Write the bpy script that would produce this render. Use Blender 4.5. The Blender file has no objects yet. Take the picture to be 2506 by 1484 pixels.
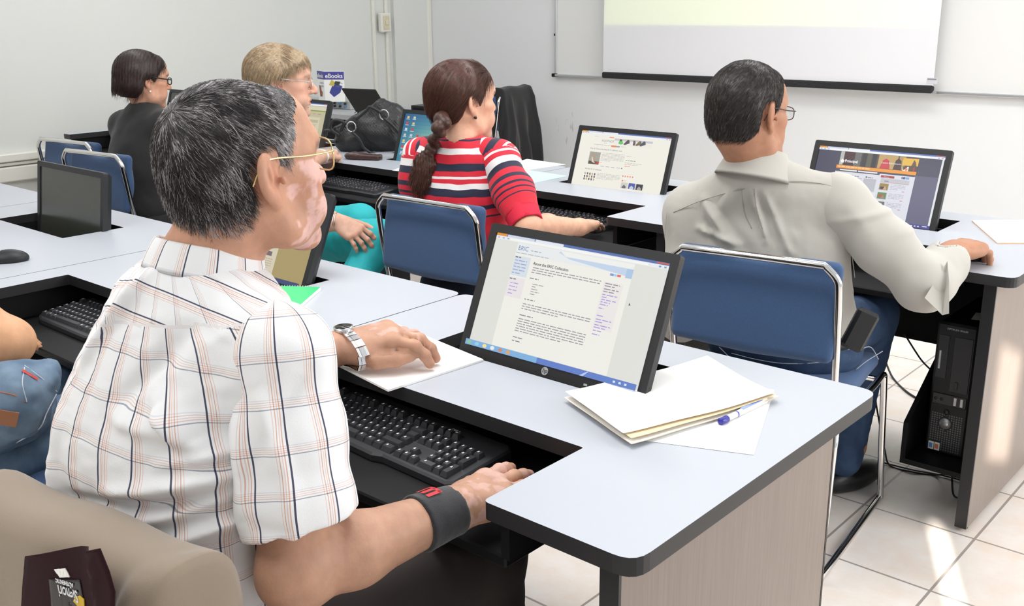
import bpy, math, random
import numpy as np
from mathutils import Vector, Matrix, geometry

sc = bpy.context.scene
COL = sc.collection
# ------------------------------------------------------------------ camera
FPX = 2494.147
CAM = np.array([0.62806, -0.94222, 1.4114])
_R = np.array([0.75285142, 0.65812176, -0.00951191])
_U = np.array([-0.17775512, 0.21721323, 0.95980286])
_F = np.array([-0.63373326, 0.72089816, -0.2805138])
cam_data = bpy.data.cameras.new('camera')
cam_data.sensor_width = 36.0
cam_data.lens = FPX / 2506 * 36.0
cam_data.clip_start = 0.05
cam = bpy.data.objects.new('camera', cam_data)
COL.objects.link(cam)
cam.matrix_world = Matrix(((_R[0], _U[0], -_F[0], CAM[0]), (_R[1], _U[1], -_F[1], CAM[1]), (_R[2], _U[2], -_F[2], CAM[2]), (0, 0, 0, 1)))
sc.camera = cam
# ------------------------------------------------------------------ world, lights, exposure
w = bpy.data.worlds.new('world')
sc.world = w
w.use_nodes = True
w.node_tree.nodes['Background'].inputs[0].default_value = (0.93, 0.96, 1.0, 1)
w.node_tree.nodes['Background'].inputs[1].default_value = 0.75
sc.view_settings.view_transform = 'Standard'
sc.view_settings.look = 'None'
sc.view_settings.gamma = 1
sc.view_settings.use_curve_mapping = False
sc.view_settings.exposure = 0.0


def area_light(name, loc, target, sx, sy, power, color=(1, 1, 1)):
    d = bpy.data.lights.new(name, 'AREA')
    d.shape = 'RECTANGLE'
    d.size, d.size_y, d.energy, d.color = sx, sy, power, color
    o = bpy.data.objects.new(name, d)
    COL.objects.link(o)
    o.location = loc
    o.rotation_euler = (Vector(target) - Vector(loc)).to_track_quat('-Z', 'Y').to_euler()
    return o


area_light('ceiling_or_fill_light', (-1.0, 0.6, 2.85), (-1.0, 0.6, 0), 2.4, 0.6, 42, (1, .98, .95))
area_light('ceiling_or_fill_light', (-1.0, 3.0, 2.85), (-1.0, 3.0, 0), 2.4, 0.6, 42, (1, .98, .95))
area_light('ceiling_or_fill_light', (-4.0, 1.8, 2.85), (-4.0, 1.8, 0), 2.4, 0.6, 18, (1, .98, .95))
sun = bpy.data.lights.new('sun', 'SUN')                       # slips through two slots cut for it in the unseen back wall
sun.energy, sun.angle, sun.color = 26, math.radians(.5), (1, .96, .88)
sun_o = bpy.data.objects.new('sun', sun)
COL.objects.link(sun_o)
sun_o.rotation_euler = Vector((-.43, .90, -.364)).to_track_quat('-Z', 'Y').to_euler()
area_light('ceiling_or_fill_light', (-1.3, -1.5, 2.85), (-1.0, -.9, 0), 2.4, 0.6, 34, (1, .98, .95))  # fill light added behind the camera to brighten the plaid shirt
area_light('window_light', (2.6, 2.4, 1.9), (-1.2, 2.6, 0.9), 2.4, 1.6, 84, (1, .99, .97))


def at(px, py, X=None, Y=None, Z=None, D=None):
    """a pixel of the photograph back on a real plane (or at a given depth)"""
    d = _F * FPX + _R * (px - 1253) - _U * (py - 742)
    if D is not None:
        return CAM + d * (D / FPX)
    if X is not None:
        return CAM + d * ((X - CAM[0]) / d[0])
    if Y is not None:
        return CAM + d * ((Y - CAM[1]) / d[1])
    return CAM + d * ((Z - CAM[2]) / d[2])


# ------------------------------------------------------------------ materials
def mat(name, color, rough=0.5, metal=0.0, spec=0.5, noise=None, bump=None, sheen=0.0, sss=0.0, coat=0.0):
    """principled; noise=(scale, amount, colour2); bump=(scale, strength)"""
    m = bpy.data.materials.new(name)
    m.use_nodes = True
    nt = m.node_tree
    b = nt.nodes['Principled BSDF']
    b.inputs['Base Color'].default_value = (*color, 1)
    b.inputs['Roughness'].default_value = rough
    b.inputs['Metallic'].default_value = metal
    b.inputs['Specular IOR Level'].default_value = spec
    if sheen:
        b.inputs['Sheen Weight'].default_value = sheen
    if coat:
        b.inputs['Coat Weight'].default_value = coat
    if sss:
        b.inputs['Subsurface Weight'].default_value = sss
        b.inputs['Subsurface Radius'].default_value = (0.012, 0.005, 0.003)
        b.inputs['Subsurface Scale'].default_value = 1.0
    tc = nt.nodes.new('ShaderNodeTexCoord')
    if noise:
        n = nt.nodes.new('ShaderNodeTexNoise')
        n.inputs['Scale'].default_value = noise[0]
        n.inputs['Detail'].default_value = 6
        nt.links.new(tc.outputs['Object'], n.inputs['Vector'])
        mx = nt.nodes.new('ShaderNodeMix')
        mx.data_type = 'RGBA'
        mx.inputs['A'].default_value = (*color, 1)
        mx.inputs['B'].default_value = (*noise[2], 1)
        mr = nt.nodes.new('ShaderNodeMapRange')
        mr.inputs['From Min'].default_value = 0.35
        mr.inputs['From Max'].default_value = 0.7
        mr.inputs['To Max'].default_value = noise[1]
        nt.links.new(n.outputs['Fac'], mr.inputs['Value'])
        nt.links.new(mr.outputs[0], mx.inputs['Factor'])
        nt.links.new(mx.outputs['Result'], b.inputs['Base Color'])
    if bump:
        n = nt.nodes.new('ShaderNodeTexNoise')
        n.inputs['Scale'].default_value = bump[0]
        n.inputs['Detail'].default_value = 5
        nt.links.new(tc.outputs['Object'], n.inputs['Vector'])
        bp = nt.nodes.new('ShaderNodeBump')
        bp.inputs['Strength'].default_value = bump[1]
        bp.inputs['Distance'].default_value = bump[2] if len(bump) > 2 else 0.002
        nt.links.new(n.outputs['Fac'], bp.inputs['Height'])
        nt.links.new(bp.outputs[0], b.inputs['Normal'])
    return m


def attr_mat(name, rough=0.6, spec=0.4, sss=0.0, bump=None, noise=0.0, nscale=60, emit=0.0, sheen=0.0, aniso=None):
    """colour from the mesh's 'col' attribute (the thing's own pigment)"""
    m = bpy.data.materials.new(name)
    m.use_nodes = True
    nt = m.node_tree
    b = nt.nodes['Principled BSDF']
    b.inputs['Roughness'].default_value = rough
    b.inputs['Specular IOR Level'].default_value = spec
    if sheen:
        b.inputs['Sheen Weight'].default_value = sheen
    if sss:
        b.inputs['Subsurface Weight'].default_value = sss
        b.inputs['Subsurface Radius'].default_value = (0.012, 0.005, 0.003)
        b.inputs['Subsurface Scale'].default_value = 1.0
    a = nt.nodes.new('ShaderNodeAttribute')
    a.attribute_name = 'col'
    out = a.outputs['Color']
    if noise:
        n = nt.nodes.new('ShaderNodeTexNoise')
        n.inputs['Scale'].default_value = nscale
        n.inputs['Detail'].default_value = 8
        tc = nt.nodes.new('ShaderNodeTexCoord')
        nt.links.new(tc.outputs['Object'], n.inputs['Vector'])
        mr = nt.nodes.new('ShaderNodeMapRange')
        mr.inputs['From Min'].default_value = 0.3
        mr.inputs['From Max'].default_value = 0.7
        mr.inputs['To Min'].default_value = 1 - noise
        mr.inputs['To Max'].default_value = 1 + noise
        nt.links.new(n.outputs['Fac'], mr.inputs['Value'])
        vm = nt.nodes.new('ShaderNodeVectorMath')
        vm.operation = 'SCALE'
        nt.links.new(out, vm.inputs[0])
        nt.links.new(mr.outputs[0], vm.inputs['Scale'])
        out = vm.outputs[0]
    nt.links.new(out, b.inputs['Base Color'])
    if emit:
        nt.links.new(out, b.inputs['Emission Color'])
        b.inputs['Emission Strength'].default_value = emit
        b.inputs['Base Color'].default_value = (0.01, 0.01, 0.01, 1)
        nt.links.remove(b.inputs['Base Color'].links[0])
    if bump:
        n = nt.nodes.new('ShaderNodeTexNoise')
        n.inputs['Scale'].default_value = bump[0]
        n.inputs['Detail'].default_value = 5
        tc = nt.nodes.new('ShaderNodeTexCoord')
        nt.links.new(tc.outputs['Object'], n.inputs['Vector'])
        bp = nt.nodes.new('ShaderNodeBump')
        bp.inputs['Strength'].default_value = bump[1]
        bp.inputs['Distance'].default_value = 0.002
        nt.links.new(n.outputs['Fac'], bp.inputs['Height'])
        nt.links.new(bp.outputs[0], b.inputs['Normal'])
    return m


def wood_panel_mat():
    m = mat('beige_laminate', (0.30, 0.25, 0.21), 0.34, spec=0.5)
    nt = m.node_tree
    b = nt.nodes['Principled BSDF']
    tc = nt.nodes.new('ShaderNodeTexCoord')
    mp = nt.nodes.new('ShaderNodeMapping')
    mp.inputs['Scale'].default_value = (60, 60, 2.0)
    n = nt.nodes.new('ShaderNodeTexNoise')
    n.inputs['Scale'].default_value = 3.0
    n.inputs['Detail'].default_value = 8
    cr = nt.nodes.new('ShaderNodeValToRGB')
    cr.color_ramp.elements[0].position = 0.3
    cr.color_ramp.elements[0].color = (0.20, 0.155, 0.130, 1)
    cr.color_ramp.elements[1].position = 0.75
    cr.color_ramp.elements[1].color = (0.250, 0.20, 0.170, 1)
    nt.links.new(tc.outputs['Object'], mp.inputs[0])
    nt.links.new(mp.outputs[0], n.inputs['Vector'])
    nt.links.new(n.outputs['Fac'], cr.inputs[0])
    nt.links.new(cr.outputs[0], b.inputs['Base Color'])
    return m


def tile_mat():
    m = mat('ceramic_tile', (0.7, 0.62, 0.53), 0.3)
    nt = m.node_tree
    b = nt.nodes['Principled BSDF']
    tc = nt.nodes.new('ShaderNodeTexCoord')
    mp = nt.nodes.new('ShaderNodeMapping')
    mp.inputs['Location'].default_value = (0.07, -0.075, 0)
    br = nt.nodes.new('ShaderNodeTexBrick')
    br.offset = 0
    br.inputs['Scale'].default_value = 1.0
    br.inputs['Brick Width'].default_value = 0.31
    br.inputs['Row Height'].default_value = 0.336
    br.inputs['Mortar Size'].default_value = 0.0035
    br.inputs['Mortar Smooth'].default_value = 0.1
    br.inputs['Color1'].default_value = (0.82, 0.775, 0.735, 1)
    br.inputs['Color2'].default_value = (0.79, 0.735, 0.69, 1)
    br.inputs['Mortar'].default_value = (0.34, 0.31, 0.29, 1)
    n = nt.nodes.new('ShaderNodeTexNoise')
    n.inputs['Scale'].default_value = 9
    n.inputs['Detail'].default_value = 10
    n.inputs['Roughness'].default_value = 0.7
    cr = nt.nodes.new('ShaderNodeValToRGB')
    cr.color_ramp.elements[0].position = 0.4
    cr.color_ramp.elements[0].color = (1, 1, 1, 1)
    cr.color_ramp.elements[1].position = 0.75
    cr.color_ramp.elements[1].color = (0.95, 0.85, 0.76, 1)
    mx = nt.nodes.new('ShaderNodeMix')
    mx.data_type = 'RGBA'
    mx.blend_type = 'MULTIPLY'
    mx.inputs['Factor'].default_value = 1
    nt.links.new(tc.outputs['Object'], mp.inputs[0])
    nt.links.new(mp.outputs[0], br.inputs['Vector'])
    nt.links.new(tc.outputs['Object'], n.inputs['Vector'])
    nt.links.new(n.outputs['Fac'], cr.inputs[0])
    nt.links.new(br.outputs['Color'], mx.inputs['A'])
    nt.links.new(cr.outputs[0], mx.inputs['B'])
    nt.links.new(mx.outputs['Result'], b.inputs['Base Color'])
    bp = nt.nodes.new('ShaderNodeBump')
    bp.invert = True
    bp.inputs['Distance'].default_value = 0.003
    nt.links.new(br.outputs['Fac'], bp.inputs['Height'])
    nt.links.new(bp.outputs[0], b.inputs['Normal'])
    return m


def wall_scuff_mat():
    """front wall: off white paint with a few grey scuffs low on the wall"""
    m = mat('white_wall_paint_scuffed', (0.80, 0.81, 0.82), 0.7, bump=(220, 0.15))
    nt = m.node_tree
    b = nt.nodes['Principled BSDF']
    tc = nt.nodes.new('ShaderNodeTexCoord')
    mp = nt.nodes.new('ShaderNodeMapping')
    mp.inputs['Scale'].default_value = (14, 1, 3.5)
    n = nt.nodes.new('ShaderNodeTexNoise')
    n.inputs['Scale'].default_value = 2.2
    n.inputs['Detail'].default_value = 6
    cr = nt.nodes.new('ShaderNodeMapRange')
    cr.inputs['From Min'].default_value = 0.62
    cr.inputs['From Max'].default_value = 0.74
    sp = nt.nodes.new('ShaderNodeSeparateXYZ')

    def win(sock, c, wd):
        s1 = nt.nodes.new('ShaderNodeMath')
        s1.operation = 'SUBTRACT'
        s1.inputs[1].default_value = c
        ab = nt.nodes.new('ShaderNodeMath')
        ab.operation = 'ABSOLUTE'
        r = nt.nodes.new('ShaderNodeMapRange')
        r.inputs['From Min'].default_value = wd
        r.inputs['From Max'].default_value = wd * 0.6
        nt.links.new(sock, s1.inputs[0])
        nt.links.new(s1.outputs[0], ab.inputs[0])
        nt.links.new(ab.outputs[0], r.inputs[0])
        return r.outputs[0]
    nt.links.new(tc.outputs['Object'], mp.inputs[0])
    nt.links.new(mp.outputs[0], n.inputs['Vector'])
    nt.links.new(n.outputs['Fac'], cr.inputs[0])
    nt.links.new(tc.outputs['Object'], sp.inputs[0])
    x = win(sp.outputs['X'], -3.85, 0.32)
    z = win(sp.outputs['Z'], 0.52, 0.2)
    m1 = nt.nodes.new('ShaderNodeMath')
    m1.operation = 'MULTIPLY'
    m2 = nt.nodes.new('ShaderNodeMath')
    m2.operation = 'MULTIPLY'
    nt.links.new(x, m1.inputs[0])
    nt.links.new(z, m1.inputs[1])
    nt.links.new(m1.outputs[0], m2.inputs[0])
    nt.links.new(cr.outputs[0], m2.inputs[1])
    mx = nt.nodes.new('ShaderNodeMix')
    mx.data_type = 'RGBA'
    mx.inputs['A'].default_value = (0.80, 0.81, 0.82, 1)
    mx.inputs['B'].default_value = (0.52, 0.50, 0.50, 1)
    nt.links.new(m2.outputs[0], mx.inputs['Factor'])
    nt.links.new(mx.outputs['Result'], b.inputs['Base Color'])
    return m


M = dict(
    wall=mat('grey_white_wall_paint', (0.71, 0.72, 0.69), 0.75, bump=(200, 0.2), noise=(3, 0.25, (0.69, 0.70, 0.70))),
    wall2=wall_scuff_mat(),
    tile=tile_mat(),
    trunk=mat('cream_plastic', (0.78, 0.77, 0.70), 0.45),
    board=mat('whiteboard_enamel', (0.80, 0.80, 0.79), 0.3),
    alu=mat('brushed_aluminium', (0.62, 0.63, 0.64), 0.35, metal=0.8),
    canvas=mat('screen_canvas', (0.80, 0.80, 0.83), 0.9, bump=(500, 0.1)),
    blackcloth=mat('black_fabric', (0.016, 0.016, 0.018), 0.85, noise=(90, 0.5, (0.03, 0.03, 0.034))),
    top=mat('pale_grey_laminate', (0.455, 0.48, 0.53), 0.38, bump=(900, 0.05), noise=(700, 0.12, (0.41, 0.435, 0.48))),
    edge=mat('charcoal_edge_band', (0.022, 0.022, 0.024), 0.42, spec=.35),
    black=mat('black_melamine', (0.006, 0.006, 0.007), 0.55, spec=.22),
    panel=wood_panel_mat(),
    bezel=mat('charcoal_plastic', (0.018, 0.019, 0.021), 0.42, spec=.35, bump=(1500, 0.08)),
    gloss=mat('black_gloss_plastic', (0.01, 0.01, 0.011), 0.2),
    key=mat('key_plastic', (0.030, 0.031, 0.036), 0.38),
    kbody=mat('keyboard_plastic', (0.024, 0.025, 0.029), 0.45),
    legend=mat('white_key_print', (0.72, 0.72, 0.74), 0.6),
    chrome=mat('chrome_tube', (0.78, 0.77, 0.76), 0.13, metal=1.0),
    silver=mat('silver_plastic', (0.55, 0.56, 0.58), 0.3, metal=0.6),
    blue=mat('blue_upholstery', (0.032, 0.078, 0.185), 0.8, bump=(700, 0.35), noise=(420, 0.5, (0.050, 0.11, 0.24)), sheen=0.2),
    paper=mat('white_paper', (0.93, 0.92, 0.90), 0.7),
    paperedge=mat('manila_paper', (0.82, 0.66, 0.42), 0.7),
    cyan=mat('pale_cyan_folder', (0.55, 0.86, 0.90), 0.6),
    green=mat('green_notebook_cover', (0.05, 0.56, 0.20), 0.4),
    cable=mat('black_cable_rubber', (0.012, 0.012, 0.012), 0.45),
    leather=mat('black_leather', (0.012, 0.012, 0.013), 0.38, bump=(60, 0.4)),
    brownleather=mat('brown_leather', (0.05, 0.022, 0.018), 0.3, bump=(80, 0.3)),
    vinyl=mat('grey_metal_paint', (0.45, 0.46, 0.47), 0.4),
)


# ------------------------------------------------------------------ mesh helpers
class MB:
    """collects shapes into one mesh"""
    def __init__(s):
        s.v, s.f, s.mi, s.sm, s.col = [], [], [], [], []

    def add(s, verts, faces, mi=0, smooth=False, col=None):
        o = len(s.v)
        s.v += [tuple(map(float, p)) for p in verts]
        for f in faces:
            s.f.append(tuple(i + o for i in f))
            s.mi.append(mi)
            s.sm.append(smooth)
            s.col.append(col)
        return s

    def box(s, x0, x1, y0, y1, z0, z1, mi=0, bev=0.0, M4=None, col=None, taper=None):
        if bev > 0:
            b = min(bev, abs(x1 - x0) / 2.01, abs(y1 - y0) / 2.01, abs(z1 - z0) / 2.01)
            vs, idx = [], {}
            for sx in (0, 1):
                for sy in (0, 1):
                    for sz in (0, 1):
                        X, Y, Z = (x0, x1)[sx], (y0, y1)[sy], (z0, z1)[sz]
                        dx, dy, dz = b * (1 - 2 * sx), b * (1 - 2 * sy), b * (1 - 2 * sz)
                        for a, p in enumerate(((X, Y + dy, Z + dz), (X + dx, Y, Z + dz), (X + dx, Y + dy, Z))):
                            idx[(sx, sy, sz, a)] = len(vs)
                            vs.append(p)
            I = lambda *k: idx[k]
            fs = []
            for q in (0, 1):
                fs.append([I(q, 0, 0, 0), I(q, 0, 1, 0), I(q, 1, 1, 0), I(q, 1, 0, 0)][::1 if q == 0 else -1])
                fs.append([I(0, q, 0, 1), I(1, q, 0, 1), I(1, q, 1, 1), I(0, q, 1, 1)][::1 if q == 0 else -1])
                fs.append([I(0, 0, q, 2), I(0, 1, q, 2), I(1, 1, q, 2), I(1, 0, q, 2)][::1 if q == 0 else -1])
            for a in (0, 1):
                for c in (0, 1):
                    fs.append([I(a, c, 0, 0), I(a, c, 1, 0), I(a, c, 1, 1), I(a, c, 0, 1)])
                    fs.append([I(a, 0, c, 0), I(a, 1, c, 0), I(a, 1, c, 2), I(a, 0, c, 2)])
                    fs.append([I(0, a, c, 1), I(1, a, c, 1), I(1, a, c, 2), I(0, a, c, 2)])
            for k in [(a, c, d) for a in (0, 1) for c in (0, 1) for d in (0, 1)]:
                fs.append([I(*k, 0), I(*k, 1), I(*k, 2)])
            c = np.array([(x0 + x1) / 2, (y0 + y1) / 2, (z0 + z1) / 2])
            V = np.array(vs, float)
            out = []
            for f in fs:
                P = V[f]
                n = np.cross(P[1] - P[0], P[2] - P[0])
                out.append(f if n @ (P.mean(0) - c) > 0 else f[::-1])
            fs = out
        else:
            vs = [(x0, y0, z0), (x1, y0, z0), (x1, y1, z0), (x0, y1, z0), (x0, y0, z1), (x1, y0, z1), (x1, y1, z1), (x0, y1, z1)]
            fs = [(3, 2, 1, 0), (4, 5, 6, 7), (0, 1, 5, 4), (2, 3, 7, 6), (1, 2, 6, 5), (3, 0, 4, 7)]
        if taper:
            cx, cy = (x0 + x1) / 2, (y0 + y1) / 2
            vs = [(cx + (x - cx) * (1 + (taper - 1) * (z - z0) / (z1 - z0)), cy + (y - cy) * (1 + (taper - 1) * (z - z0) / (z1 - z0)), z) for x, y, z in vs]
        if M4 is not None:
            vs = [tuple(M4 @ Vector(p)) for p in vs]
        return s.add(vs, fs, mi, False, col)

    def tube(s, pts, r, n=10, mi=0, closed=False, cap=True, rs=None):
        P = [np.array(p, float) for p in pts]
        k = len(P)
        T = []
        for i in range(k):
            a = P[(i - 1) % k] if (closed or i > 0) else P[i]
            b = P[(i + 1) % k] if (closed or i < k - 1) else P[i]
            t = b - a
            T.append(t / (np.linalg.norm(t) + 1e-12))
        up = np.array([0, 0, 1.0]) if abs(T[0][2]) < .9 else np.array([1.0, 0, 0])
        nrm = np.cross(T[0], up)
        nrm /= np.linalg.norm(nrm)
        vs = []
        for i in range(k):
            nrm = nrm - T[i] * (nrm @ T[i])
            nrm /= np.linalg.norm(nrm) + 1e-12
            bn = np.cross(T[i], nrm)
            rr = rs[i] if rs is not None else r
            for j in range(n):
                a = 2 * math.pi * j / n
                vs.append(P[i] + rr * (nrm * math.cos(a) + bn * math.sin(a)))
        fs = []
        for i in range(k if closed else k - 1):
            for j in range(n):
                a, b = i * n + j, i * n + (j + 1) % n
                c, d = ((i + 1) % k) * n + (j + 1) % n, ((i + 1) % k) * n + j
                fs.append((a, b, c, d))
        if cap and not closed:
            fs.append(tuple(range(n))[::-1])
            fs.append(tuple((k - 1) * n + j for j in range(n)))
        return s.add(vs, fs, mi, True)

    def cyl(s, a, b, r, n=24, mi=0, r2=None):
        return s.tube([a, b], r, n, mi, rs=[r, r if r2 is None else r2])

    def prism(s, poly, z0, z1, mi=0, top=None, holes=(), M4=None, col=None):
        """flat outline extruded from z0 to z1; top = material of the upper face"""
        loops = [poly] + list(holes)
        flat = [p for lp in loops for p in lp]
        tr = geometry.tessellate_polygon([[Vector((x, y, 0)) for x, y in lp] for lp in loops])
        n = len(flat)
        vs = [(x, y, z1) for x, y in flat] + [(x, y, z0) for x, y in flat]

        def ccw(t):
            (ax, ay), (bx, by), (cx, cy) = flat[t[0]], flat[t[1]], flat[t[2]]
            return (bx - ax) * (cy - ay) - (by - ay) * (cx - ax) > 0
        tr = [t if ccw(t) else (t[0], t[2], t[1]) for t in tr]
        tf = [tuple(t) for t in tr]
        bf = [(t[2] + n, t[1] + n, t[0] + n) for t in tr]
        sf, o = [], 0
        for li, lp in enumerate(loops):
            k = len(lp)
            area = sum(lp[i][0] * lp[(i + 1) % k][1] - lp[(i + 1) % k][0] * lp[i][1] for i in range(k))
            fl = (area > 0) == (li == 0)
            for i in range(k):
                a, b = o + i, o + (i + 1) % k
                sf.append((a, a + n, b + n, b) if fl else (b, b + n, a + n, a))
            o += k
        if M4 is not None:
            vs = [tuple(M4 @ Vector(p)) for p in vs]
        base = len(s.v)
        s.add(vs, sf, mi, False, col)
        for fl, m_ in ((tf, mi if top is None else top), (bf, mi)):
            for f in fl:
                s.f.append(tuple(i + base for i in f))
                s.mi.append(m_)
                s.sm.append(False)
                s.col.append(col)
        return s

    def build(s, name, mats, parent=None, loc=None, rot=None):
        me = bpy.data.meshes.new(name)
        me.from_pydata(s.v, [], s.f)
        for m_ in (mats if isinstance(mats, (list, tuple)) else [mats]):
            me.materials.append(m_)
        me.polygons.foreach_set('material_index', s.mi)
        me.polygons.foreach_set('use_smooth', s.sm)
        if any(c is not None for c in s.col):
            at_ = me.attributes.new('col', 'FLOAT_COLOR', 'CORNER')
            data = []
            for f, c in zip(s.f, s.col):
                c = (*(c or (0, 0, 0)), 1)
                data += list(c) * len(f)
            at_.data.foreach_set('color', data)
        me.validate()
        me.update()
        o = bpy.data.objects.new(name, me)
        COL.objects.link(o)
        if parent is not None:
            o.parent = parent
        if loc is not None:
            o.location = loc
        if rot is not None:
            o.rotation_euler = rot
        return o


def tag(o, label=None, cat=None, group=None, kind=None):
    if label:
        o['label'] = label
    if cat:
        o['category'] = cat
    if group:
        o['group'] = group
    if kind:
        o['kind'] = kind
    return o


def empty(name, loc, rz=0.0, label=None, cat=None, group=None):
    o = bpy.data.objects.new(name, None)
    o.empty_display_size = 0.1
    COL.objects.link(o)
    o.location = loc
    o.rotation_euler = (0, 0, rz)
    return tag(o, label, cat, group)


def copy_tree(o, parent=None):
    kids = list(o.children)
    c = o.copy()
    COL.objects.link(c)
    c.parent = parent
    for ch in kids:
        copy_tree(ch, c)
    return c


def rounded(poly, rads, n=6):
    """corner rounding of a 2D outline"""
    out, k = [], len(poly)
    for i in range(k):
        p0, p, p1 = (np.array(poly[j % k], float) for j in (i - 1, i, i + 1))
        r = rads[i] if isinstance(rads, (list, tuple)) else rads
        if r <= 0:
            out.append(tuple(p))
            continue
        a, b = (p0 - p), (p1 - p)
        a /= np.linalg.norm(a)
        b /= np.linalg.norm(b)
        for t in np.linspace(0, 1, n):
            q = p + a * r * (1 - t) ** 2 + b * r * t ** 2
            out.append(tuple(q))
    return out


def text_polys(txt, size, align='LEFT', bold=0.0):
    """outline text as flat triangles: (verts2d, faces)"""
    c = bpy.data.curves.new('t', 'FONT')
    c.body = txt
    c.size = size
    c.align_x = align
    c.offset = bold
    c.resolution_u = 3
    o = bpy.data.objects.new('t', c)
    COL.objects.link(o)
    dg = bpy.context.evaluated_depsgraph_get()
    me = bpy.data.meshes.new_from_object(o.evaluated_get(dg))
    v = [(p.co.x, p.co.y) for p in me.vertices]
    f = [tuple(p.vertices) for p in me.polygons]
    bpy.data.objects.remove(o)
    bpy.data.curves.remove(c)
    bpy.data.meshes.remove(me)
    return v, f


def smooth_path(pts, n=8):
    P = np.array(pts, float)
    P = np.vstack([2 * P[0] - P[1], P, 2 * P[-1] - P[-2]])
    out = []
    for i in range(1, len(P) - 2):
        for t in np.linspace(0, 1, n, endpoint=False):
            out.append(0.5 * ((2 * P[i]) + (P[i + 1] - P[i - 1]) * t + (2 * P[i - 1] - 5 * P[i] + 4 * P[i + 1] - P[i + 2]) * t * t + (3 * P[i] - P[i - 1] - 3 * P[i + 1] + P[i + 2]) * t ** 3))
    out.append(P[-2])
    return out
# ------------------------------------------------------------------ the room
WX, WY = -5.4, 4.943


def struct(o):
    o['kind'] = 'structure'
    return o


struct(MB().box(WX - .1, 3.2, -3.0, WY + .1, -0.05, 0).build('floor', M['tile']))
struct(MB().box(WX - .1, WX, -3.0, WY + .1, 0, 3.0).build('wall_left', M['wall']))
struct(MB().box(WX, 3.2, WY, WY + .1, 0, 3.0).build('wall_front', M['wall2']))
_bw = MB().prism([(WX - .1, 0), (6.2, 0), (6.2, 6.6), (WX - .1, 6.6)], 0, .012,
                 holes=[[(2.083, 1.45), (2.121, 1.45), (2.121, 1.93), (2.083, 1.93)], [(2.235, 2.16), (2.345, 2.16), (2.345, 2.50), (2.235, 2.50)]],
                 M4=Matrix(((1, 0, 0, 0), (0, 0, -1, -3.0), (0, 1, 0, 0), (0, 0, 0, 1))))
struct(_bw.build('wall_back_sun_mask', M['wall']))  # unseen wall added and heightened to hold back the sun beyond its slots
struct(MB().box(WX, WX + .035, 4.545, WY, 0, 3.0).build('trim_1', M['wall']))
struct(MB().box(WX, WX + .045, WY - .045, WY, 0, 3.0, bev=.01).build('trim_2', M['trunk']))
b = MB()                                                     # wall trunking with its two ledges
b.box(WX, WX + .045, -3, 4.54, .467, .55, bev=.006)
b.box(WX, WX + .03, -3, 4.54, .556, .575, bev=.004)
b.box(WX, WX + .05, -3, 4.54, .58, .625, bev=.006)
struct(b.build('trim_3', M['trunk']))
for y in (4.355, 4.485):
    tag(MB().box(WX, WX + .022, y - .013, y + .013, .7, 3.0, bev=.004).build('cable_conduit', M['trunk']),
        'slim white cable conduit running up the left wall, %s of the switch box' % ('left' if y < 4.4 else 'right and below'), 'conduit')
sw = empty('wall_switch', (WX + .0, 4.44, 1.29), 0, 'cream wall switch box high on the left wall between the conduits', 'switch')
MB().box(.022, .062, -.05, .05, -.065, .075, bev=.006).build('switch_box', M['trunk'], sw)
MB().box(.062, .068, -.028, .028, -.045, .055, bev=.003).build('face_plate', mat('yellowed_plastic', (.66, .60, .42), .4), sw)
MB().box(.068, .074, -.014, .014, -.012, .026, bev=.002).build('rocker', mat('old_ivory_plastic', (.7, .66, .5), .4), sw)

wb = empty('whiteboard', (0, WY, 0), 0, 'wide whiteboard with thin aluminium frame on the front wall behind the projection screen', 'whiteboard')
MB().box(-4.08, .9, -.018, 0, .93, 2.2).build('writing_surface', M['board'], wb)
f_ = MB()
f_.box(-4.095, -4.075, -.028, 0, .918, 2.22, bev=.003)
f_.box(.9, .92, -.028, 0, .918, 2.22, bev=.003)
f_.box(-4.075, .9, -.028, 0, 2.2, 2.22, bev=.003)
f_.build('frame', M['alu'], wb)
MB().box(-4.095, .92, -.05, 0, .918, .934, bev=.003).build('marker_ledge', M['alu'], wb)
MB().box(-4.1, -4.072, -.054, -.0, .914, .938, bev=.003).build('corner_cap', M['black'], wb)
MB().box(-4.096, -4.086, -.03, -.002, 1.2, 1.215).build('frame_clip', M['black'], wb)

SY = WY - .11
ps = empty('projection_screen', (0, SY, 0), 0, 'pull-down white projection screen with a black bottom bar, lit by a pale yellow slide', 'projection screen')
xl, xr = at(1477, 100, Y=SY)[0], at(2294, 110, Y=SY)[0]
zb = at(1477, 178, Y=SY)[2]
MB().box(xl, xr, -.001, .001, zb, 2.6).build('canvas', M['canvas'], ps)
bb = MB().box(xl - .004, xr + .004, -.014, .016, zb - .036, zb + .006, bev=.008)
bb.build('bottom_bar', M['blackcloth'], ps)
MB().box(xr - .005, xr + .02, -.006, .006, zb - .036, zb - .022).build('end_cap', M['silver'], ps)
tv = at(2281, 197, Y=SY)
g = MB().box(tv[0] - .028, tv[0] + .028, -.003, -.0012, tv[2] - .018, tv[2] + .014)
lab = g.build('maker_label', mat('grey_label', (.62, .62, .66), .6), ps)
MB().box(tv[0] - .024, tv[0] + .024, -.0036, -.003, tv[2] + .002, tv[2] + .010).build('label_print', mat('label_ink', (.25, .25, .3), .6), lab)
MB().box(xl - .05, xr + .05, -.04, .05, 2.6, 2.7, bev=.01).build('roller_housing', M['trunk'], ps)

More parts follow.
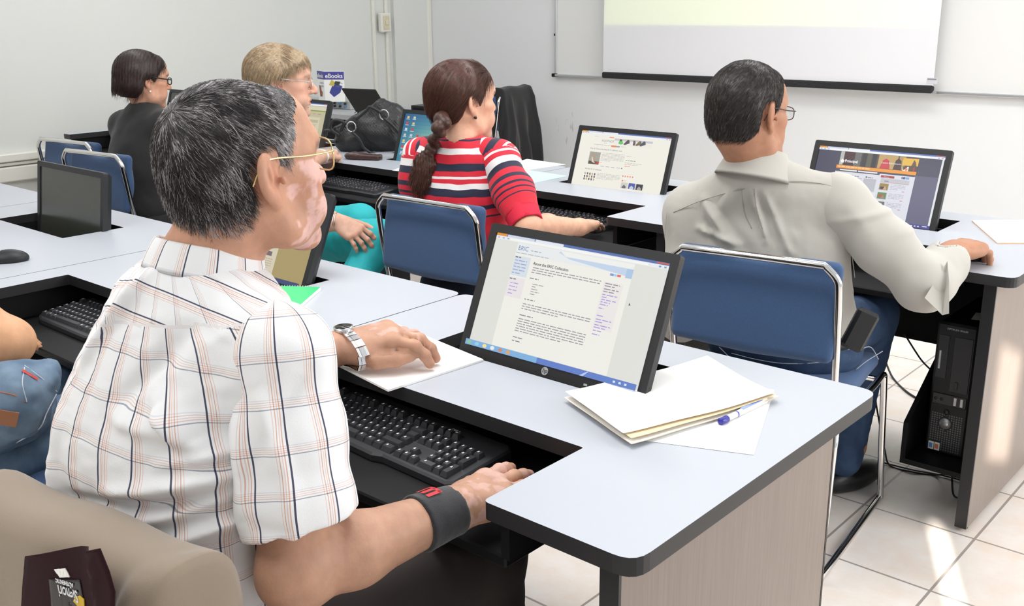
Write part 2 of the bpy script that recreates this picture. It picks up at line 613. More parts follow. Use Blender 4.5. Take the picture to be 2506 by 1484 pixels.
# the projector's beam: pale yellow slide on the upper part of the screen
pd = bpy.data.lights.new('projector_beam', 'SPOT')
pd.energy = 90
pd.spot_size = math.radians(75)
pd.spot_blend = 0
pd.shadow_soft_size = .01
pd.use_nodes = True
po = bpy.data.objects.new('projector_beam', pd)
COL.objects.link(po)
ploc = Vector((-2.55, 2.4, 2.55))
po.location = ploc
po.rotation_euler = (math.pi / 2, 0, 0)                        # looks along +Y
nt = pd.node_tree
em = nt.nodes['Emission']
tcn = nt.nodes.new('ShaderNodeTexCoord')
sp_ = nt.nodes.new('ShaderNodeSeparateXYZ')
nt.links.new(tcn.outputs['Normal'], sp_.inputs[0])


def mth(op, a, b=None):
    n = nt.nodes.new('ShaderNodeMath')
    n.operation = op
    for i, q in enumerate((a, b)):
        if q is None:
            continue
        if isinstance(q, (int, float)):
            n.inputs[i].default_value = q
        else:
            nt.links.new(q, n.inputs[i])
    return n.outputs[0]


az = mth('ABSOLUTE', sp_.outputs['Z'])
tx, ty = mth('DIVIDE', sp_.outputs['X'], az), mth('DIVIDE', sp_.outputs['Y'], az)
dY = SY - 2.4
zy = at(1476, 61, Y=SY)[2]
mask = mth('MULTIPLY', mth('MULTIPLY', mth('GREATER_THAN', tx, (xl + .004 + 2.55) / dY), mth('LESS_THAN', tx, (xr - .004 + 2.55) / dY)),
           mth('MULTIPLY', mth('GREATER_THAN', ty, (zy - 2.55) / dY), mth('LESS_THAN', ty, (2.5 - 2.55) / dY)))
nt.links.new(mask, em.inputs['Strength'])
em.inputs['Color'].default_value = (.80, 1.0, .06, 1)

# ------------------------------------------------------------------ tables
TW, TD, TZ = 1.023, .76, .745
TT = .0275
TRZ = .648                                                   # keyboard tray top
NR, NL, NB = .259, .93, .233
WR_, WL_, WF_, WB_ = .351, .815, .434, .634


def make_table():
    t = empty('computer_table', (0, 0, 0))
    g = .0015
    out = [(-g, 0), (-g, TD), (-TW + g, TD), (-TW + g, 0), (-NL, 0), (-NL, NB), (-NR, NB), (-NR, 0)]
    out = rounded(out, [.034, .034, .03, .03, .004, .004, .004, .012])
    well = [(-WL_, WF_), (-WR_, WF_), (-WR_, WB_), (-WL_, WB_)]
    b = MB().prism(out, TZ - TT + .0005, TZ, 0, top=1, holes=[well])
    b.build('desktop', [M['edge'], M['top']], t)
    # well box below the opening
    b = MB()
    b.box(-WL_ - .012, -WL_, WF_ - .012, WB_ + .012, .60, TZ - TT)
    b.box(-WR_, -WR_ + .012, WF_ - .012, WB_ + .012, .60, TZ - TT)
    b.box(-WL_, -WR_, WF_ - .012, WF_, .60, TZ - TT)
    b.box(-WL_, -WR_, WB_, WB_ + .012, .60, TZ - TT)
    b.box(-WL_ - .012, -WR_ + .012, WF_ - .012, WB_ + .012, .588, .60)
    b.build('monitor_well', M['black'], t)
    # keyboard tray between its two side cheeks
    b = MB()
    b.box(-NL - .015, -NR + .015, .03, NB + .16, TRZ - .02, TRZ, bev=.003)
    b.build('keyboard_tray', M['black'], t)
    for x in (-NR + .024, -NL - .024):
        MB().box(x - .008, x + .008, .02, NB + .17, .652, TZ - TT).build('tray_cheek', M['black'], t)
    MB().box(-NL - .016, -NR + .016, NB + .165, NB + .18, .60, TZ - TT).build('tray_back', M['black'], t)
    # side panels: beige laminate with charcoal front and back edges
    for x0, x1 in ((-.086, -.056), (-TW + .012, -TW + .034)):
        b = MB()
        b.box(x0, x1, .05, TD - .05, .012, TZ - TT, 0)
        p = b.build('side_panel', M['panel'] if x0 > -.5 else M['black'], t)
        if x0 > -.5:
            MB().box(x0 - .0012, x0 - .0002, .05, TD - .05, .012, TZ - TT).build('inner_face', M['black'], p)
        for y0, y1 in ((.044, .05), (TD - .05, TD - .044)):
            MB().box(x0 - .0008, x1 + .0008, y0, y1, .012, TZ - TT).build('panel_edge', M['edge'], p)
        for y in (.08, TD - .08):
            MB().cyl((x0 / 2 + x1 / 2, y, 0), (x0 / 2 + x1 / 2, y, .012), .011, 12).build('foot', M['black'], p)
    MB().box(-TW + .035, -.0875, TD - .16, TD - .145, .34, TZ - TT).build('modesty_panel', M['black'], t)
    b = MB()                                                   # hanging shelf for the computer
    b.box(-.285, -.0875, .125, .59, .118, .134)
    b.prism([(.125, .134), (.59, .134), (.59, .40), (.36, .40), (.125, .245)], 0, .014, M4=Matrix(((0, 0, 1, -.285), (1, 0, 0, 0), (0, 1, 0, 0), (0, 0, 0, 1))))
    b.box(-.285, -.0875, .59, .599, .118, .36)
    b.build('computer_shelf', M['black'], t)
    return t


T1, T2 = (0.0, 0.0), (-.045, 1.725)
table0 = make_table()
TAB = {}
tl = {(1, 0): 'computer table nearest the camera, with papers and a pen on its right end',
      (1, 1): 'computer table left of the plaid-shirt man, holding the green notebook',
      (1, 2): 'front-row computer table at the left edge with the switched-off monitor',
      (1, 3): 'front-row computer table at the far left, mostly out of frame, behind the dark monitor',
      (2, 0): 'computer table in front of the man in the grey shirt, computer on its shelf',
      (2, 1): 'computer table before the woman in the striped top, with the cyan folder on it',
      (2, 2): 'computer table in front of the blonde woman, with the black handbag on it',
      (2, 3): 'computer table in front of the woman in the black jacket',
      (2, 4): 'back-row computer table nearest the left wall'}
for (r, n), lb in tl.items():
    o = table0 if (r, n) == (1, 0) else copy_tree(table0)
    ox, oy = T1 if r == 1 else T2
    k_ = 1.0 if r == 1 else .982
    o.location = (ox - n * TW * k_, oy, 0)
    o.scale = (k_, 1, 1)
    tag(o, lb, 'table', 'computer tables in two rows')
    TAB[(r, n)] = o

# ------------------------------------------------------------------ monitors
SCR = attr_mat('lcd_pixels', rough=.25, emit=1.02)
MW, MH = .445, .272


class Page:
    """a page of coloured rectangles and words on a screen; x 0..1, y 0 (top) .. 1"""
    def __init__(s, w, h, bg):
        s.w, s.h, s.b, s.k = w, h, MB(), 0
        s.rect(0, 0, 1, 1, bg)

    def rect(s, x, y, w, h, c):
        z = -s.k * .00004
        s.k += 1
        X0, X1, Z0, Z1 = x * s.w, (x + w) * s.w, -y * s.h, -(y + h) * s.h
        s.b.add([(X0, z, Z1), (X1, z, Z1), (X1, z, Z0), (X0, z, Z0)], [(0, 1, 2, 3)], 0, False, c)

    def poly(s, pts, c):
        z = -s.k * .00004
        s.k += 1
        s.b.add([(x * s.w, z, -y * s.h) for x, y in pts], [tuple(range(len(pts)))], 0, False, c)

    def text(s, x, y, size, txt, c, bold=0.0):
        z = -s.k * .00004
        s.k += 1
        v, f = text_polys(txt, size * s.h, bold=bold)
        s.b.add([(x * s.w + a, z, -y * s.h + b_) for a, b_ in v], f, 0, False, c)

    def lines(s, x, y, w, n, dy, c, rnd, hh=.008):
        for i in range(n):
            ww, xx = w * (1 if i < n - 1 else rnd.uniform(.3, .8)), 0.0
            while xx < ww:                                     # word-sized dashes
                q = min(rnd.uniform(.012, .04), ww - xx)
                s.rect(x + xx, y + i * dy, q, hh, c)
                xx += q + .006


def monitor(x, y, z, tilt, page, label, yaw=0.0, powered=True, logo=True):
    """x,y,z = bottom left corner of the front face"""
    t = empty('computer_monitor', (x, y, z), yaw, label, 'monitor', 'black flat monitors in the table wells')
    Mt = Matrix.Rotation(-tilt, 4, 'X')
    bz, bt = .0175, .022
    fr = MB()
    outer = rounded([(0, 0), (MW, 0), (MW, MH), (0, MH)], .006, 4)
    inner = [(bz, bt), (MW - bz, bt), (MW - bz, MH - bz), (bz, MH - bz)]
    A = Matrix(((1, 0, 0, 0), (0, 0, -1, 0), (0, 1, 0, 0), (0, 0, 0, 1)))      # outline in XZ, thickness towards +Y
    fr.prism(outer, -.016, 0, holes=[inner], M4=Mt @ A)
    fr.build('bezel', M['bezel'], t)
    bk = MB()                                                  # back shell, narrowing
    r0 = [(.002, .016, .002), (MW - .002, .016, .002), (MW - .002, .016, MH - .002), (.002, .016, MH - .002)]
    r1 = [(.012, .034, .012), (MW - .012, .034, .012), (MW - .012, .034, MH - .012), (.012, .034, MH - .012)]
    r2 = [(.09, .058, .07), (MW - .09, .058, .07), (MW - .09, .058, MH - .06), (.09, .058, MH - .06)]
    V = [tuple(Mt @ Vector(p)) for p in r0 + r1 + r2]
    F = []
    for k in (0, 4):
        for i in range(4):
            j = (i + 1) % 4
            F.append((k + i, k + j, k + 4 + j, k + 4 + i))
    F = [f[::-1] for f in F] + [(8, 11, 10, 9)[::1], (0, 1, 2, 3)]
    bk.add(V, F)
    bk.build('back_shell', M['bezel'], t)
    s = page.b
    s.v = [tuple(Mt @ Vector((bz + a, .0035 + b_, MH - bz + c))) for a, b_, c in s.v]
    s.build('display', SCR if powered else M['offscreen'], t)
    if logo:
        lg = MB()
        cx, cz, r = MW / 2, .012, .0078
        ring = [(cx + r * math.cos(a), cz + r * math.sin(a)) for a in np.linspace(0, 2 * math.pi, 28, endpoint=False)]
        lg.prism(ring, 0, .0012, M4=Mt @ Matrix(((1, 0, 0, 0), (0, 0, -1, 0), (0, 1, 0, 0), (0, 0, 0, 1))))
        lo = lg.build('round_logo', M['silver'], t)
        v, f = text_polys('hp', .0125, 'CENTER')
        tm = MB()
        tm.add([tuple(Mt @ Vector((cx + a + b_ * .25, -.0015, cz - .0032 + b_))) for a, b_ in v], f)
        tm.build('logo_letters', M['black'], lo)
        MB().box(MW - .13, MW - .122, -.001, 0, .006, .010, M4=Mt).build('power_light', M['silver'], t)
    return t


rnd = random.Random(4)
OW, OW2, GR = (.80, .80, .745), (.83, .84, .80), (.30, .30, .32)


def browser(p, tab='o', title=(.10, .16, .40)):
    p.rect(0, 0, 1, .022, title)
    p.rect(0, 0, .065, .022, (.72, .28, .04))
    p.rect(.07, .002, .17, .022, (.60, .64, .74))
    p.rect(.245, .002, .17, .024, (.74, .78, .84))
    p.rect(0, .022, 1, .03, (.76, .79, .83))
    p.rect(.09, .029, .80, .017, (.86, .86, .84))
    p.rect(.93, .004, .06, .012, (.55, .12, .08))
    for k in range(3):
        p.rect(.012 + k * .03, .031, .012, .012, (.35, .42, .55))
    p.rect(.945, .031, .012, .013, (.2, .3, .55))
    p.rect(.972, .031, .012, .013, (.2, .3, .45))


# page 1 : the reading page on the nearest monitor
p1 = Page(MW - .035, MH - .0395, (.70, .71, .66))
browser(p1)
p1.rect(.145, .055, .68, .895, (.82, .81, .755))
p1.rect(.145, .060, .68, .09, (.76, .79, .80))
p1.poly([(.41, .062), (.44, .095), (.80, .095), (.825, .075), (.825, .062)], (.82, .83, .80))
p1.poly([(.41, .062), (.445, .10), (.825, .10), (.825, .165), (.47, .115), (.40, .075)], (.52, .62, .78))
p1.rect(.79, .10, .035, .075, (.40, .54, .72))
p1.text(.155, .115, .055, 'ERIC', (.13, .2, .42))
p1.lines(.235, .100, .15, 1, .02, (.35, .38, .5), rnd, .007)
p1.lines(.15, .135, .6, 1, .02, (.45, .48, .52), rnd, .007)
p1.rect(.148, .165, .10, .17, (.64, .70, .76))
p1.lines(.152, .172, .08, 1, .02, (.15, .15, .2), rnd, .009)
p1.lines(.155, .2, .075, 5, .027, (.30, .36, .62), rnd, .008)
p1.rect(.148, .35, .10, .17, (.78, .73, .75))
p1.lines(.152, .36, .07, 1, .02, (.15, .15, .2), rnd, .009)
p1.lines(.162, .395, .05, 4, .03, (.42, .34, .62), rnd, .008)
p1.text(.27, .215, .034, 'About the ERIC Collection', (.12, .12, .14), .0002)
y = .235
for n_, gap in ((3, .03), (1, .025), (6, .03), (1, .02), (3, .035), (1, .012), (6, .035), (1, .01), (1, .02), (5, .03), (7, .02)):
    if n_ == 6 and y < .45:
        for k in range(5):
            p1.lines(.30, y, rnd.uniform(.05, .09), 1, .02, (.34, .34, .36), rnd, .007)
            y += .021
        y += gap
        continue
    wd = {1: .14}.get(n_, .40)
    p1.lines(.275, y, wd, n_, .0205, GR if n_ > 1 else (.2, .2, .22), rnd, .0075)
    y += n_ * .0205 + gap
    if y > .9:
        break
p1.rect(.70, .235, .105, .38, (.79, .755, .745))
for yy, n_ in ((.245, 2), (.29, 2), (.335, 2), (.375, 2), (.415, 1), (.445, 1)):
    p1.lines(.71, yy, .08, n_, .02, (.40, .32, .66) if yy > .29 else (.3, .25, .3), rnd, .008)
for yy, n_ in ((.505, 1), (.535, 2), (.58, 2), (.625, 1), (.655, 1)):
    p1.lines(.71, yy, .085, n_, .02, (.40, .32, .66), rnd, .008)
p1.rect(.725, .165, .02, .018, (.2, .3, .6))
p1.rect(.747, .165, .014, .018, (.3, .6, .85))
p1.rect(.763, .165, .02, .018, (.75, .15, .1))
p1.rect(.985, .052, .015, .90, (.70, .71, .70))
p1.poly([(.86, .36), (.86, .385), (.87, .378)], (.1, .1, .1))
p1.rect(0, .952, 1, .048, (.11, .20, .55))
p1.rect(0, .952, .45, .048, (.20, .42, .70))
for k, c in enumerate(((.25, .55, .3), (.25, .6, .8), (.85, .72, .3), (.8, .8, .8), (.55, .25, .15), (.7, .35, .15))):
    p1.poly([(.012 + k * .05 + .013 * (1 + math.cos(a)), .976 + .017 * math.sin(a)) for a in np.linspace(0, -2 * math.pi, 12, endpoint=False)], c)
p1.poly([(.70, 1.0), (.72, 1.0), (.745, .955), (.74, .952)], (.45, .55, .85))
for k in range(3):
    p1.rect(.88 + k * .03, .968, .012, .016, (.7, .75, .9))

# page 2 : shopping blog on the monitor of the woman in the striped top
p2 = Page(MW - .035, MH - .0395, (.84, .82, .74))
browser(p2)
p2.text(.25, .165, .05, 'FOOTNOTES', (.2, .2, .22))
p2.lines(.28, .18, .09, 1, .02, (.4, .4, .4), rnd, .008)
p2.rect(.33, .075, .05, .016, (.85, .25, .12))
p2.lines(.16, .08, .13, 1, .02, (.55, .52, .5), rnd, .007)
p2.rect(.39, .09, .42, .11, (.80, .78, .72))
p2.rect(.39, .09, .42, .035, (.55, .56, .56))
p2.rect(.45, .10, .025, .03, (.12, .1, .1))
p2.poly([(.445, .13), (.485, .13), (.495, .165), (.47, .185), (.44, .17)], (.12, .55, .12))
for x0, c in ((.535, (.12, .08, .1)), (.60, (.15, .1, .14)), (.665, (.2, .16, .1)), (.71, (.1, .1, .14))):
    s_ = -1 if x0 != .60 else 1
    p2.poly([(x0, .10), (x0 + .02, .10), (x0 + .012 - s_ * -.018 * s_, .15), (x0 + .02 * s_, .185), (x0 + .02 * s_ - .018, .175)], c)
p2.lines(.17, .215, .62, 1, .02, (.5, .48, .45), rnd, .008)
p2.rect(.37, .21, .05, .028, (.85, .24, .08))
p2.rect(.42, .212, .045, .024, (.35, .35, .4))
p2.text(.14, .30, .034, 'Four la Chance launches SS 13 collection with', (.08, .08, .1))
p2.rect(.145, .345, .125, .205, (.36, .36, .30))
p2.poly([(.15, .50), (.27, .50), (.27, .55), (.15, .55)], (.10, .09, .08))
for k in range(3):
    p2.poly([(.175, .37 + k * .04), (.215, .385 + k * .04), (.213, .393 + k * .04), (.175, .38 + k * .04)], (.62, .24, .16))
p2.poly([(.175, .43), (.185, .43), (.205, .5), (.225, .52), (.215, .53), (.185, .51)], (.8, .6, .45))
p2.poly([(.22, .535), (.268, .50), (.268, .535)], (.75, .05, .04))
p2.lines(.285, .345, .26, 7, .021, (.48, .46, .44), rnd, .007)
p2.lines(.285, .505, .05, 1, .02, (.8, .25, .15), rnd, .008)
for k in range(4):
    p2.rect(.30 + k * .06, .565, .04, .010, (.45, .45, .5))
p2.rect(.535, .56, .012, .018, (.15, .15, .15))
p2.text(.13, .645, .034, 'We like SS 13 collection', (.08, .08, .1))
for k in range(5):
    for q in range(3):
        p2.poly([(.135 + k * .028, .70 + q * .045), (.150 + k * .028, .695 + q * .045), (.153 + k * .028, .73 + q * .045), (.14 + k * .028, .735 + q * .045)],
                (.12, .1, .12) if (k + q) % 3 else (.5, .4, .2))
p2.lines(.285, .69, .26, 5, .021, (.48, .46, .44), rnd, .007)
p2.lines(.57, .36, .18, 1, .02, (.55, .5, .45), rnd, .008)
p2.lines(.57, .43, .14, 1, .02, (.25, .25, .25), rnd, .009)
p2.lines(.565, .47, .19, 2, .024, (.55, .5, .45), rnd, .008)
p2.lines(.57, .525, .08, 1, .02, (.8, .25, .15), rnd, .009)
for k in range(5):
    p2.rect(.57 + k * .027, .68, .013, .022, (.80, .22, .15))
p2.rect(.575, .755, .016, .022, (.85, .15, .12))
p2.lines(.60, .76, .07, 1, .02, (.6, .5, .45), rnd, .009)
for k, c in enumerate(((.62, .60, .52), (.10, .12, .38), (.05, .05, .07))):
    p2.rect(.575 + k * .083, .79, .073, .095, c)
    p2.poly([(.59 + k * .083, .86), (.61 + k * .083, .825), (.635 + k * .083, .86), (.63 + k * .083, .885), (.59 + k * .083, .885)], [(.15, .15, .2), (.5, .6, .7), (.4, .38, .34)][k])
p2.rect(0, .952, 1, .048, (.11, .20, .55))

# page 3 : dark page with orange band on the monitor of the man in the grey shirt
DK = (.055, .055, .10)
p3 = Page(MW - .035, MH - .0395, DK)
browser(p3)
p3.poly([(.80, .30), (.985, .30), (.985, .95), (.80, .95)], (.10, .10, .18))
p3.rect(.19, .055, .62, .19, (.09, .055, .05))
for x0, w_, c in ((.19, .03, (.45, .47, .42)), (.225, .08, (.06, .02, .03)), (.31, .05, (.13, .14, .13)), (.37, .035, (.03, .03, .04)), (.41, .035, (.10, .10, .07)), (.45, .035, (.02, .02, .03)),
                  (.50, .15, (.50, .33, .12)), (.66, .05, (.42, .28, .10))):
    p3.rect(x0, .055, w_, .19, c)
p3.poly([(.52, .245), (.535, .13), (.56, .105), (.585, .13), (.60, .245)], (.55, .04, .06))
p3.poly([(.55, .105), (.56, .075), (.575, .105)], (.5, .3, .2))
p3.poly([(.625, .245), (.635, .12), (.655, .085), (.68, .12), (.69, .245)], (.06, .03, .03))
p3.rect(.69, .075, .12, .10, (.75, .45, .06))
p3.poly([(.76, .175), (.775, .09), (.79, .12), (.80, .175)], (.12, .08, .05))
p3.text(.235, .205, .055, 'Principal', (.85, .85, .85), .0003)
p3.poly([(.195, .19), (.215, .16), (.235, .19)], (.85, .85, .85))
p3.rect(.203, .19, .024, .025, (.85, .85, .85))
p3.text(.525, .175, .033, 'Centro Bibliotecario', (.8, .8, .8))
p3.rect(.70, .19, .045, .06, (.80, .78, .7))
p3.poly([(.70, .19), (.735, .19), (.725, .22), (.705, .24)], (.1, .05, .05))
p3.rect(.72, .215, .018, .03, (.75, .2, .1))
p3.rect(.78, .19, .012, .055, (.4, .04, .04))
p3.rect(.175, .25, .635, .045, (.80, .30, .03))
p3.lines(.19, .262, .34, 1, .02, (.92, .6, .3), rnd, .016)
p3.rect(.175, .295, .36, .045, (.08, .07, .10))
p3.rect(.21, .307, .14, .018, (.75, .75, .75))
p3.rect(.36, .307, .155, .018, (.75, .75, .75))
p3.rect(.175, .34, .635, .612, (.66, .67, .74))
p3.rect(.535, .32, .275, .03, (.66, .67, .74))
for k in range(3):
    x0 = .19 + k * .115
    p3.rect(x0, .41, .10, .17, (.60, .61, .66) if k < 2 else (.45, .46, .50))
    p3.rect(x0, .41, .10, .004, (.5, .15, .15))
    p3.rect(x0 + .012, .375, .012, .024, (.12, .12, .18))
    p3.lines(x0 + .03, .385, .055, 1, .02, (.2, .2, .28), rnd, .012)
    p3.lines(x0 + .01, .425, .07, 4, .03, (.45, .45, .52), rnd, .007)
p3.rect(.55, .34, .105, .03, (.36, .02, .03))
p3.text(.575, .364, .022, 'Noticias', (.8, .7, .7))
p3.rect(.71, .335, .028, .03, (.05, .07, .2))
p3.rect(.74, .335, .028, .03, (.2, .36, .62))
p3.text(.717, .362, .034, 'f', (.9, .9, .9))
p3.rect(.555, .378, .22, .055, (.50, .51, .55))
p3.rect(.555, .432, .22, .004, (.5, .1, .12))
p3.lines(.585, .41, .05, 1, .02, (.15, .15, .2), rnd, .012)
for k in range(3):
    y0 = .45 + k * .125
    p3.rect(.555, y0, .07, .09, [(.30, .20, .05), (.10, .22, .06), (.12, .12, .13)][k])
    p3.rect(.565, y0 + (.045, .03, .02)[k], .04, .035, [(.03, .03, .03), (.45, .06, .04), (.5, .5, .55)][k])
    p3.poly([(.585, y0 + .085), (.60, y0 + .03), (.615, y0 + .085)], [(.55, .35, .2), (.3, .2, .2), (.05, .05, .06)][k])
    p3.lines(.64, y0 + .005, .115, 4, .02, (.42, .42, .50), rnd, .007)
    p3.rect(.735, y0 + .085, .02, .008, (.6, .15, .15))
p3.rect(.40, .60, .14, .33, (.70, .71, .77))
p3.lines(.44, .625, .06, 1, .02, (.2, .2, .28), rnd, .012)
p3.rect(.42, .66, .10, .004, (.5, .15, .15))
p3.rect(.985, .052, .015, .90, (.70, .72, .73))
p3.rect(0, .952, 1, .048, (.05, .05, .26))
for k in range(3):
    p3.rect(.86 + k * .025, .968, .012, .016, (.6, .65, .7))
p3.rect(.945, .964, .035, .010, (.7, .72, .8))

# page 4 : tan page, mostly hidden behind the plaid-shirt man
p4 = Page(MW - .035, MH - .0395, (.37, .29, .125))
browser(p4)
p4.rect(0, .022, 1, .05, (.52, .48, .36))
p4.rect(.12, .07, .56, .885, (.62, .56, .42))
p4.rect(.50, .60, .16, .03, (.42, .32, .12))
p4.rect(.51, .68, .12, .05, (.16, .12, .14))
p4.lines(.50, .76, .15, 5, .026, (.40, .34, .24), rnd, .008)
p4.rect(.50, .90, .16, .02, (.42, .32, .12))
p4.lines(.16, .2, .3, 24, .028, (.40, .34, .24), rnd, .008)
p4.rect(0, .952, 1, .048, (.04, .06, .16))

# page 5 : switched off, dark olive reflection put into the screen colour
M['offscreen'] = mat('unlit_glossy_lcd', (.045, .048, .040), .18, spec=.6)
p5 = Page(MW - .035, MH - .0395, (.02, .02, .02))

# page 6 : blue-green desktop picture with icons
p6 = Page(MW - .035, MH - .0395, (.05, .12, .28))
n6 = 26
for i in range(n6):
    for j in range(14):
        u, v_ = (i + .5) / n6, (j + .5) / 14
        g_ = math.exp(-((u - .62) ** 2 * 3.5 + (v_ - .72) ** 2 * 3))
        c = (.02 + .40 * g_ ** 2, .07 + .50 * g_, .24 + .22 * g_ - .12 * g_ ** 3)
        p6.k = 1
        p6.rect(i / n6, j / 14, 1 / n6, 1 / 14, c)
p6.k = 4
for i in range(5):
    for j in range(8):
        if (i < 2 and j < 7) or (i == 2 and j in (3, 4)):
            c = [(.65, .5, .2), (.5, .06, .05), (.5, .6, .7), (.55, .55, .5)][(i * 3 + j * 5) % 4]
            p6.rect(.04 + i * .10, .05 + j * .115, .035, .045, c)
            p6.rect(.03 + i * .10, .103 + j * .115, .055, .012, (.5, .6, .65))
p6.rect(0, .952, 1, .048, (.05, .10, .25))

# page 7 : cream page with a green band
p7 = Page(MW - .035, MH - .0395, (.50, .45, .31))
browser(p7)
p7.rect(0, .07, 1, .08, (.62, .57, .43))
p7.rect(0, .15, 1, .025, (.20, .30, .06))
p7.rect(0, .18, 1, .10, (.50, .44, .28))
for k in range(5):
    p7.rect(.45 + k * .1, .225, .06, .014, (.36, .30, .18))
p7.rect(.05, .30, .86, .65, (.60, .54, .40))
p7.rect(.62, .36, .26, .06, (.45, .40, .26))
p7.lines(.63, .45, .22, 5, .03, (.40, .35, .25), rnd, .010)
p7.lines(.63, .66, .22, 5, .03, (.40, .35, .25), rnd, .010)
p7.lines(.08, .34, .5, 16, .034, (.40, .35, .25), rnd, .010)
p7.rect(0, .952, 1, .048, (.05, .10, .25))

p8 = Page(MW - .035, MH - .0395, (.02, .02, .02))


def base_for(X, ytop, ztop, tilt):
    return X, ytop - MH * math.sin(tilt), ztop - MH * math.cos(tilt)


R_ = math.radians
monitor(*base_for(-.737, .553, .990, R_(23.5)), R_(23.5), p1, 'nearest monitor, round silver badge below a page of text, right of the plaid-shirt man')
monitor(*base_for(-1.815, 2.245, .961, R_(19)), R_(19), p2, 'monitor with a shoe shop page, right of the woman in the striped top', logo=False)
monitor(*base_for(-.858, 2.29, .972, R_(20)), R_(20), p3, 'rightmost monitor, dark page with an orange band, before the grey shirt', logo=False)
monitor(*base_for(-1.825, .66, .962, R_(24)), R_(24), p4, 'monitor with a tan page, half hidden behind the face of the plaid-shirt man', logo=False)
monitor(*base_for(-2.83, .582, .926, R_(8)), R_(8), p5, 'switched-off monitor at the left, standing in the front row before two blue chairs', powered=False, logo=False)
monitor(*base_for(-2.825, 2.253, .965, R_(19)), R_(19), p6, 'monitor showing a blue-green desktop with icons, left of the braided hair', logo=False)
monitor(*base_for(-3.858, 2.312, .967, R_(19)), R_(19), p7, 'monitor with a cream page and green band, behind the blonde woman', logo=False)
monitor(*base_for(-4.86, 2.30, .962, R_(19)), R_(19), p8, 'dark monitor behind the hair of the plaid-shirt man, far left of the back row', powered=False, logo=False)


# ------------------------------------------------------------------ keyboards
def make_keyboard():
    """origin at the centre of the front edge underside; width along X, depth along Y"""
    t = empty('keyboard', (0, 0, 0))
    Wk, Dk = .452, .158
    out = [(-Wk / 2, .012), (-Wk / 2 + .03, 0), (.035, -.006), (.055, .002), (Wk / 2 - .012, .002), (Wk / 2, .012), (Wk / 2, Dk - .01), (Wk / 2 - .01, Dk), (-Wk / 2 + .01, Dk), (-Wk / 2, Dk - .01)]
    b = MB()
    n = len(out)
    vs = [(x, y, 0) for x, y in out] + [(x, y, .011 + .085 * y) for x, y in out] + [(x * .985, .004 + y * .955, .015 + .09 * y) for x, y in out]
    fs = [tuple(range(n))[::-1]]
    for k in (0, n):
        fs += [(k + i, k + (i + 1) % n, k + n + (i + 1) % n, k + n + i) for i in range(n)]
    fs.append(tuple(range(2 * n, 3 * n)))
    b.add(vs, fs)
    b.build('keyboard_case', M['kbody'], t)
    keys, leg = MB(), MB()
    u = .0188

    def key(cx, cy, w=1.0, h=1.0, mark=True):
        hw, hh = w * u / 2 - .0007, h * u / 2 - .0007
        z0 = .014 + .09 * cy
        z1 = z0 + .0092 + .02 * max(0, cy - .1)
        tw, th = hw - .0032, hh - .0034
        dy = .0008
        V = [(cx - hw, cy - hh, z0), (cx + hw, cy - hh, z0), (cx + hw, cy + hh, z0), (cx - hw, cy + hh, z0),
             (cx - tw, cy - th + dy, z1), (cx + tw, cy - th + dy, z1), (cx + tw, cy + th + dy, z1 + .0010), (cx - tw, cy + th + dy, z1 + .0010)]
        keys.add(V, [(4, 5, 6, 7), (0, 1, 5, 4), (1, 2, 6, 5), (2, 3, 7, 6), (3, 0, 4, 7)])
        if mark:
            q = .0022
            lx, ly = cx - tw * .45, cy + dy + th * .25
            zz = z1 + .0009
            leg.add([(lx - q, ly - q * 1.1, zz), (lx + q, ly - q * 1.1, zz), (lx + q * .6, ly + q * 1.1, zz), (lx - q * .5, ly + q * 1.1, zz)], [(0, 1, 2, 3)])
    x0 = -Wk / 2 + .010
    y0 = .020
    rows = [
        [(1.5, 1), (1.25, 1), (1.25, 1), (5.75, 0), (1.25, 1), (1.25, 1), (1.25, 1), (1.5, 1)],
        [(1.25, 1)] + [(1, 1)] * 11 + [(2.75, 0)],
        [(1.75, 1)] + [(1, 1)] * 12 + [(1.25, 1)],
        [(1.5, 1)] + [(1, 1)] * 12 + [(1.5, 0)],
        [(1, 1)] * 13 + [(2, 1)]]
    for r, row in enumerate(rows):
        x = x0
        for w_, mk in row:
            key(x + w_ * u / 2, y0 + r * u, w_, 1, bool(mk))
            x += w_ * u
    yf = y0 + 5 * u + .008
    for i, g_ in zip(range(13), [0, 1, 1, 1, 1, 1.5, 1.5, 1.5, 1.5, 2, 2, 2, 2]):
        key(x0 + (i + .5 + g_) * u, yf)
    xn = x0 + 15 * u + .006
    for i in range(3):
        key(xn + (i + .5) * u, y0 + 4 * u)
        key(xn + (i + .5) * u, y0 + 3 * u)
        key(xn + (i + .5) * u, y0)
        key(xn + (i + .5) * u, yf, 1, .9)
    key(xn + 1.5 * u, y0 + u)
    xp = xn + 3 * u + .006
    for r in range(5):
        for i in range(4):
            if i == 3 and r in (0, 2):
                continue
            if r == 0 and i == 1:
                continue
            if r == 0 and i == 0:
                key(xp + u, y0, 2, 1)
            elif i == 3 and r in (1, 3):
                key(xp + 3.5 * u, y0 + (r - .5) * u, 1, 2)
            else:
                key(xp + (i + .5) * u, y0 + r * u)
    keys.build('keycaps', M['key'], t)['kind'] = 'stuff'
    leg.build('key_legends', M['legend'], t)['kind'] = 'stuff'
    v, f = text_polys('DELL', .0105, 'CENTER', bold=.0002)
    tm = MB()
    tm.add([(xn + 1.5 * u + .0 + a, yf + .013 + b_ * .8, .0172 + .09 * (yf + .017)) for a, b_ in v], f)
    tm.build('brand_lettering', M['legend'], t)
    MB().tube(smooth_path([(.03, Dk, .012), (.03, Dk + .03, .006), (.06, Dk + .045, .004)], 5), .002, 8).build('cable_end', M['cable'], t)
    return t


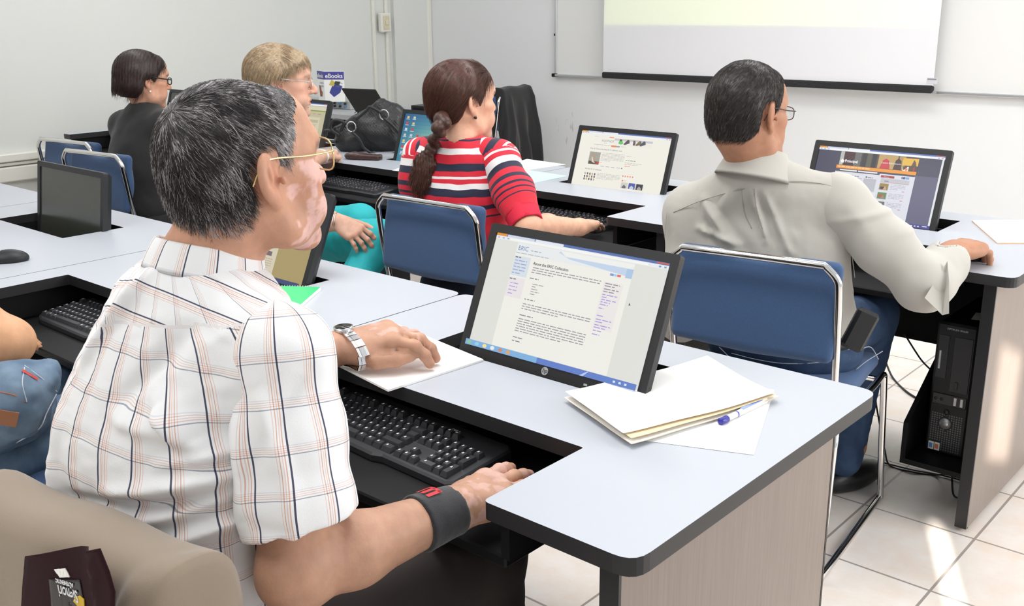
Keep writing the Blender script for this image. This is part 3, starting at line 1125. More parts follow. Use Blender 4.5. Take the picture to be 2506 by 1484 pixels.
kb0 = make_keyboard()
for i, (x, y, rz, z, lb) in enumerate((
        (-.672, .128, -.04, .649, 'black keyboard on the tray in front of the plaid-shirt man'),
        (-1.70, .125, 0.02, .649, 'black keyboard at the left edge, on the tray behind the plaid-shirt back'),
        (-1.66, 1.85, 0.0, .649, 'black keyboard on the tray under the hand of the woman in the striped top'),
        (-2.78, 1.83, -.02, .649, 'black keyboard on the tray between the blonde woman and the striped top'))):
    o = kb0 if i == 0 else copy_tree(kb0)
    o.location = (x, y, z)
    o.rotation_euler = (0, 0, rz)
    tag(o, lb, 'keyboard', 'black keyboards on the trays')
# ------------------------------------------------------------------ sculpting: signed distances -> one smooth mesh
def _n(v):
    v = np.array(v, np.float32)
    return v / (np.linalg.norm(v) + 1e-12)


def rot3(rx=0, ry=0, rz=0):
    cx, sx, cy, sy, cz, sz = math.cos(rx), math.sin(rx), math.cos(ry), math.sin(ry), math.cos(rz), math.sin(rz)
    X = np.array([[1, 0, 0], [0, cx, -sx], [0, sx, cx]])
    Y = np.array([[cy, 0, sy], [0, 1, 0], [-sy, 0, cy]])
    Z = np.array([[cz, -sz, 0], [sz, cz, 0], [0, 0, 1]])
    return (Z @ Y @ X).astype(np.float32)


def smin(a, b, k):
    if k <= 0:
        return np.minimum(a, b)
    h = np.maximum(k - np.abs(a - b), 0) / k
    return np.minimum(a, b) - h * h * k * .25


class Sdf:
    """an ordered list of blended shapes in a local frame"""
    def __init__(s):
        s.ops, s.warp, s.disp = [], None, None

    def _a(s, fn, c, r, k, mode):
        s.ops.append((fn, np.array(c, np.float32), float(r), k, mode))
        return s

    def ball(s, c, r, k=.01, mode='+'):
        c = np.array(c, np.float32)
        return s._a(lambda p: np.linalg.norm(p - c, axis=1) - r, c, r, k, mode)

    def cone(s, a, b, ra, rb, k=.01, mode='+', flat=None):
        a, b = np.array(a, np.float32), np.array(b, np.float32)
        ab = b - a
        L2 = float(ab @ ab) + 1e-9
        if flat is not None:
            fd, fs = _n(flat[0]), flat[1]                      # squash along a direction

            def fn(p):
                t = np.clip(((p - a) @ ab) / L2, 0, 1)
                q = p - a - t[:, None] * ab
                q = q + (q @ fd)[:, None] * fd * (1 / fs - 1)
                return (np.linalg.norm(q, axis=1) - (ra + (rb - ra) * t)) * min(1, fs)
        else:
            def fn(p):
                t = np.clip(((p - a) @ ab) / L2, 0, 1)
                return np.linalg.norm(p - a - t[:, None] * ab, axis=1) - (ra + (rb - ra) * t)
        m = max(ra, rb) * (1 if flat is None else max(1, flat[1]))
        return s._a(fn, (a + b) / 2, math.sqrt(L2) / 2 + m, k, mode)

    def chain(s, pts, rs, k=.01, mode='+', flat=None):
        for i in range(len(pts) - 1):
            s.cone(pts[i], pts[i + 1], rs[i], rs[i + 1], k, mode, flat)
        return s

    def ell(s, c, r, R=None, k=.01, mode='+'):
        c, r = np.array(c, np.float32), np.array(r, np.float32)

        def fn(p):
            q = p - c
            if R is not None:
                q = q @ R
            k0 = np.linalg.norm(q / r, axis=1)
            k1 = np.linalg.norm(q / (r * r), axis=1) + 1e-9
            return k0 * (k0 - 1) / k1
        return s._a(fn, c, float(r.max()), k, mode)

    def box(s, c, h, R=None, rr=.005, k=.005, mode='+'):
        c, h = np.array(c, np.float32), np.array(h, np.float32)

        def fn(p):
            q = p - c
            if R is not None:
                q = q @ R
            q = np.abs(q) - h + rr
            return np.linalg.norm(np.maximum(q, 0), axis=1) + np.minimum(q.max(1), 0) - rr
        return s._a(fn, c, float(np.linalg.norm(h)), k, mode)

    def plane(s, pt, nrm, k=.005, mode='-'):
        """mode '-' removes the side the normal points to"""
        pt, nrm = np.array(pt, np.float32), _n(nrm)
        return s._a(lambda p: -((p - pt) @ nrm), pt, 1e3, k, mode)

    def sub(s, other, R, t, sc=1.0, k=.01, mode='+', rad=.3, c=None):
        """another shape placed with rotation R, origin t, scale sc"""
        R, t = np.array(R, np.float32), np.array(t, np.float32)
        return s._a(lambda p: other((p - t) @ R / sc) * sc, t if c is None else c, rad, k, mode)

    def __call__(s, p):
        p = p.astype(np.float32)
        if s.warp is not None:
            p = s.warp(p)
        d = np.full(len(p), 1e3, np.float32)
        for fn, c, r, k, mode in s.ops:
            if mode == '+':
                far = np.linalg.norm(p - c, axis=1) - r if r < 100 else None
                if far is None:
                    d = smin(d, fn(p), k)
                else:
                    m = far < np.minimum(d, .06) + k + .002
                    e = far.copy()
                    e[~m] = np.maximum(e[~m], .0)
                    if m.any():
                        e[m] = fn(p[m])
                        dm = smin(d[m], e[m], k)
                        d2 = np.minimum(d, np.where(m, 1e3, np.maximum(far, .03)))
                        d2[m] = dm
                        d = d2
                    else:
                        d = np.minimum(d, np.maximum(far, .03))
            else:
                if r < 100:
                    m = np.linalg.norm(p - c, axis=1) - r < k + .01
                    if m.any():
                        e = fn(p[m])
                        d[m] = -smin(-d[m], e, k) if mode == '-' else d[m]
                else:
                    d = -smin(-d, fn(p), k)
        if s.disp is not None:
            m = np.abs(d) < .05
            if m.any():
                d[m] = d[m] - s.disp(p[m])
        return d


def sculpt(sdf, lo, hi, h):
    """naive surface nets of sdf=0 inside the box lo..hi, cell size h (blocks away from the surface are skipped)"""
    lo, hi = np.array(lo, np.float32), np.array(hi, np.float32)
    n = np.ceil((hi - lo) / h).astype(int) + 1
    B = 6
    nb = (n + B - 1) // B
    g = [np.arange(k) for k in nb]
    bi = np.stack(np.meshgrid(*g, indexing='ij'), -1).reshape(-1, 3)
    cen = lo + (bi * B + (B - 1) / 2) * h
    dc = sdf(cen)
    act = np.abs(dc) < B * h * .95 + .004
    V = np.ones(nb * B, np.float32)
    big = np.repeat(np.repeat(np.repeat(dc.reshape(nb), B, 0), B, 1), B, 2)
    V[:] = big
    del big
    off = np.stack(np.meshgrid(*[np.arange(B)] * 3, indexing='ij'), -1).reshape(-1, 3)
    A = bi[act]
    for c0 in range(0, len(A), 1500):
        ch = A[c0:c0 + 1500]
        idx = (ch[:, None, :] * B + off[None]).reshape(-1, 3)
        V[idx[:, 0], idx[:, 1], idx[:, 2]] = sdf(lo + idx * h)
    V = V[:n[0], :n[1], :n[2]]
    S = V < 0
    c8 = [S[i:n[0] - 1 + i, j:n[1] - 1 + j, k:n[2] - 1 + k] for i in (0, 1) for j in (0, 1) for k in (0, 1)]
    cnt = sum(c.astype(np.int8) for c in c8)
    cells = np.argwhere((cnt > 0) & (cnt < 8))
    if not len(cells):
        return np.zeros((0, 3)), np.zeros((0, 4), int)
    cid = -np.ones(np.array(n) - 1, int)
    cid[cells[:, 0], cells[:, 1], cells[:, 2]] = np.arange(len(cells))
    acc = np.zeros((len(cells), 3))
    num = np.zeros(len(cells))
    cor = [(i, j, k) for i in (0, 1) for j in (0, 1) for k in (0, 1)]
    for a in cor:
        for ax in range(3):
            if a[ax] == 1:
                continue
            b_ = list(a)
            b_[ax] = 1
            va = V[cells[:, 0] + a[0], cells[:, 1] + a[1], cells[:, 2] + a[2]]
            vb = V[cells[:, 0] + b_[0], cells[:, 1] + b_[1], cells[:, 2] + b_[2]]
            m = (va < 0) != (vb < 0)
            t = np.where(m, va / np.where(m, va - vb, 1), 0)
            p = np.array(a, float)[None] + t[:, None] * np.eye(3)[ax][None]
            acc[m] += p[m]
            num[m] += 1
    P = lo + (cells + acc / num[:, None]) * h
    F = []
    for ax in range(3):
        a1, a2 = (ax + 1) % 3, (ax + 2) % 3
        s0 = [slice(0, n[i]) for i in range(3)]
        s0[ax] = slice(0, n[ax] - 1)
        s1 = list(s0)
        s1[ax] = slice(1, n[ax])
        e = np.argwhere(S[tuple(s0)] != S[tuple(s1)])
        ok = (e[:, a1] > 0) & (e[:, a2] > 0) & (e[:, a1] < n[a1] - 1) & (e[:, a2] < n[a2] - 1)
        e = e[ok]
        q = []
        for d1, d2 in ((1, 1), (0, 1), (0, 0), (1, 0)):
            c = e.copy()
            c[:, a1] -= d1
            c[:, a2] -= d2
            q.append(cid[c[:, 0], c[:, 1], c[:, 2]])
        Q = np.stack(q, 1)
        ins = S[e[:, 0], e[:, 1], e[:, 2]]
        Q[~ins] = Q[~ins][:, ::-1]
        F.append(Q[(Q >= 0).all(1)])
    return P, np.concatenate(F)


def mesh_np(name, P, F, mats, parent=None, cols=None, uv=None, mi=None, smooth=True):
    me = bpy.data.meshes.new(name)
    me.vertices.add(len(P))
    me.vertices.foreach_set('co', np.asarray(P, np.float32).ravel())
    k = F.shape[1]
    me.loops.add(F.size)
    me.loops.foreach_set('vertex_index', F.ravel().astype(np.int32))
    me.polygons.add(len(F))
    me.polygons.foreach_set('loop_start', np.arange(0, F.size, k, dtype=np.int32))
    for m_ in (mats if isinstance(mats, (list, tuple)) else [mats]):
        me.materials.append(m_)
    if mi is not None:
        me.polygons.foreach_set('material_index', mi.astype(np.int32))
    me.polygons.foreach_set('use_smooth', np.full(len(F), smooth))
    if cols is not None:
        a = me.attributes.new('col', 'FLOAT_COLOR', 'POINT')
        c4 = np.ones((len(P), 4), np.float32)
        c4[:, :3] = cols
        a.data.foreach_set('color', c4.ravel())
    if uv is not None:
        a = me.attributes.new('cloth', 'FLOAT_VECTOR', 'POINT')
        c3 = np.zeros((len(P), 3), np.float32)
        c3[:, :uv.shape[1]] = uv
        a.data.foreach_set('vector', c3.ravel())
    me.update()
    me.validate()
    o = bpy.data.objects.new(name, me)
    COL.objects.link(o)
    if parent is not None:
        o.parent = parent
    return o


def join_np(parts):
    Ps, Fs, o = [], [], 0
    for P, F in parts:
        Ps.append(P)
        Fs.append(F + o)
        o += len(P)
    return np.concatenate(Ps), np.concatenate(Fs)


def vnoise(p, seed=0):
    """cheap smooth value noise, -1..1"""
    p = np.asarray(p, np.float64)
    i = np.floor(p).astype(np.int64)
    f = p - i
    f = f * f * (3 - 2 * f)
    out = 0
    for a in (0, 1):
        for b_ in (0, 1):
            for c in (0, 1):
                h = (i[:, 0] + a) * 374761393 + (i[:, 1] + b_) * 668265263 + (i[:, 2] + c) * 2147483647 + seed * 974634777
                h = (h ^ (h >> 13)) * 1274126177
                h = ((h ^ (h >> 16)) & 0xffff) / 32767.5 - 1
                out = out + h * (f[:, 0] if a else 1 - f[:, 0]) * (f[:, 1] if b_ else 1 - f[:, 1]) * (f[:, 2] if c else 1 - f[:, 2])
    return out


# ------------------------------------------------------------------ chairs
def pad_sdf(hw, hh, th, notch):
    s = Sdf()
    s.box((0, 0, 0), (hw, th / 2, hh), rr=.02)
    s.ell((0, th * .35, -.01), (hw * .97, th * .75, hh * .93), k=.03)
    if notch:
        s.ell((0, .02, hh + .005), (.085, .08, .022), k=.03, mode='-')
    return s


_P, _Fc = sculpt(pad_sdf(.211, .123, .032, True), (-.23, -.04, -.14), (.23, .06, .15), .0052)
BACKPAD = (_P, _Fc)
_s = Sdf().box((0, 0, 0), (.21, .205, .022), rr=.02).ell((0, 0, .008), (.20, .195, .03), k=.03)
SEATPAD = sculpt(_s, (-.24, -.24, -.05), (.24, .24, .06), .0065)


def make_chair():
    t = empty('stacking_chair', (0, 0, 0))
    P, F = BACKPAD
    Rb = rot3(R_(-9))
    P2 = P @ Rb.T + np.array([0, -.232, .705])
    mesh_np('backrest', P2, F, M['blue'], t)
    P, F = SEATPAD
    mesh_np('seat', P @ rot3(R_(3)).T + np.array([0, -.01, .455]), F, M['blue'], t)
    r = .0095
    # the bent tube round the back and down to the seat
    pts = []
    xo, zt, yb = .214, .826, -.262
    A = [(-xo + .004, -.205, .43), (-xo, -.238, .62), (-xo, yb + .004, .76), (-xo + .006, yb - .0, zt - .03), (-xo + .035, yb - .003, zt),
         (xo - .035, yb - .003, zt), (xo - .006, yb, zt - .03), (xo, yb + .004, .76), (xo, -.238, .62), (xo - .004, -.205, .43)]
    A[4] = (-xo + .035, yb - .003, zt)
    path = smooth_path(A[:5], 6)[:-1] + smooth_path([A[4], A[5]], 3)[:-1] + smooth_path(A[5:], 6)
    MB().tube(path, r, 12).build('back_tube', M['chrome'], t)
    for sx in (-1, 1):
        x = sx * .222
        q = [(x, -.215, .40), (x, -.235, .20), (x, -.255, .02), (x, -.22, r), (x, .25, r), (x, .295, .02), (x, .27, .12), (x, .215, .38), (x, .19, .425), (x, .10, .42), (x, -.19, .418)]
        MB().tube(smooth_path(q, 5), r, 10).build('sled_leg', M['chrome'], t)
    for y in (-.15, .16):
        MB().tube([(-.222, y, .42), (.222, y, .42)], .008, 10).build('seat_rail', M['chrome'], t)
    return t


ch0 = make_chair()
CH = [(-.545, 1.495, .115, 'blue chair under the man in the grey shirt', None),
      (-1.655, 1.50, .03, 'blue chair with chrome tube under the woman in the striped top', None),
      (-3.60, 1.40, .10, 'blue chair at the left behind the dark monitor, under the black jacket woman', None),
      (-4.10, 1.52, .12, 'empty blue chair farthest left near the trunking on the wall', None),
      (-2.78, 1.42, -.1, 'blue chair under the blonde woman, only its seat edge showing', None),
      (-.535, -.225, .16, 'chair of the plaid-shirt man, draped with the khaki jacket', None),
      (-1.50, -.24, .10, 'blue chair at the left edge under the person in jeans', None),
      (-4.34, 4.42, 1.75, 'blue chair facing left by the front wall, black jacket over its back', None)]
CHAIR = []
for i, (x, y, rz, lb, _) in enumerate(CH):
    o = ch0 if i == 0 else copy_tree(ch0)
    o.location = (x, y, 0)
    o.rotation_euler = (0, 0, rz)
    CHAIR.append(tag(o, lb, 'chair', 'blue upholstered chairs'))


# ------------------------------------------------------------------ computers under the tables
def make_pc():
    """front face at y=0 facing -Y, width along X, standing upright"""
    W_, H_, D_ = .108, .40, .34
    t = empty('desktop_computer', (0, 0, 0))
    MB().box(-W_ / 2, W_ / 2, .018, D_, 0, H_, bev=.004).build('metal_case', M['black'], t)
    f = MB()
    f.box(-W_ / 2 - .002, W_ / 2 + .002, 0, .02, .004, H_ + .002, bev=.007)
    f.build('front_bezel', M['bezel'], t)
    dk = M['gloss']
    MB().box(-.048, -.018, -.0014, .002, .235, .365, bev=.001).build('floppy_drive', M['key'], t)
    MB().box(-.043, -.036, -.0028, 0, .262, .318, bev=.001).build('drive_slot', M['silver'], t)
    MB().box(-.005, .046, -.0014, .002, .20, .365, bev=.001).build('optical_drive', M['key'], t)
    MB().box(.008, .018, -.0026, 0, .208, .232, bev=.001).build('eject_button', dk, t)
    MB().box(-.048, .048, -.002, .002, .155, .19, bev=.002).build('port_panel', dk, t)
    for x in (.016, .034):
        u_ = MB().box(x - .004, x + .004, -.0026, 0, .160, .184, bev=.0005).build('usb_port', M['silver'], t)
    for x in (-.038, -.022):
        MB().cyl((x, -.003, .172), (x, 0, .172), .0045, 14).build('audio_jack', M['kbody'], t)
    MB().cyl((-.004, -.004, .135), (-.004, .001, .135), .008, 20).build('power_button', M['key'], t)
    lg = MB().cyl((-.004, -.0045, .10), (-.004, .001, .10), .016, 32, r2=.017).build('round_emblem', M['silver'], t)
    v, fc = text_polys('DELL', .008, 'CENTER')
    tm = MB()
    tm.add([(-.004 + a, -.0048, .097 + b_) for a, b_ in v], fc)
    tm.build('emblem_letters', M['kbody'], lg)
    g = MB()
    for i in range(13):
        for j in range(17):
            x, z = -.042 + i * .0068, .018 + j * .0068
            if math.hypot(x + .004, z - .10) < .021 or (x < -.012 and z < .045):
                continue
            g.box(x - .0018, x + .0018, -.0012, .001, z - .002, z + .002)
    g.build('vent_grille', M['alu_dark'], t)['kind'] = 'stuff'
    for x, c in ((-.037, M['stick_blue']), (-.020, M['stick_red'])):
        st = MB().box(x - .0075, x + .0075, -.0016, 0, .012, .036).build('sticker', M['paper'], t)
        MB().box(x - .006, x + .004, -.002, -.0015, .017, .031).build('sticker_print', c, st)
    v, fc = text_polys('OPTIPLEX GX520', .0075, 'CENTER')
    tm = MB()
    tm.add([(-.0 + a, -.0006, .382 + b_) for a, b_ in v], fc)
    tm.build('model_lettering', M['legend'], t)
    return t


M['alu_dark'] = mat('dull_grey_mesh', (.16, .16, .17), .4, metal=.5)
M['stick_blue'] = mat('sticker_blue', (.1, .3, .65), .4)
M['stick_red'] = mat('sticker_red', (.75, .22, .12), .4)
pc0 = make_pc()
for i, (tk, lb) in enumerate((((2, 0), 'black upright computer on the shelf under the rightmost back-row table'),
                              ((1, 0), 'black upright computer under the nearest table beside its right panel'),
                              ((2, 2), 'black computer in shadow under the table left of the striped top woman'))):
    o = pc0 if i == 0 else copy_tree(pc0)
    tb = TAB[tk].location
    o.location = (tb[0] - .158 - (.03 if i == 0 else 0), tb[1] + .215, .1345)
    tag(o, lb, 'computer', 'black upright computers')
# paper scrap on top of the first computer
c_ = MB().prism([(-.03, -.04), (.04, -.05), (.05, .02), (-.01, .035)], 0, .0006).build('paper_scrap', M['paper'])
c_.location = (-.21, 2.06, .5368)
c_.rotation_euler = (0, 0, .4)
tag(c_, 'small torn paper scrap lying on top of the rightmost computer', 'paper')


def cable(label, pts, r=.0028, name='cable'):
    return tag(MB().tube(smooth_path(pts, 10), r, 8).build(name, M['cable']), label, 'cable', 'black cables under the tables')


fz = .004
cable('black cable hanging behind the jeans and looping over the floor to the rightmost computer',
      [at(2180, 705, Y=2.25), at(2172, 800, Y=2.25), at(2160, 880, Y=2.15), at(2143, 960, Y=2.1), at(2152, 1035, Y=2.05), at(2165, 1100, Z=.06), at(2178, 1140, Z=fz), at(2230, 1155, Z=fz), at(2290, 1163, Z=fz), at(2345, 1155, Z=.05)])
cable('black cable slanting down from the rear panel to the computer shelf',
      [at(2212, 815, Y=2.31), at(2240, 860, Y=2.31), at(2262, 890, Y=2.31), at(2300, 925, Y=2.31), at(2330, 950, Y=2.31)], .003)
cable('thin dark cable lying across the floor tiles below the shelf',
      [at(2150, 1130, Z=fz), at(2230, 1150, Z=fz), at(2310, 1165, Z=fz), at(2400, 1190, Z=fz)], .0025)
cable('short black cable looping below the computer shelf',
      [at(2330, 1155, Z=.10), at(2330, 1180, Z=.04), at(2336, 1215, Z=fz), at(2370, 1220, Z=fz), at(2410, 1208, Z=fz)], .003)
cable('grey-black cable bundle dropping to the tiles behind the jeans',
      [at(2165, 880, Z=.05), at(2185, 925, Z=fz), at(2220, 960, Z=fz), at(2262, 985, Z=fz)], .004)


# ------------------------------------------------------------------ papers, notebooks, mice
def sheet(name, c4, z, th, m, label, cat, group=None, curl=0.0, edge=None):
    """a sheet or pad through four corners (x, y), optionally with lifted edges"""
    n = 16
    c4 = [np.array(c, float) for c in c4]
    P, Fq = [], []
    for k in range(2):
        for i in range(n + 1):
            for j in range(n + 1):
                u, v_ = i / n, j / n
                p = c4[0] * (1 - u) * (1 - v_) + c4[1] * u * (1 - v_) + c4[2] * u * v_ + c4[3] * (1 - u) * v_
                lift = curl * (abs(2 * u - 1) ** 3 * .6 + (2 * v_ - 1) ** 2 * .25 + .3 * math.sin(u * 5 + v_ * 3) ** 2)
                P.append((p[0], p[1], z + lift + (th if k else 0)))
    N = n + 1
    mi = []
    for i in range(n):
        for j in range(n):
            a = i * N + j
            Fq.append((a, a + 1, a + N + 1, a + N))
            mi.append(0)
            b_ = a + N * N
            Fq.append((b_, b_ + N, b_ + N + 1, b_ + 1))
            mi.append(0)
    for i in range(n):
        for a, b_ in (((i + 1) * N, i * N), (i * N + n, (i + 1) * N + n), (i, i + 1), (n * N + i + 1, n * N + i)):
            Fq.append((a, b_, b_ + N * N, a + N * N))
            mi.append(1)
    o = mesh_np(name, np.array(P), np.array(Fq), [m, edge or m], None, mi=np.array(mi), smooth=False)
    return tag(o, label, cat, group)


xy = lambda px, py, z=TZ: tuple(at(px, py, Z=z)[:2])
q_, p_, s_ = np.array(xy(965, 795)), np.array(xy(1183, 885)), np.array(xy(950, 960))
sheet('paper_pad', [s_, p_, q_, q_ + s_ - p_], TZ + .0004, .004, M['paper'], 'white paper pad under the hand with the steel watch, overhanging the keyboard notch', 'paper')
a_, b_, c_, d_ = [np.array(xy(*k)) for k in ((1545, 1100), (1905, 985), (1735, 895), (1380, 985))]
bot = [np.array(xy(*k)) for k in ((1560, 1078), (1845, 1115), (1895, 955), (1650, 930))]
sheet('loose_sheet', bot, TZ + .0004, .0005, M['paper'], 'lone white sheet lying lowest under the folder on the nearest table', 'paper')
pen_a, pen_b = np.array(xy(1762, 1042)), np.array(xy(1880, 985))
sheet('manila_folder', [a_, b_, c_ + (b_ - a_) * .0, d_], TZ + .003, .0012, M['paper'], 'pale folder with manila inside on the right end of the nearest table', 'folder', curl=.006, edge=M['paperedge'])
off = (b_ - a_) * .03
sheet('paper_stack', [a_ - off * .2 + (d_ - a_) * .10, b_ - off * 1.2, c_ - off * .6, d_ + off * .3], TZ + .0135, .0012, M['paper'], 'curling white sheets on top of the pale folder on the nearest table', 'paper', curl=.006)
sheet('manila_inset', [a_ + (d_ - a_) * .03 + off * .4, b_ - off * .8, c_ - off, d_ + off], TZ + .0095, .0008, M['paperedge'], 'tan sheet edge showing between the stacked papers on the nearest table', 'paper', curl=.006)
pn = empty('marker_pen', (*pen_a, TZ + .0065), math.atan2(*(pen_b - pen_a)[::-1]), 'white pen with a dark blue cap poking out from under the papers', 'pen')
MB().cyl((.02, 0, 0), (.135, 0, 0), .0052, 16).build('barrel', M['paper'], pn)
MB().tube([(-.001, 0, 0), (.001, 0, 0), (.019, 0, 0)], .006, 16, rs=[.0045, .006, .006]).build('cap', mat('deep_blue_plastic', (.03, .03, .30), .3), pn)
MB().box(.062, .12, -.0030, .0030, .003, .0058).build('printed_band', mat('blue_print', (.25, .35, .8), .4), pn)
MB().cyl((.045, 0, 0), (.048, 0, 0), .0055, 16).build('blue_ring', mat('ring_blue', (.05, .06, .45), .3), pn)

A_ = np.array(xy(785, 703, TZ + .008))
u_ = np.array([-.834, -.551])
v_ = np.array([.56, -.83])
nb_ = sheet('notebook', [A_ + u_ * .15, A_, A_ + v_ * .205, A_ + u_ * .15 + v_ * .205][::-1], TZ + .0004, .008, M['green'], 'green spiral notebook under the chin of the plaid-shirt man', 'notebook', edge=M['paper'])
sp = MB()
for i in range(22):
    c = A_ + u_ * (.006 + i * .0066)
    ring = [(c[0] + .0035 * math.cos(a) * (-v_[0]), c[1] + .0035 * math.cos(a) * (-v_[1]), TZ + .0055 + .005 * math.sin(a)) for a in np.linspace(0, 2 * math.pi, 10, endpoint=False)]
    sp.tube(ring, .0006, 6, closed=True)
sp.build('spiral_binding', M['silver'], nb_)

sheet('cyan_folder', [xy(1252, 452), xy(1290, 452), xy(1388, 432), xy(1268, 414)], TZ + .0004, .0015, M['cyan'], 'pale cyan folder on the table right of the striped sleeve', 'folder')
sheet('white_sheet', [xy(1180, 420), xy(1270, 420), xy(1384, 403), xy(1290, 390)], TZ + .0004, .0008, M['paper'], 'white sheet on the table behind the cyan folder', 'paper')
sheet('index_card', [xy(960, 418), xy(1040, 426), xy(1060, 402), xy(1005, 402)], TZ + .0004, .001, M['paper'], 'white card poking out left of the striped top', 'paper')
sheet('document_folder', [xy(2440, 597), xy(2640, 597), xy(2600, 540), xy(2378, 542)], TZ + .0004, .003, M['paper'], 'manila document folder at the right edge beyond the hand on the mouse', 'folder', edge=mat('orange_paper_edge', (.85, .5, .3), .7))


def make_mouse():
    t = empty('computer_mouse', (0, 0, 0))
    s = Sdf().ell((0, 0, .008), (.031, .056, .026), k=.01)
    s.plane((0, 0, .001), (0, 0, -1), k=.002)
    P, F = sculpt(s, (-.04, -.065, -.01), (.04, .065, .045), .0025)
    mesh_np('mouse_shell', P, F, M['bezel'], t)
    s = Sdf().ell((0, 0, .0086), (.0205, .050, .0262), k=.01)
    s.plane((0, 0, .018), (0, 0, -1), k=.002)
    s.plane((0, .012, 0), (0, -1, 0), k=.001)
    P, F = sculpt(s, (-.04, -.065, -.01), (.04, .065, .045), .0025)
    mesh_np('button_plate', P, F, M['silver'], t)
    MB().tube([(-.003, .03, .0285), (.003, .03, .0285)], .0065, 16).build('scroll_wheel', M['black'], t)
    return t


ms = make_mouse()
p = at(2405, 622, Z=TZ + .01)
ms.location = (p[0] - .012, p[1] - .012, TZ)
tag(ms, 'black mouse under the right hand of the man in the grey shirt', 'mouse', 'computer mice')
ms2 = copy_tree(ms)
p = at(18, 632, Z=TZ + .01)
ms2.location = (p[0], p[1], TZ)
ms2.rotation_euler = (0, 0, 2.6)
tag(ms2, 'black and silver mouse lying alone at the left edge of the front row', 'mouse', 'computer mice')
ms3 = copy_tree(ms)
ms3.location = (-.333, .185, TRZ)
ms3.rotation_euler = (0, 0, 0)
tag(ms3, 'black mouse on the tray under the right hand of the plaid-shirt man', 'mouse', 'computer mice')

# ------------------------------------------------------------------ console table in the far corner and what stands on it
ct = empty('console_table', (-5.3, 3.32, 0), 0, 'grey-topped console table with black front in the far corner', 'table')
MB().box(0, 1.50, 0, .62, .715, .75, 0, bev=.003).build('desktop', M['vinyl'], ct)
MB().box(.02, 1.48, .004, .02, .12, .714).build('front_panel', M['black'], ct)
for x in (.02, 1.46):
    MB().box(x, x + .02, .021, .60, 0, .714).build('side_panel', M['black'], ct)
e0 = at(866, 276, Z=.75)
mx_ = empty('audio_mixer', (e0[0] - .36, e0[1] + .24, .7505), .0, 'pale audio mixer with rows of knobs under the folded card', 'mixer')
MB().box(-.24, .20, -.13, .13, 0, .055, bev=.004).build('housing', M['vinyl'], mx_)
for i in range(7):
    for j in range(2):
        x, z = -.18 + i * .055, .018 + j * .02
        MB().cyl((x, -.13, z), (x, -.142, z), .0075, 10).build('knob', M['stick_blue'] if (i + j) % 3 == 0 else M['kbody'], mx_)
e1_ = at(797, 249, Z=.806)
eb = empty('folded_card_display', (*(e1_[:2] + np.array([.0, .0])), .806), R_(12), 'white and blue three-sided card with the word eBooks beside the laptop', 'display card')


def card(name, x0, x1, rz):
    h = .20
    Mx = Matrix.Rotation(rz, 4, 'Z')
    o = MB().box(x0, x1, -.001, .001, 0, h, M4=Mx).build(name, M['paper'], eb)
    bl = MB().box(x0, x1, -.0022, -.0012, h - .055, h - .004, M4=Mx).build('blue_header', mat('header_blue', (.07, .07, .33), .5), o)
    wd = x1 - x0
    v, f = text_polys('eBooks', .046, 'CENTER', bold=.0008)
    k = wd * .92 / .145
    t_ = MB()
    t_.add([tuple(Mx @ Vector(((x0 + x1) / 2 + a * k, -.003, h - .045 + b_ * k))) for a, b_ in v], f)
    t_.build('header_word', M['paper'], o)
    for i, wrd in enumerate(('Available', 'HERE')):
        v, f = text_polys(wrd, .024, 'RIGHT')
        k2 = .8
        t_ = MB()
        t_.add([tuple(Mx @ Vector((x1 - .012 + a * k2, -.002, h - .085 - i * .022 + b_ * k2))) for a, b_ in v], f)
        t_.build('caption', mat('caption_grey', (.3, .3, .38), .6), o)
    return o


c1 = card('card_panel', -.002, .135, R_(22))
c2 = card('card_panel', -.125, -.004, R_(-30))
pi_ = MB()
Mx = Matrix.Rotation(R_(22), 4, 'Z')
for pts, m_ in (([(.03, .06), (.06, .03), (.105, .06), (.12, .10), (.08, .12), (.05, .10)], 0), ([(.03, .11), (.06, .10), (.075, .125), (.05, .145)], 1), ([(.065, .115), (.10, .11), (.11, .13), (.075, .135)], 2)):
    pi_.add([tuple(Mx @ Vector((x, -.002 - .0002 * m_, z))) for x, z in pts], [tuple(range(len(pts)))], m_)
pi_.build('printed_picture', [mat('print_blue', (.06, .07, .3), .5), mat('print_yellow', (.6, .5, .12), .5), mat('print_dark', (.05, .06, .05), .5)], c1)
pi_ = MB()
Mx = Matrix.Rotation(R_(-30), 4, 'Z')
pi_.add([tuple(Mx @ Vector((x, -.002, z))) for x, z in ((-.09, .03), (-.05, .03), (-.04, .06), (-.06, .07), (-.065, .10), (-.10, .105))], [tuple(range(6))])
pi_.build('printed_picture', mat('print_brown', (.30, .10, .05), .5), c2)

lb_ = np.array(at(872, 276, Z=.765))
rb_ = np.array(at(990, 271, Z=.765))
wl = .27
lp = empty('laptop', (*lb_[:2], .7505), R_(10), 'open black laptop seen from behind its lid on the console table', 'laptop')
MB().box(0, wl, .005, .25, 0, .022, bev=.004).build('laptop_base', M['bezel'], lp)
Ml = Matrix.Translation((0, .0, .02)) @ Matrix.Rotation(R_(40), 4, 'X')
MB().box(0, wl, -.006, .006, 0, .205, bev=.005, M4=Ml).build('laptop_lid', M['bezel'], lp)
MB().box(.02, wl - .02, .0062, .0075, .015, .19, M4=Ml).build('laptop_display', M['offscreen'], lp)
dk_ = at(1000, 268, Z=.77)
dv = empty('network_switch', (dk_[0], dk_[1] + .02, .7505), .02, 'low black slotted box right of the laptop on the console table', 'device')
MB().box(0, .30, 0, .16, 0, .045, bev=.003).build('housing', M['bezel'], dv)
g = MB()
for i in range(16):
    g.box(.02 + i * .0165, .031 + i * .0165, -.0015, .001, .012, .03)
g.build('port_row', M['black'], dv)['kind'] = 'stuff'
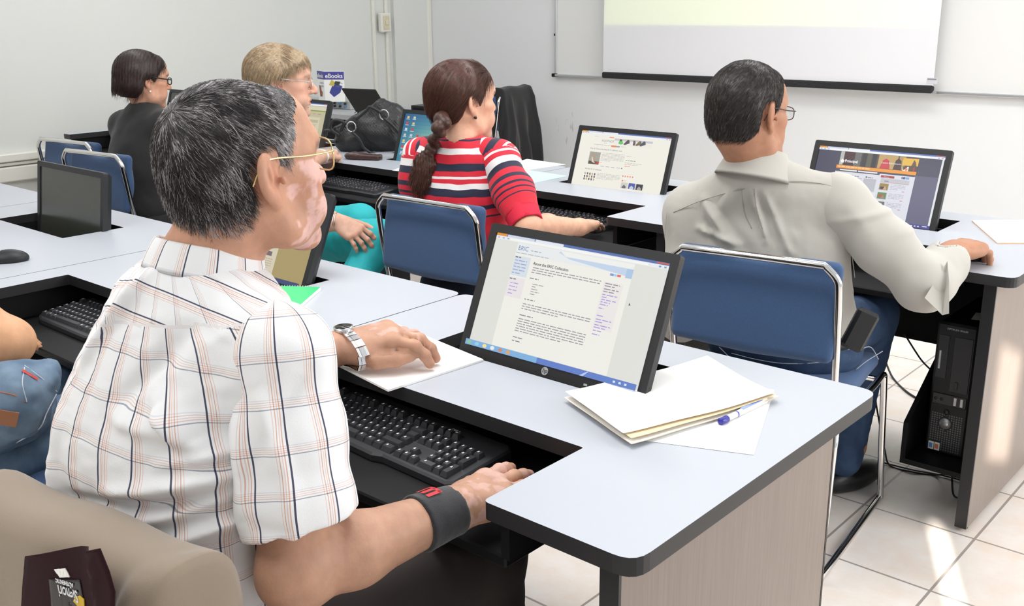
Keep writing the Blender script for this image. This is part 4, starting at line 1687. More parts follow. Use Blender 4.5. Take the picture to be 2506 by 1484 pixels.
cable('thin black wire curling between the mixer and the laptop', [at(868, 277, Z=.754), at(885, 262, Z=.80), at(905, 270, Z=.78), at(925, 268, Z=.79), at(945, 278, Z=.754)], .002)

# ------------------------------------------------------------------ handbag, glasses case
bc = np.array(at(902, 322, Y=2.30))
hb = empty('handbag', (bc[0], bc[1], TZ + .001), 0, 'large slouching black woven leather handbag on the table behind the glasses case', 'handbag')
ex_ = np.array([_R[0], _R[1], 0]) / np.hypot(_R[0], _R[1])
ey_ = np.array([-ex_[1], ex_[0], 0])
Rbag = np.stack([ex_, ey_, [0, 0, 1]], 1).astype(np.float32)
K_ = float(np.linalg.norm(bc - CAM)) / FPX


def bg(px, py, dy=0.0):
    """point of the bag: pixels from its middle -> metres"""
    return ((px - 902) * K_, dy, bc[2] - TZ - (py - 322) * K_ * 1.02)


s = Sdf()
s.ell(bg(925, 330, .02), (.135, .085, .085), R=rot3(0, R_(18)), k=.04)
s.ell(bg(955, 300, .03), (.085, .07, .085), R=rot3(0, R_(30)), k=.04)
s.ell(bg(860, 345, .02), (.085, .07, .06), k=.04)
s.cone(bg(830, 318), bg(935, 262, .02), .022, .020, k=.03)
s.cone(bg(935, 262, .02), bg(985, 285, .02), .02, .018, k=.03)
s.plane((0, 0, .001), (0, 0, -1), k=.004)
s.disp = lambda p: .004 * vnoise(p * 28, 3) + .0022 * np.abs(np.sin(p[:, 0] * 240 + p[:, 2] * 200)) * np.abs(np.sin(p[:, 0] * 240 - p[:, 2] * 200))
P, F = sculpt(s, (-.22, -.14, -.01), (.22, .16, .26), .0038)
mesh_np('bag_body', P @ Rbag.T, F, M['leather'], hb)
for cx, cy in ((945, 281), (866, 308)):
    c = np.array(bg(cx, cy, -.068 if cx > 900 else -.055))
    rg = [tuple((c + np.array([.021 * math.cos(a), -.006 * math.sin(a), .024 * math.sin(a)])) @ Rbag.T) for a in np.linspace(0, 2 * math.pi, 24, endpoint=False)]
    MB().tube(rg, .0028, 8, closed=True).build('chrome_ring', M['chrome'], hb)
for pts in ([(945, 288), (965, 305), (983, 328), (986, 350)], [(868, 318), (885, 335), (898, 358), (925, 372), (955, 372), (980, 365)], [(940, 276), (915, 262), (905, 270), (880, 290)]):
    MB().tube([tuple(np.array(q) @ Rbag.T) for q in smooth_path([bg(x, y, -.082) for x, y in pts], 8)], .007, 10).build('strap', M['leather'], hb)
for k, pts in enumerate(([(835, 330), (815, 315), (822, 295), (845, 300), (838, 320)], [(820, 345), (802, 340), (800, 320), (815, 318)])):
    MB().tube([tuple(np.array(q) @ Rbag.T) for q in smooth_path([bg(x, y, -.02) for x, y in pts], 8)], .008, 10).build('handle_loop', M['leather'], hb)

gc = at(888, 385, Z=TZ + .01)
s = Sdf().ell((-.035, 0, .014), (.055, .03, .021), k=.012).box((.04, -.004, .012), (.05, .026, .012), rr=.008, k=.01)
s.plane((0, 0, .0005), (0, 0, -1), k=.002)
s.disp = lambda p: .0012 * vnoise(p * 90, 5)
P, F = sculpt(s, (-.11, -.05, -.01), (.11, .05, .05), .0022)
gco = mesh_np('glasses_case', P @ rot3(0, 0, R_(26)).T, F, M['brownleather'])
gco.location = (gc[0], gc[1], TZ)
tag(gco, 'crumpled brown leather glasses case in front of the black handbag', 'glasses case')
# ------------------------------------------------------------------ people: heads, hands, bodies
def head_sdf(fem=False, jowl=0.0, nose=1.0, lean=1.0):
    """head about the ear line: x right, y forward, z up; crown +.118, chin -.115"""
    s = Sdf()
    w_ = .94 if fem else 1.0
    s.ell((0, -.012, .034), (.0765 * w_, .099, .086), k=.0)
    s.ell((0, .030, .020), (.066 * w_, .066, .070), k=.02)
    s.ell((0, .034, -.040), (.056 * w_, .056, .066), k=.03)
    s.ell((0, -.030, -.020), (.064 * w_, .062, .065), k=.03)
    for x in (-1, 1):                                          # jaw, cheekbone, cheek
        s.chain([(x * .058 * w_, -.004, -.042), (x * .052 * w_, .018, -.074), (x * .016, .074, -.100)], [.016, .018, .017], k=.026)
        s.ell((x * .047 * w_, .060, -.012), (.022, .022, .018), k=.025)
        s.ell((x * .040, .064, -.055), (.022 + .010 * jowl, .026, .028), k=.025)
        s.chain([(x * .054, .060, .022), (x * .036, .084, .031), (x * .010, .090, .026)], [.010, .0105, .010], k=.014)
    s.ell((0, .079, -.099), (.022, .019, .017), k=.018)
    s.ell((0, .066, -.062), (.036, .030, .028), k=.02)
    s.ell((0, .066, .056), (.050, .026, .040), k=.03)          # forehead
    for x in (-1, 1):
        s.ell((x * .0315, .101, .006), (.0175, .014, .0105), k=.012, mode='-')
        s.ball((x * .0315, .0775, .005), .0135, k=.001)
        s.ell((x * .0315, .0835, .0120), (.0165, .0085, .0050), k=.004)      # upper lid
        s.ell((x * .0315, .0825, -.0035), (.0150, .0075, .0034), k=.004)     # lower lid
    n_ = nose
    s.chain([(0, .090, .016), (0, .0985 + .003 * n_, .000), (0, .110 + .005 * n_, -.020), (0, .112 + .006 * n_, -.028)], [.0075, .0080, .0090, .0105], k=.010)
    for x in (-1, 1):
        s.ell((x * .0115, .102, -.030), (.0085, .0115, .0080), k=.006)
        s.ell((x * .0075, .110, -.0385), (.0034, .0060, .0036), k=.002, mode='-')
    s.ell((0, .0935, -.0535), (.0245, .0105, .0070), k=.006)
    s.ell((0, .0960, -.0575), (.0200, .0085, .0050), k=.003)
    s.ell((0, .0930, -.0705), (.0190, .0095, .0062), k=.004)
    s.ell((0, .1040, -.0640), (.0260, .0090, .0013), k=.003, mode='-')
    s.ell((0, .0920, -.0800), (.018, .006, .004), k=.008, mode='-')
    for x in (-1, 1):                                          # nose-to-mouth fold
        s.cone((x * .021, .1, -.030), (x * .034, .086, -.062), .0022, .002, k=.008, mode='-')
    for x in (-1, 1):                                          # ears
        Re = rot3(R_(8), 0, x * R_(26))
        ex = x * .081 * w_
        s.ell((ex, -.014, .002), (.0085, .0200, .0335), R=Re, k=.005)
        s.ell((ex * .96, -.006, -.028), (.0075, .0100, .0125), R=Re, k=.006)
        s.ell((ex + x * .0090, -.010, .006), (.0078, .0125, .0225), R=Re, k=.003, mode='-')
        s.ell((ex + x * .002, -.002, -.004), (.006, .0055, .009), R=Re, k=.003, mode='-')
        s.ell((ex + x * .0035, -.012, .008), (.0030, .0045, .014), R=Re, k=.003)
        s.ell((ex + x * .0010, .0065, -.004), (.0042, .0042, .0060), R=Re, k=.003)
    return s


def hand_sdf(curl=(20, 30, 20), spread=1.0, thumb=(0, 0), right=True, per=None, slim=1.0, L=1.0):
    """wrist at origin, fingers +y, back of the hand +z; right hand has its thumb towards -x.
    per = per-finger curls (index..little) overriding curl; returns sdf, list of nails (pos, dir)"""
    sg = 1 if right else -1
    s = Sdf()
    nails = []
    kx = [-.030, -.0100, .0105, .0290]
    ky = [.086, .090, .085, .077]
    ln = [.070, .078, .073, .057]
    rr = [.0090, .0092, .0087, .0077]
    s.cone((0, -.03, 0), (0, .012, 0), .0285 * slim, .026 * slim, k=.01, flat=((0, 0, 1), .68))
    for i in range(4):
        s.cone((sg * kx[i] * .45, .012, 0), (sg * kx[i] * .98, ky[i] - .012, .001), .0135 * slim, .0120 * slim, k=.016)
        s.ball((sg * kx[i], ky[i] - .004, .0035), .0098 * slim, k=.010)
    s.ell((0, .045, -.005), (.036 * slim, .042, .0135), k=.02)
    for i in range(4):
        a1, a2, a3 = (per[i] if per else curl)
        sp_ = R_((-9, -2, 4, 11)[i] * spread) * sg
        p_ = np.array([sg * kx[i], ky[i] - .002, .001])
        pts, ang = [p_], 0.0
        for d_, fr in ((a1, .46), (a2, .30), (a3, .24)):
            ang += R_(d_)
            dv_ = np.array([math.sin(sp_) * math.cos(ang), math.cos(sp_) * math.cos(ang), -math.sin(ang)])
            p_ = p_ + dv_ * ln[i] * L * fr
            pts.append(p_)
        r_ = rr[i] * slim
        s.chain(pts, [r_ * 1.04, r_ * .98, r_ * .92, r_ * .82], k=.003)
        s.ball(pts[1] + np.array([0, 0, .0006]), r_ * 1.04, k=.004)
        s.ball(pts[2], r_ * .97, k=.003)
        up = np.array([0, math.sin(ang), math.cos(ang)])
        nails.append((pts[3] - dv_ * .001 + up * r_ * .74, r_ * .85))
    ta, tb = thumb
    b0 = np.array([-sg * .020, .016, -.006])
    d1 = np.array([-sg * math.sin(R_(42 + ta)), math.cos(R_(42 + ta)), -.30])
    d2 = np.array([-sg * math.sin(R_(24 + ta + tb)), math.cos(R_(24 + ta + tb)), -.18])
    d3 = np.array([-sg * math.sin(R_(12 + ta + tb * 1.6)), math.cos(R_(12 + ta + tb * 1.6)), -.10])
    t1 = b0 + _n(d1) * .042
    t2 = t1 + _n(d2) * .032
    t3 = t2 + _n(d3) * .024
    s.cone(b0, t1, .0155 * slim, .0125 * slim, k=.014)
    s.chain([t1, t2, t3], [.0120 * slim, .0108 * slim, .0088 * slim], k=.003)
    nails.append((t3 + np.array([0, 0, .0070]) * slim, .0088))
    return s, nails


def frame(y, z):
    """rotation whose local +y is y and local +z close to z"""
    y = _n(y)
    x = _n(np.cross(y, z))
    z2 = np.cross(x, y)
    return np.stack([x, y, z2], 1).astype(np.float32)


def noisy(p, sc, seed=0, oct_=3):
    o, a = 0, 1.0
    for i in range(oct_):
        o = o + a * vnoise(p * sc * 2 ** i + 17.3 * i, seed + i)
        a *= .5
    return o


SKIN = attr_mat('skin', rough=.52, spec=.35, sss=.12, bump=(260, .18), noise=.10, nscale=45)
EYE = None


class Person:
    def __init__(s, label, skin, fem=False):
        s.label, s.skin, s.fem = label, np.array(skin, float), fem
        s.body = Sdf()
        s.regions, s.paint, s.nails = [], [], []

    def head(s, c, yaw, pitch=0, roll=0, sc=1.0, **kw):
        s.hc, s.hs = np.array(c, float), sc
        s.hR = (rot3(0, 0, R_(yaw)) @ rot3(R_(pitch)) @ rot3(0, R_(roll))).astype(np.float32)
        s.hsdf = head_sdf(s.fem, **kw)
        s.body.sub(s.hsdf, s.hR, c, sc, k=.0, rad=.16 * sc)
        return s

    def hp(s, x, y, z):
        """head-local point -> world"""
        return s.hR @ (np.array([x, y, z]) * s.hs) + s.hc

    def hl(s, p):
        return (p - s.hc) @ s.hR / s.hs

    def neck(s, base, r=.056):
        s.body.cone(s.hp(0, -.028, -.045), base, r * .96, r * 1.06, k=.022)
        return s

    def arm(s, S, E, W, r=1.0, up=(0, 0, 1)):
        S, E, W = map(lambda q: np.array(q, float), (S, E, W))
        m1, m2 = S * .55 + E * .45, E * .68 + W * .32
        s.body.chain([S, m1, E], [.050 * r, .047 * r, .039 * r], k=.02)
        s.body.chain([E, m2], [.040 * r, .043 * r], k=.02)
        s.body.chain([m2, W * .92 + E * .08, W], [.043 * r, .0285 * r, .0265 * r], k=.02)
        s.body.ball(E, .041 * r, k=.02)
        return s

    def hand(s, W, d, up, right, sc=1.0, **kw):
        hs, nails = hand_sdf(right=right, **kw)
        R = frame(d, up)
        W = np.array(W, float)
        s.body.sub(hs, R, W, sc, k=.008, rad=.14 * sc, c=W + R[:, 1] * .08 * sc)
        s.nails += [(R @ (q * sc) + W, r * sc) for q, r in nails]
        s.regions.append(('hand', W, R, sc))
        return s

    def finish(s, regs):
        """regs: list of (lo, hi, cell)"""
        o_ = join_np([sculpt(s.body, lo, hi, h) for lo, hi, h in regs])
        P, F = o_
        col = np.tile(s.skin, (len(P), 1))
        q = s.hl(P)
        onhead = np.linalg.norm(q - np.array([0, .02, 0]), axis=1) < .17
        red = np.array([1.08, .80, .78])

        def blend(mask, c):
            nonlocal col
            col = col * (1 - mask[:, None]) + np.array(c) * mask[:, None]
        g = lambda c, r: np.exp(-np.sum(((q - np.array(c)) / np.array(r)) ** 2, axis=1)) * onhead
        for x in (-1, 1):
            blend(.45 * g((x * .05, .065, -.02), (.022, .03, .02)), s.skin * red)
            blend(.50 * g((x * .080, -.01, .0), (.008, .025, .03)), s.skin * red)
        blend(.4 * g((0, .118, -.025), (.014, .014, .012)), s.skin * red)
        lip = (np.abs(q[:, 0]) < .024) & (q[:, 1] > .088) & (q[:, 2] < -.0530) & (q[:, 2] > -.0765 + np.abs(q[:, 0]) * .25) & onhead
        blend(lip * .75, s.lips if hasattr(s, 'lips') else s.skin * np.array([.95, .62, .60]))
        for x in (-1, 1):                                      # eyes
            e = np.linalg.norm(q - np.array([x * .0315, .0775, .005]), axis=1) < .0142
            e &= (q[:, 2] < .0095) & (q[:, 2] > -.0008) & onhead
            blend(e * 1.0, (.72, .70, .68))
            ir = e & (np.hypot(q[:, 0] - x * .0315, q[:, 2] - .0045) < .0058)
            blend(ir * 1.0, (.05, .03, .02))
            br = np.exp(-(((q[:, 2] - .031 + .25 * np.maximum(np.abs(q[:, 0]) - .036, 0)) / .0042) ** 2)) * (np.abs(q[:, 0] - x * .034) < .022) * (q[:, 1] > .045) * onhead
            blend(np.clip(br * 1.3, 0, 1) * s.brow[0], s.brow[1])
        for c, r in s.nails:
            m = np.linalg.norm(P - c, axis=1) < r * .72
            blend(m * .8, s.nailcol if hasattr(s, 'nailcol') else np.minimum(s.skin * np.array([1.15, 1.0, 1.0]), .9))
        for fn in s.paint:
            col = fn(P, q, onhead, col)
        o = mesh_np('person', P, F, SKIN, None, cols=np.clip(col, 0, 1))
        s.obj = tag(o, s.label, 'person')
        return o

    def cloth(s, name, sdf, lo, hi, h, m, parent=None, cols=None, uvf=None):
        P, F = sculpt(sdf, lo, hi, h)
        uv = uvf(P) if uvf else None
        c = cols(P) if callable(cols) else (np.tile(np.array(cols), (len(P), 1)) if cols is not None else None)
        return mesh_np(name, P, F, m, parent or s.obj, cols=c, uv=uv)


def strands(name, parent, m, roots, dirs, length, rad, colf, rnd_, segs=5, curl=0.0, grav=0.0, sink=.002, hug=None):
    """many thin three-sided hairs growing from roots along dirs"""
    n = len(roots)
    P = np.zeros((n, segs, 3, 3), np.float32)
    cols = np.zeros((n, segs, 3, 3), np.float32)
    base = colf(roots)
    L = length * rnd_.uniform(.7, 1.2, n)
    d = dirs / np.linalg.norm(dirs, axis=1, keepdims=True)
    pos = roots - d * sink
    a1 = np.cross(d, rnd_.normal(size=(n, 3)))
    a1 /= np.linalg.norm(a1, axis=1, keepdims=True) + 1e-9
    ph = rnd_.uniform(0, 6.28, n)
    for k in range(segs):
        t = k / (segs - 1)
        a2 = np.cross(d, a1)
        r = rad * (1 - .75 * t)
        for j in range(3):
            an = 2 * math.pi * j / 3
            P[:, k, j] = pos + (a1 * math.cos(an) + a2 * math.sin(an)) * r
            cols[:, k, j] = base
        if k < segs - 1:
            d = d + np.array([0, 0, -grav * t]) + a1 * (curl * np.cos(ph + t * 3))[:, None]
            d /= np.linalg.norm(d, axis=1, keepdims=True)
            new = pos + d * (L / (segs - 1))[:, None]
            if hug is not None:                                # keep to the shape of the head
                q = hug.hl(new)
                c = np.stack([0 * q[:, 0], 0 * q[:, 0] - .014, np.minimum(q[:, 2], .034)], 1)
                rr_ = np.array([.080, .100, .090])
                rho = np.linalg.norm((q - c) / rr_, axis=1)
                if k == 0:
                    q0 = hug.hl(roots)
                    c0_ = np.stack([0 * q0[:, 0], 0 * q0[:, 0] - .014, np.minimum(q0[:, 2], .034)], 1)
                    rho0 = np.linalg.norm((q0 - c0_) / rr_, axis=1)
                tgt_ = rho0 + .012 * (k + 1) / segs * rnd_.uniform(.3, 2.2, n)
                q = c + (q - c) * np.clip(tgt_ / np.maximum(rho, .2), .85, 1.15)[:, None]
                new = q * hug.hs @ hug.hR.T + hug.hc
                d = new - pos
                d /= np.linalg.norm(d, axis=1, keepdims=True) + 1e-9
            pos = new
            a1 = a1 - d * np.sum(a1 * d, 1, keepdims=True)
            a1 /= np.linalg.norm(a1, axis=1, keepdims=True) + 1e-9
    idx = np.arange(n * segs * 3).reshape(n, segs, 3)
    F = []
    for k in range(segs - 1):
        for j in range(3):
            F.append(np.stack([idx[:, k, j], idx[:, k, (j + 1) % 3], idx[:, k + 1, (j + 1) % 3], idx[:, k + 1, j]], 1))
    o = mesh_np(name, P.reshape(-1, 3), np.concatenate(F), m, parent, cols=cols.reshape(-1, 3))
    o['kind'] = 'stuff'
    return o


def surf_samples(P, F, n, rnd_):
    """random points and normals on a quad mesh"""
    A, B, C, D = (P[F[:, i]] for i in range(4))
    nr = np.cross(C - A, D - B)
    ar = np.linalg.norm(nr, axis=1)
    pick = rnd_.choice(len(F), n, p=ar / ar.sum())
    u, v_ = rnd_.uniform(size=(n, 1)), rnd_.uniform(size=(n, 1))
    q = A[pick] * (1 - u) * (1 - v_) + B[pick] * u * (1 - v_) + C[pick] * u * v_ + D[pick] * (1 - u) * v_
    return q, nr[pick] / ar[pick][:, None]


HAIR = attr_mat('hair', rough=.42, spec=.45, noise=.25, nscale=120)
RNG = np.random.default_rng(7)


def spectacles(pr, m_rim, lens=(.022, .016), temple_m=None, rim=.0012, y=.104, z=.004, half=.032):
    g = empty('glasses', (0, 0, 0))
    g.parent = pr.obj
    tm_ = temple_m or m_rim
    for x in (-1, 1):
        rg = []
        for a in np.linspace(0, 2 * math.pi, 28, endpoint=False):
            cx, cz = math.cos(a), math.sin(a)
            k = (abs(cx) ** 3.2 + abs(cz) ** 3.2) ** (-1 / 3.2)
            rg.append(pr.hp(x * half + lens[0] * cx * k, y - .10 * (lens[0] * cx * k * x + .0) ** 1 * 1.0 * .9, z + lens[1] * cz * k))
        MB().tube(rg, rim, 6, closed=True).build('rim', m_rim, g)
        ln_ = MB()
        ln_.add(rg, [tuple(range(len(rg)))])
        ln_.build('lens', M['lens'], g)
        xo = half + lens[0]
        MB().tube([tuple(pr.hp(*q)) for q in smooth_path([(x * xo, y - .004, z + .006), (x * (xo + .010), y - .012, z + .007), (x * .080, .045, z + .010), (x * .0830, .002, z + .015), (x * .083, -.020, z + .012), (x * .078, -.036, z - .014)], 5)], rim * 1.25, 6).build('temple_arm', tm_, g)
    MB().tube([tuple(pr.hp(*q)) for q in smooth_path([(-half + lens[0] * .9, y + .001, z + .004), (0, y + .008, z + .008), (half - lens[0] * .9, y + .001, z + .004)], 4)], rim, 6).build('nose_bridge', m_rim, g)
    return g


def glass_mat():
    m = bpy.data.materials.new('lens_glass')
    m.use_nodes = True
    nt_ = m.node_tree
    for n in list(nt_.nodes):
        if n.type == 'BSDF_PRINCIPLED':
            nt_.nodes.remove(n)
    out = [n for n in nt_.nodes if n.type == 'OUTPUT_MATERIAL'][0]
    tr = nt_.nodes.new('ShaderNodeBsdfTransparent')
    tr.inputs[0].default_value = (.93, .93, .92, 1)
    gl = nt_.nodes.new('ShaderNodeBsdfGlossy')
    gl.inputs['Roughness'].default_value = .02
    mx_ = nt_.nodes.new('ShaderNodeMixShader')
    mx_.inputs[0].default_value = .07
    nt_.links.new(tr.outputs[0], mx_.inputs[1])
    nt_.links.new(gl.outputs[0], mx_.inputs[2])
    nt_.links.new(mx_.outputs[0], out.inputs[0])
    return m


M['lens'] = glass_mat()
M['gold'] = mat('gold_wire', (.75, .58, .28), .2, metal=1.0)
M['steel'] = mat('polished_steel', (.72, .72, .72), .2, metal=1.0)


def ramp_mat(name, rampU, rampV, rough=.75, bump=(380, .12), mul=True, sheen=.1, trans=0.0):
    """woven pattern from the 'cloth' coordinates; ramps are (stops, period) with constant steps"""
    m = mat(name, (.8, .8, .8), rough, bump=bump, sheen=sheen)
    nt_ = m.node_tree
    b_ = nt_.nodes['Principled BSDF']
    a = nt_.nodes.new('ShaderNodeAttribute')
    a.attribute_name = 'cloth'
    sp_ = nt_.nodes.new('ShaderNodeSeparateXYZ')
    nt_.links.new(a.outputs['Vector'], sp_.inputs[0])
    outs = []
    for ax, rp in (('X', rampU), ('Y', rampV)):
        if rp is None:
            continue
        stops, per = rp
        d_ = nt_.nodes.new('ShaderNodeMath')
        d_.operation = 'DIVIDE'
        d_.inputs[1].default_value = per
        fr = nt_.nodes.new('ShaderNodeMath')
        fr.operation = 'FRACT'
        nt_.links.new(sp_.outputs[ax], d_.inputs[0])
        nt_.links.new(d_.outputs[0], fr.inputs[0])
        cr = nt_.nodes.new('ShaderNodeValToRGB')
        cr.color_ramp.interpolation = 'CONSTANT'
        el = cr.color_ramp.elements
        el[0].position, el[0].color = 0, (*stops[0][1], 1)
        el[1].position, el[1].color = stops[1][0], (*stops[1][1], 1)
        for p_, c in stops[2:]:
            e = el.new(p_)
            e.color = (*c, 1)
        nt_.links.new(fr.outputs[0], cr.inputs[0])
        outs.append(cr.outputs[0])
    if len(outs) == 2:
        mx_ = nt_.nodes.new('ShaderNodeMix')
        mx_.data_type = 'RGBA'
        mx_.blend_type = 'MULTIPLY'
        mx_.inputs['Factor'].default_value = 1
        nt_.links.new(outs[0], mx_.inputs['A'])
        nt_.links.new(outs[1], mx_.inputs['B'])
        o = mx_.outputs['Result']
    else:
        o = outs[0]
    nt_.links.new(o, b_.inputs['Base Color'])
    return m


def bbox(pts, pad):
    P = np.array(pts, float)
    return P.min(0) - pad, P.max(0) + pad
# ------------------------------------------------------------------ garments
def poly_sd(P2, poly):
    """signed distance of 2D points to a polygon (negative inside)"""
    d = np.full(len(P2), 1e9)
    ins = np.zeros(len(P2), bool)
    k = len(poly)
    for i in range(k):
        a, b = np.array(poly[i], float), np.array(poly[(i + 1) % k], float)
        e = b - a
        w_ = P2 - a
        t = np.clip((w_ @ e) / (e @ e), 0, 1)
        d = np.minimum(d, np.linalg.norm(w_ - t[:, None] * e, axis=1))
        c = ((a[1] <= P2[:, 1]) & (b[1] > P2[:, 1])) | ((b[1] <= P2[:, 1]) & (a[1] > P2[:, 1]))
        x = a[0] + (P2[:, 1] - a[1]) / np.where(e[1] == 0, 1e-9, e[1]) * e[0]
        ins ^= c & (P2[:, 0] < x)
    return np.where(ins, -d, d)


def hair_cap(pr, poly, thick=.009, disp=None, extra=None, taper=0.0, bulge=None):
    """scalp hair: the cranium pushed outwards inside a side-view outline (y, z) in head space"""
    base = Sdf()
    w_ = .94 if pr.fem else 1.0
    base.ell((0, -.012, .034), (.0765 * w_, .099, .086), k=.0)
    base.ell((0, .030, .020), (.066 * w_, .066, .070), k=.02)
    base.ell((0, -.030, -.020), (.064 * w_, .062, .065), k=.03)
    base.ell((0, .066, .056), (.050, .026, .040), k=.03)
    if bulge:
        for c, r in bulge:
            base.ell(c, r, k=.03)

    def f(p):
        q = (p - pr.hc) @ pr.hR / pr.hs
        e = poly_sd(q[:, 1:3], poly)
        th = thick * np.clip(-e / .022, 0, 1) ** .6
        if disp is not None:
            th = th + disp(q) * np.clip(-e / .02, 0, 1)
        d = base(q) - th
        if taper:
            d = np.maximum(d, np.where(q[:, 2] < -.012, np.abs(q[:, 0]) - .078 - taper * (q[:, 2] + .012), -1))
        d = np.maximum(d, e)
        if extra is not None:
            d = smin(d, extra(q), .012)
        return d * pr.hs
    return f


def hair_mesh(pr, f, h=.003, m=None, cols=(.03, .02, .018), name='hair', pad=.18, low=.16):
    P, F = sculpt(f, pr.hc - np.array([pad, pad, low]), pr.hc + pad, h)
    c = cols(P) if callable(cols) else np.tile(np.array(cols), (len(P), 1))
    o = mesh_np(name, P, F, m or HAIR, pr.obj, cols=c)
    return o, P, F


def fold_fn(folds, to2d):
    """creases as (a, b, amplitude, width) in a 2D frame of the garment"""
    def f(p):
        q = to2d(p)
        o = 0
        for a, b, amp, wd in folds:
            a, b = np.array(a), np.array(b)
            e = b - a
            t = np.clip(((q - a) @ e) / (e @ e), 0, 1)
            dd = np.linalg.norm(q - a - t[:, None] * e, axis=1)
            o = o + amp * np.exp(-(dd / wd) ** 2) * (np.sin(np.pi * np.clip(t, .04, .96)) ** .5)
        return o
    return f


def collar(name, c, R, r0, r1, h, m, parent, gap=40, lean=0.0, uvs=True, fall=.035, sx=1.0):
    """folded shirt collar round a neck: ring frame R (z up the neck, +y front), open at the front"""
    n, V, UV = 56, [], []
    prof = [(r0, h), (r0 + .003, h + .004), (r0 + .008, h + .001), (r1, h - fall), (r1 - .003, h - fall - .001), (r0 + .004, h - .006), (r0 - .001, -.012)]
    for i in range(n + 1):
        a = R_(gap / 2) + (2 * math.pi - R_(gap)) * i / n            # from the front, all the way round
        fr = math.cos(a) * .5 + .5
        for j, (r, z) in enumerate(prof):
            zz = z - lean * fr - (fall * .45 * fr ** 4 if j in (3, 4) else 0)
            V.append(np.array([math.sin(a) * r * sx, math.cos(a) * r, zz]))
            UV.append(((i / n) * 2 * math.pi * r1, z * 1.0 + j * .004))
    k = len(prof)
    F = [(i * k + j, i * k + (j + 1) % k, (i + 1) * k + (j + 1) % k, (i + 1) * k + j) for i in range(n) for j in range(k)]
    V = np.array(V) @ np.array(R, float).T + np.array(c)
    o = mesh_np(name, V, np.array(F), m, parent, uv=np.array(UV), cols=None)
    sm_ = o.modifiers.new('thick', 'SUBSURF')
    sm_.levels = sm_.render_levels = 1
    return o


def drop_to(sdf, p, d, far=.25):
    """walk from p along d until the garment's surface is met"""
    p, d = np.array(p, float), _n(d).astype(float)
    t = 0.0
    for _ in range(60):
        v = float(sdf((p + d * t)[None])[0])
        if v < .0006:
            break
        t += max(v * .7, .0005)
        if t > far:
            break
    return p + d * t


def px_on(sdf, px, py, D0):
    """where the camera-facing side of a garment lies under a pixel of the photograph"""
    a = at(px, py, D=D0)
    return drop_to(sdf, a, a - CAM, .6)


def torso_frame(c, yaw, lean):
    """c = middle of the hips; local z runs up the spine"""
    R = (rot3(0, 0, R_(yaw)) @ rot3(R_(-lean))).astype(np.float32)
    return np.array(c, float), R


# ---- the man in the plaid shirt ------------------------------------------------------------
W0 = (.78, .78, .79)
NV, OR1, PK, GY = (.045, .045, .085), (.66, .40, .31), (.74, .56, .52), (.40, .42, .48)
W1 = (1, 1, 1)
plaid = ramp_mat('plaid_cotton',
                 ([(0, W0), (.04, NV), (.088, W0), (.15, OR1), (.178, W0), (.21, PK), (.232, W0), (.27, OR1), (.295, W0), (.34, PK), (.36, W0)], .050),
                 ([(0, W1), (.05, GY), (.072, W1), (.11, (.88, .66, .60)), (.13, W1), (.16, (.9, .74, .7)), (.175, W1), (.205, (.88, .66, .60)), (.222, W1), (.25, (.86, .86, .9)), (.27, W1)], .055), bump=(500, .15))
pm = Person('man in a white plaid short-sleeved shirt, black band on his wrist, nearest the camera', (.52, .275, .18))
pm.brow = (.6, (.12, .10, .09))
pm.head(at(594, 426, D=1.37), -2, 4, -2, sc=1.025, jowl=.6, nose=1.0)
NB_ = np.array([-.572, -.205, 1.065])
pm.neck(NB_, r=.061)
pm.body.cone(NB_, NB_ - np.array([0, .01, .10]), .062, .08, k=.03)
SR, SL = np.array([-.402, -.214, .980]), np.array([-.755, -.175, .965])
ER, EL = np.array([-.352, -.255, .712]), np.array([-.88, -.02, .775])
WR, WL = np.array([-.322, .022, .706]), np.array([-.825, .225, .792])
pm.body.ell((-.58, -.22, .88), (.14, .07, .12), k=.04)
pm.body.ell((-.58, -.27, .68), (.12, .08, .17), k=.05)
pm.body.ell((-.585, -.28, .53), (.15, .11, .07), k=.05)
pm.arm(SR, ER, WR, r=1.12)
pm.arm(SL, EL, WL, r=1.04)
pm.hand(WR, (.0, 1, -.04), (.25, 0, 1), True, sc=1.06, per=[(6, 8, 6), (5, 9, 6), (6, 10, 6), (8, 12, 8)], spread=.9, thumb=(-6, 0), slim=1.08)
pm.hand(WL, (.68, .73, .20), (.12, 0, 1), False, sc=1.19, per=[(26, 30, 18), (24, 32, 20), (28, 32, 20), (34, 32, 22)], spread=1.1, thumb=(-6, -16), slim=1.08)
for x in (-.63, -.42):
    pm.body.chain([(x, -.26, .53), (x, .16, .53), (x, .22, .12)], [.06, .05, .04], k=.03)


def vitiligo(P, q, onhead, col):
    pale = np.array([.70, .43, .38])
    n_ = 1.3 * noisy(P, 40, 4, 4)
    m = np.clip((n_ - (-.05 - 5.2 * (q[:, 1] - .040) + 5.0 * np.maximum(q[:, 2] + .02, 0) * 2)) * 2.6, 0, 1) * onhead * (q[:, 2] < .012) * (q[:, 1] > .012) * (q[:, 2] > -.16)
    m2 = np.clip((noisy(P, 60, 9) - .05) * 5, 0, 1) * (~onhead) * ((np.linalg.norm(P - (WR + [0, .07, 0]), axis=1) < .11) | (np.linalg.norm(P - (WL + [.06, .09, 0]), axis=1) < .07))
    m2 = m2 * .55
    m = np.maximum(m, m2)[:, None]
    fr = np.clip((noisy(P, 190, 77, 2) - .62) * 6, 0, 1)[:, None] * .5
    m = m * (1 - fr)
    col = col * (1 - m) + pale * m
    ys = np.clip((q[:, 2] - .085) * 12, 0, .6)[:, None] * onhead[:, None]
    return col * (1 - ys * .1)


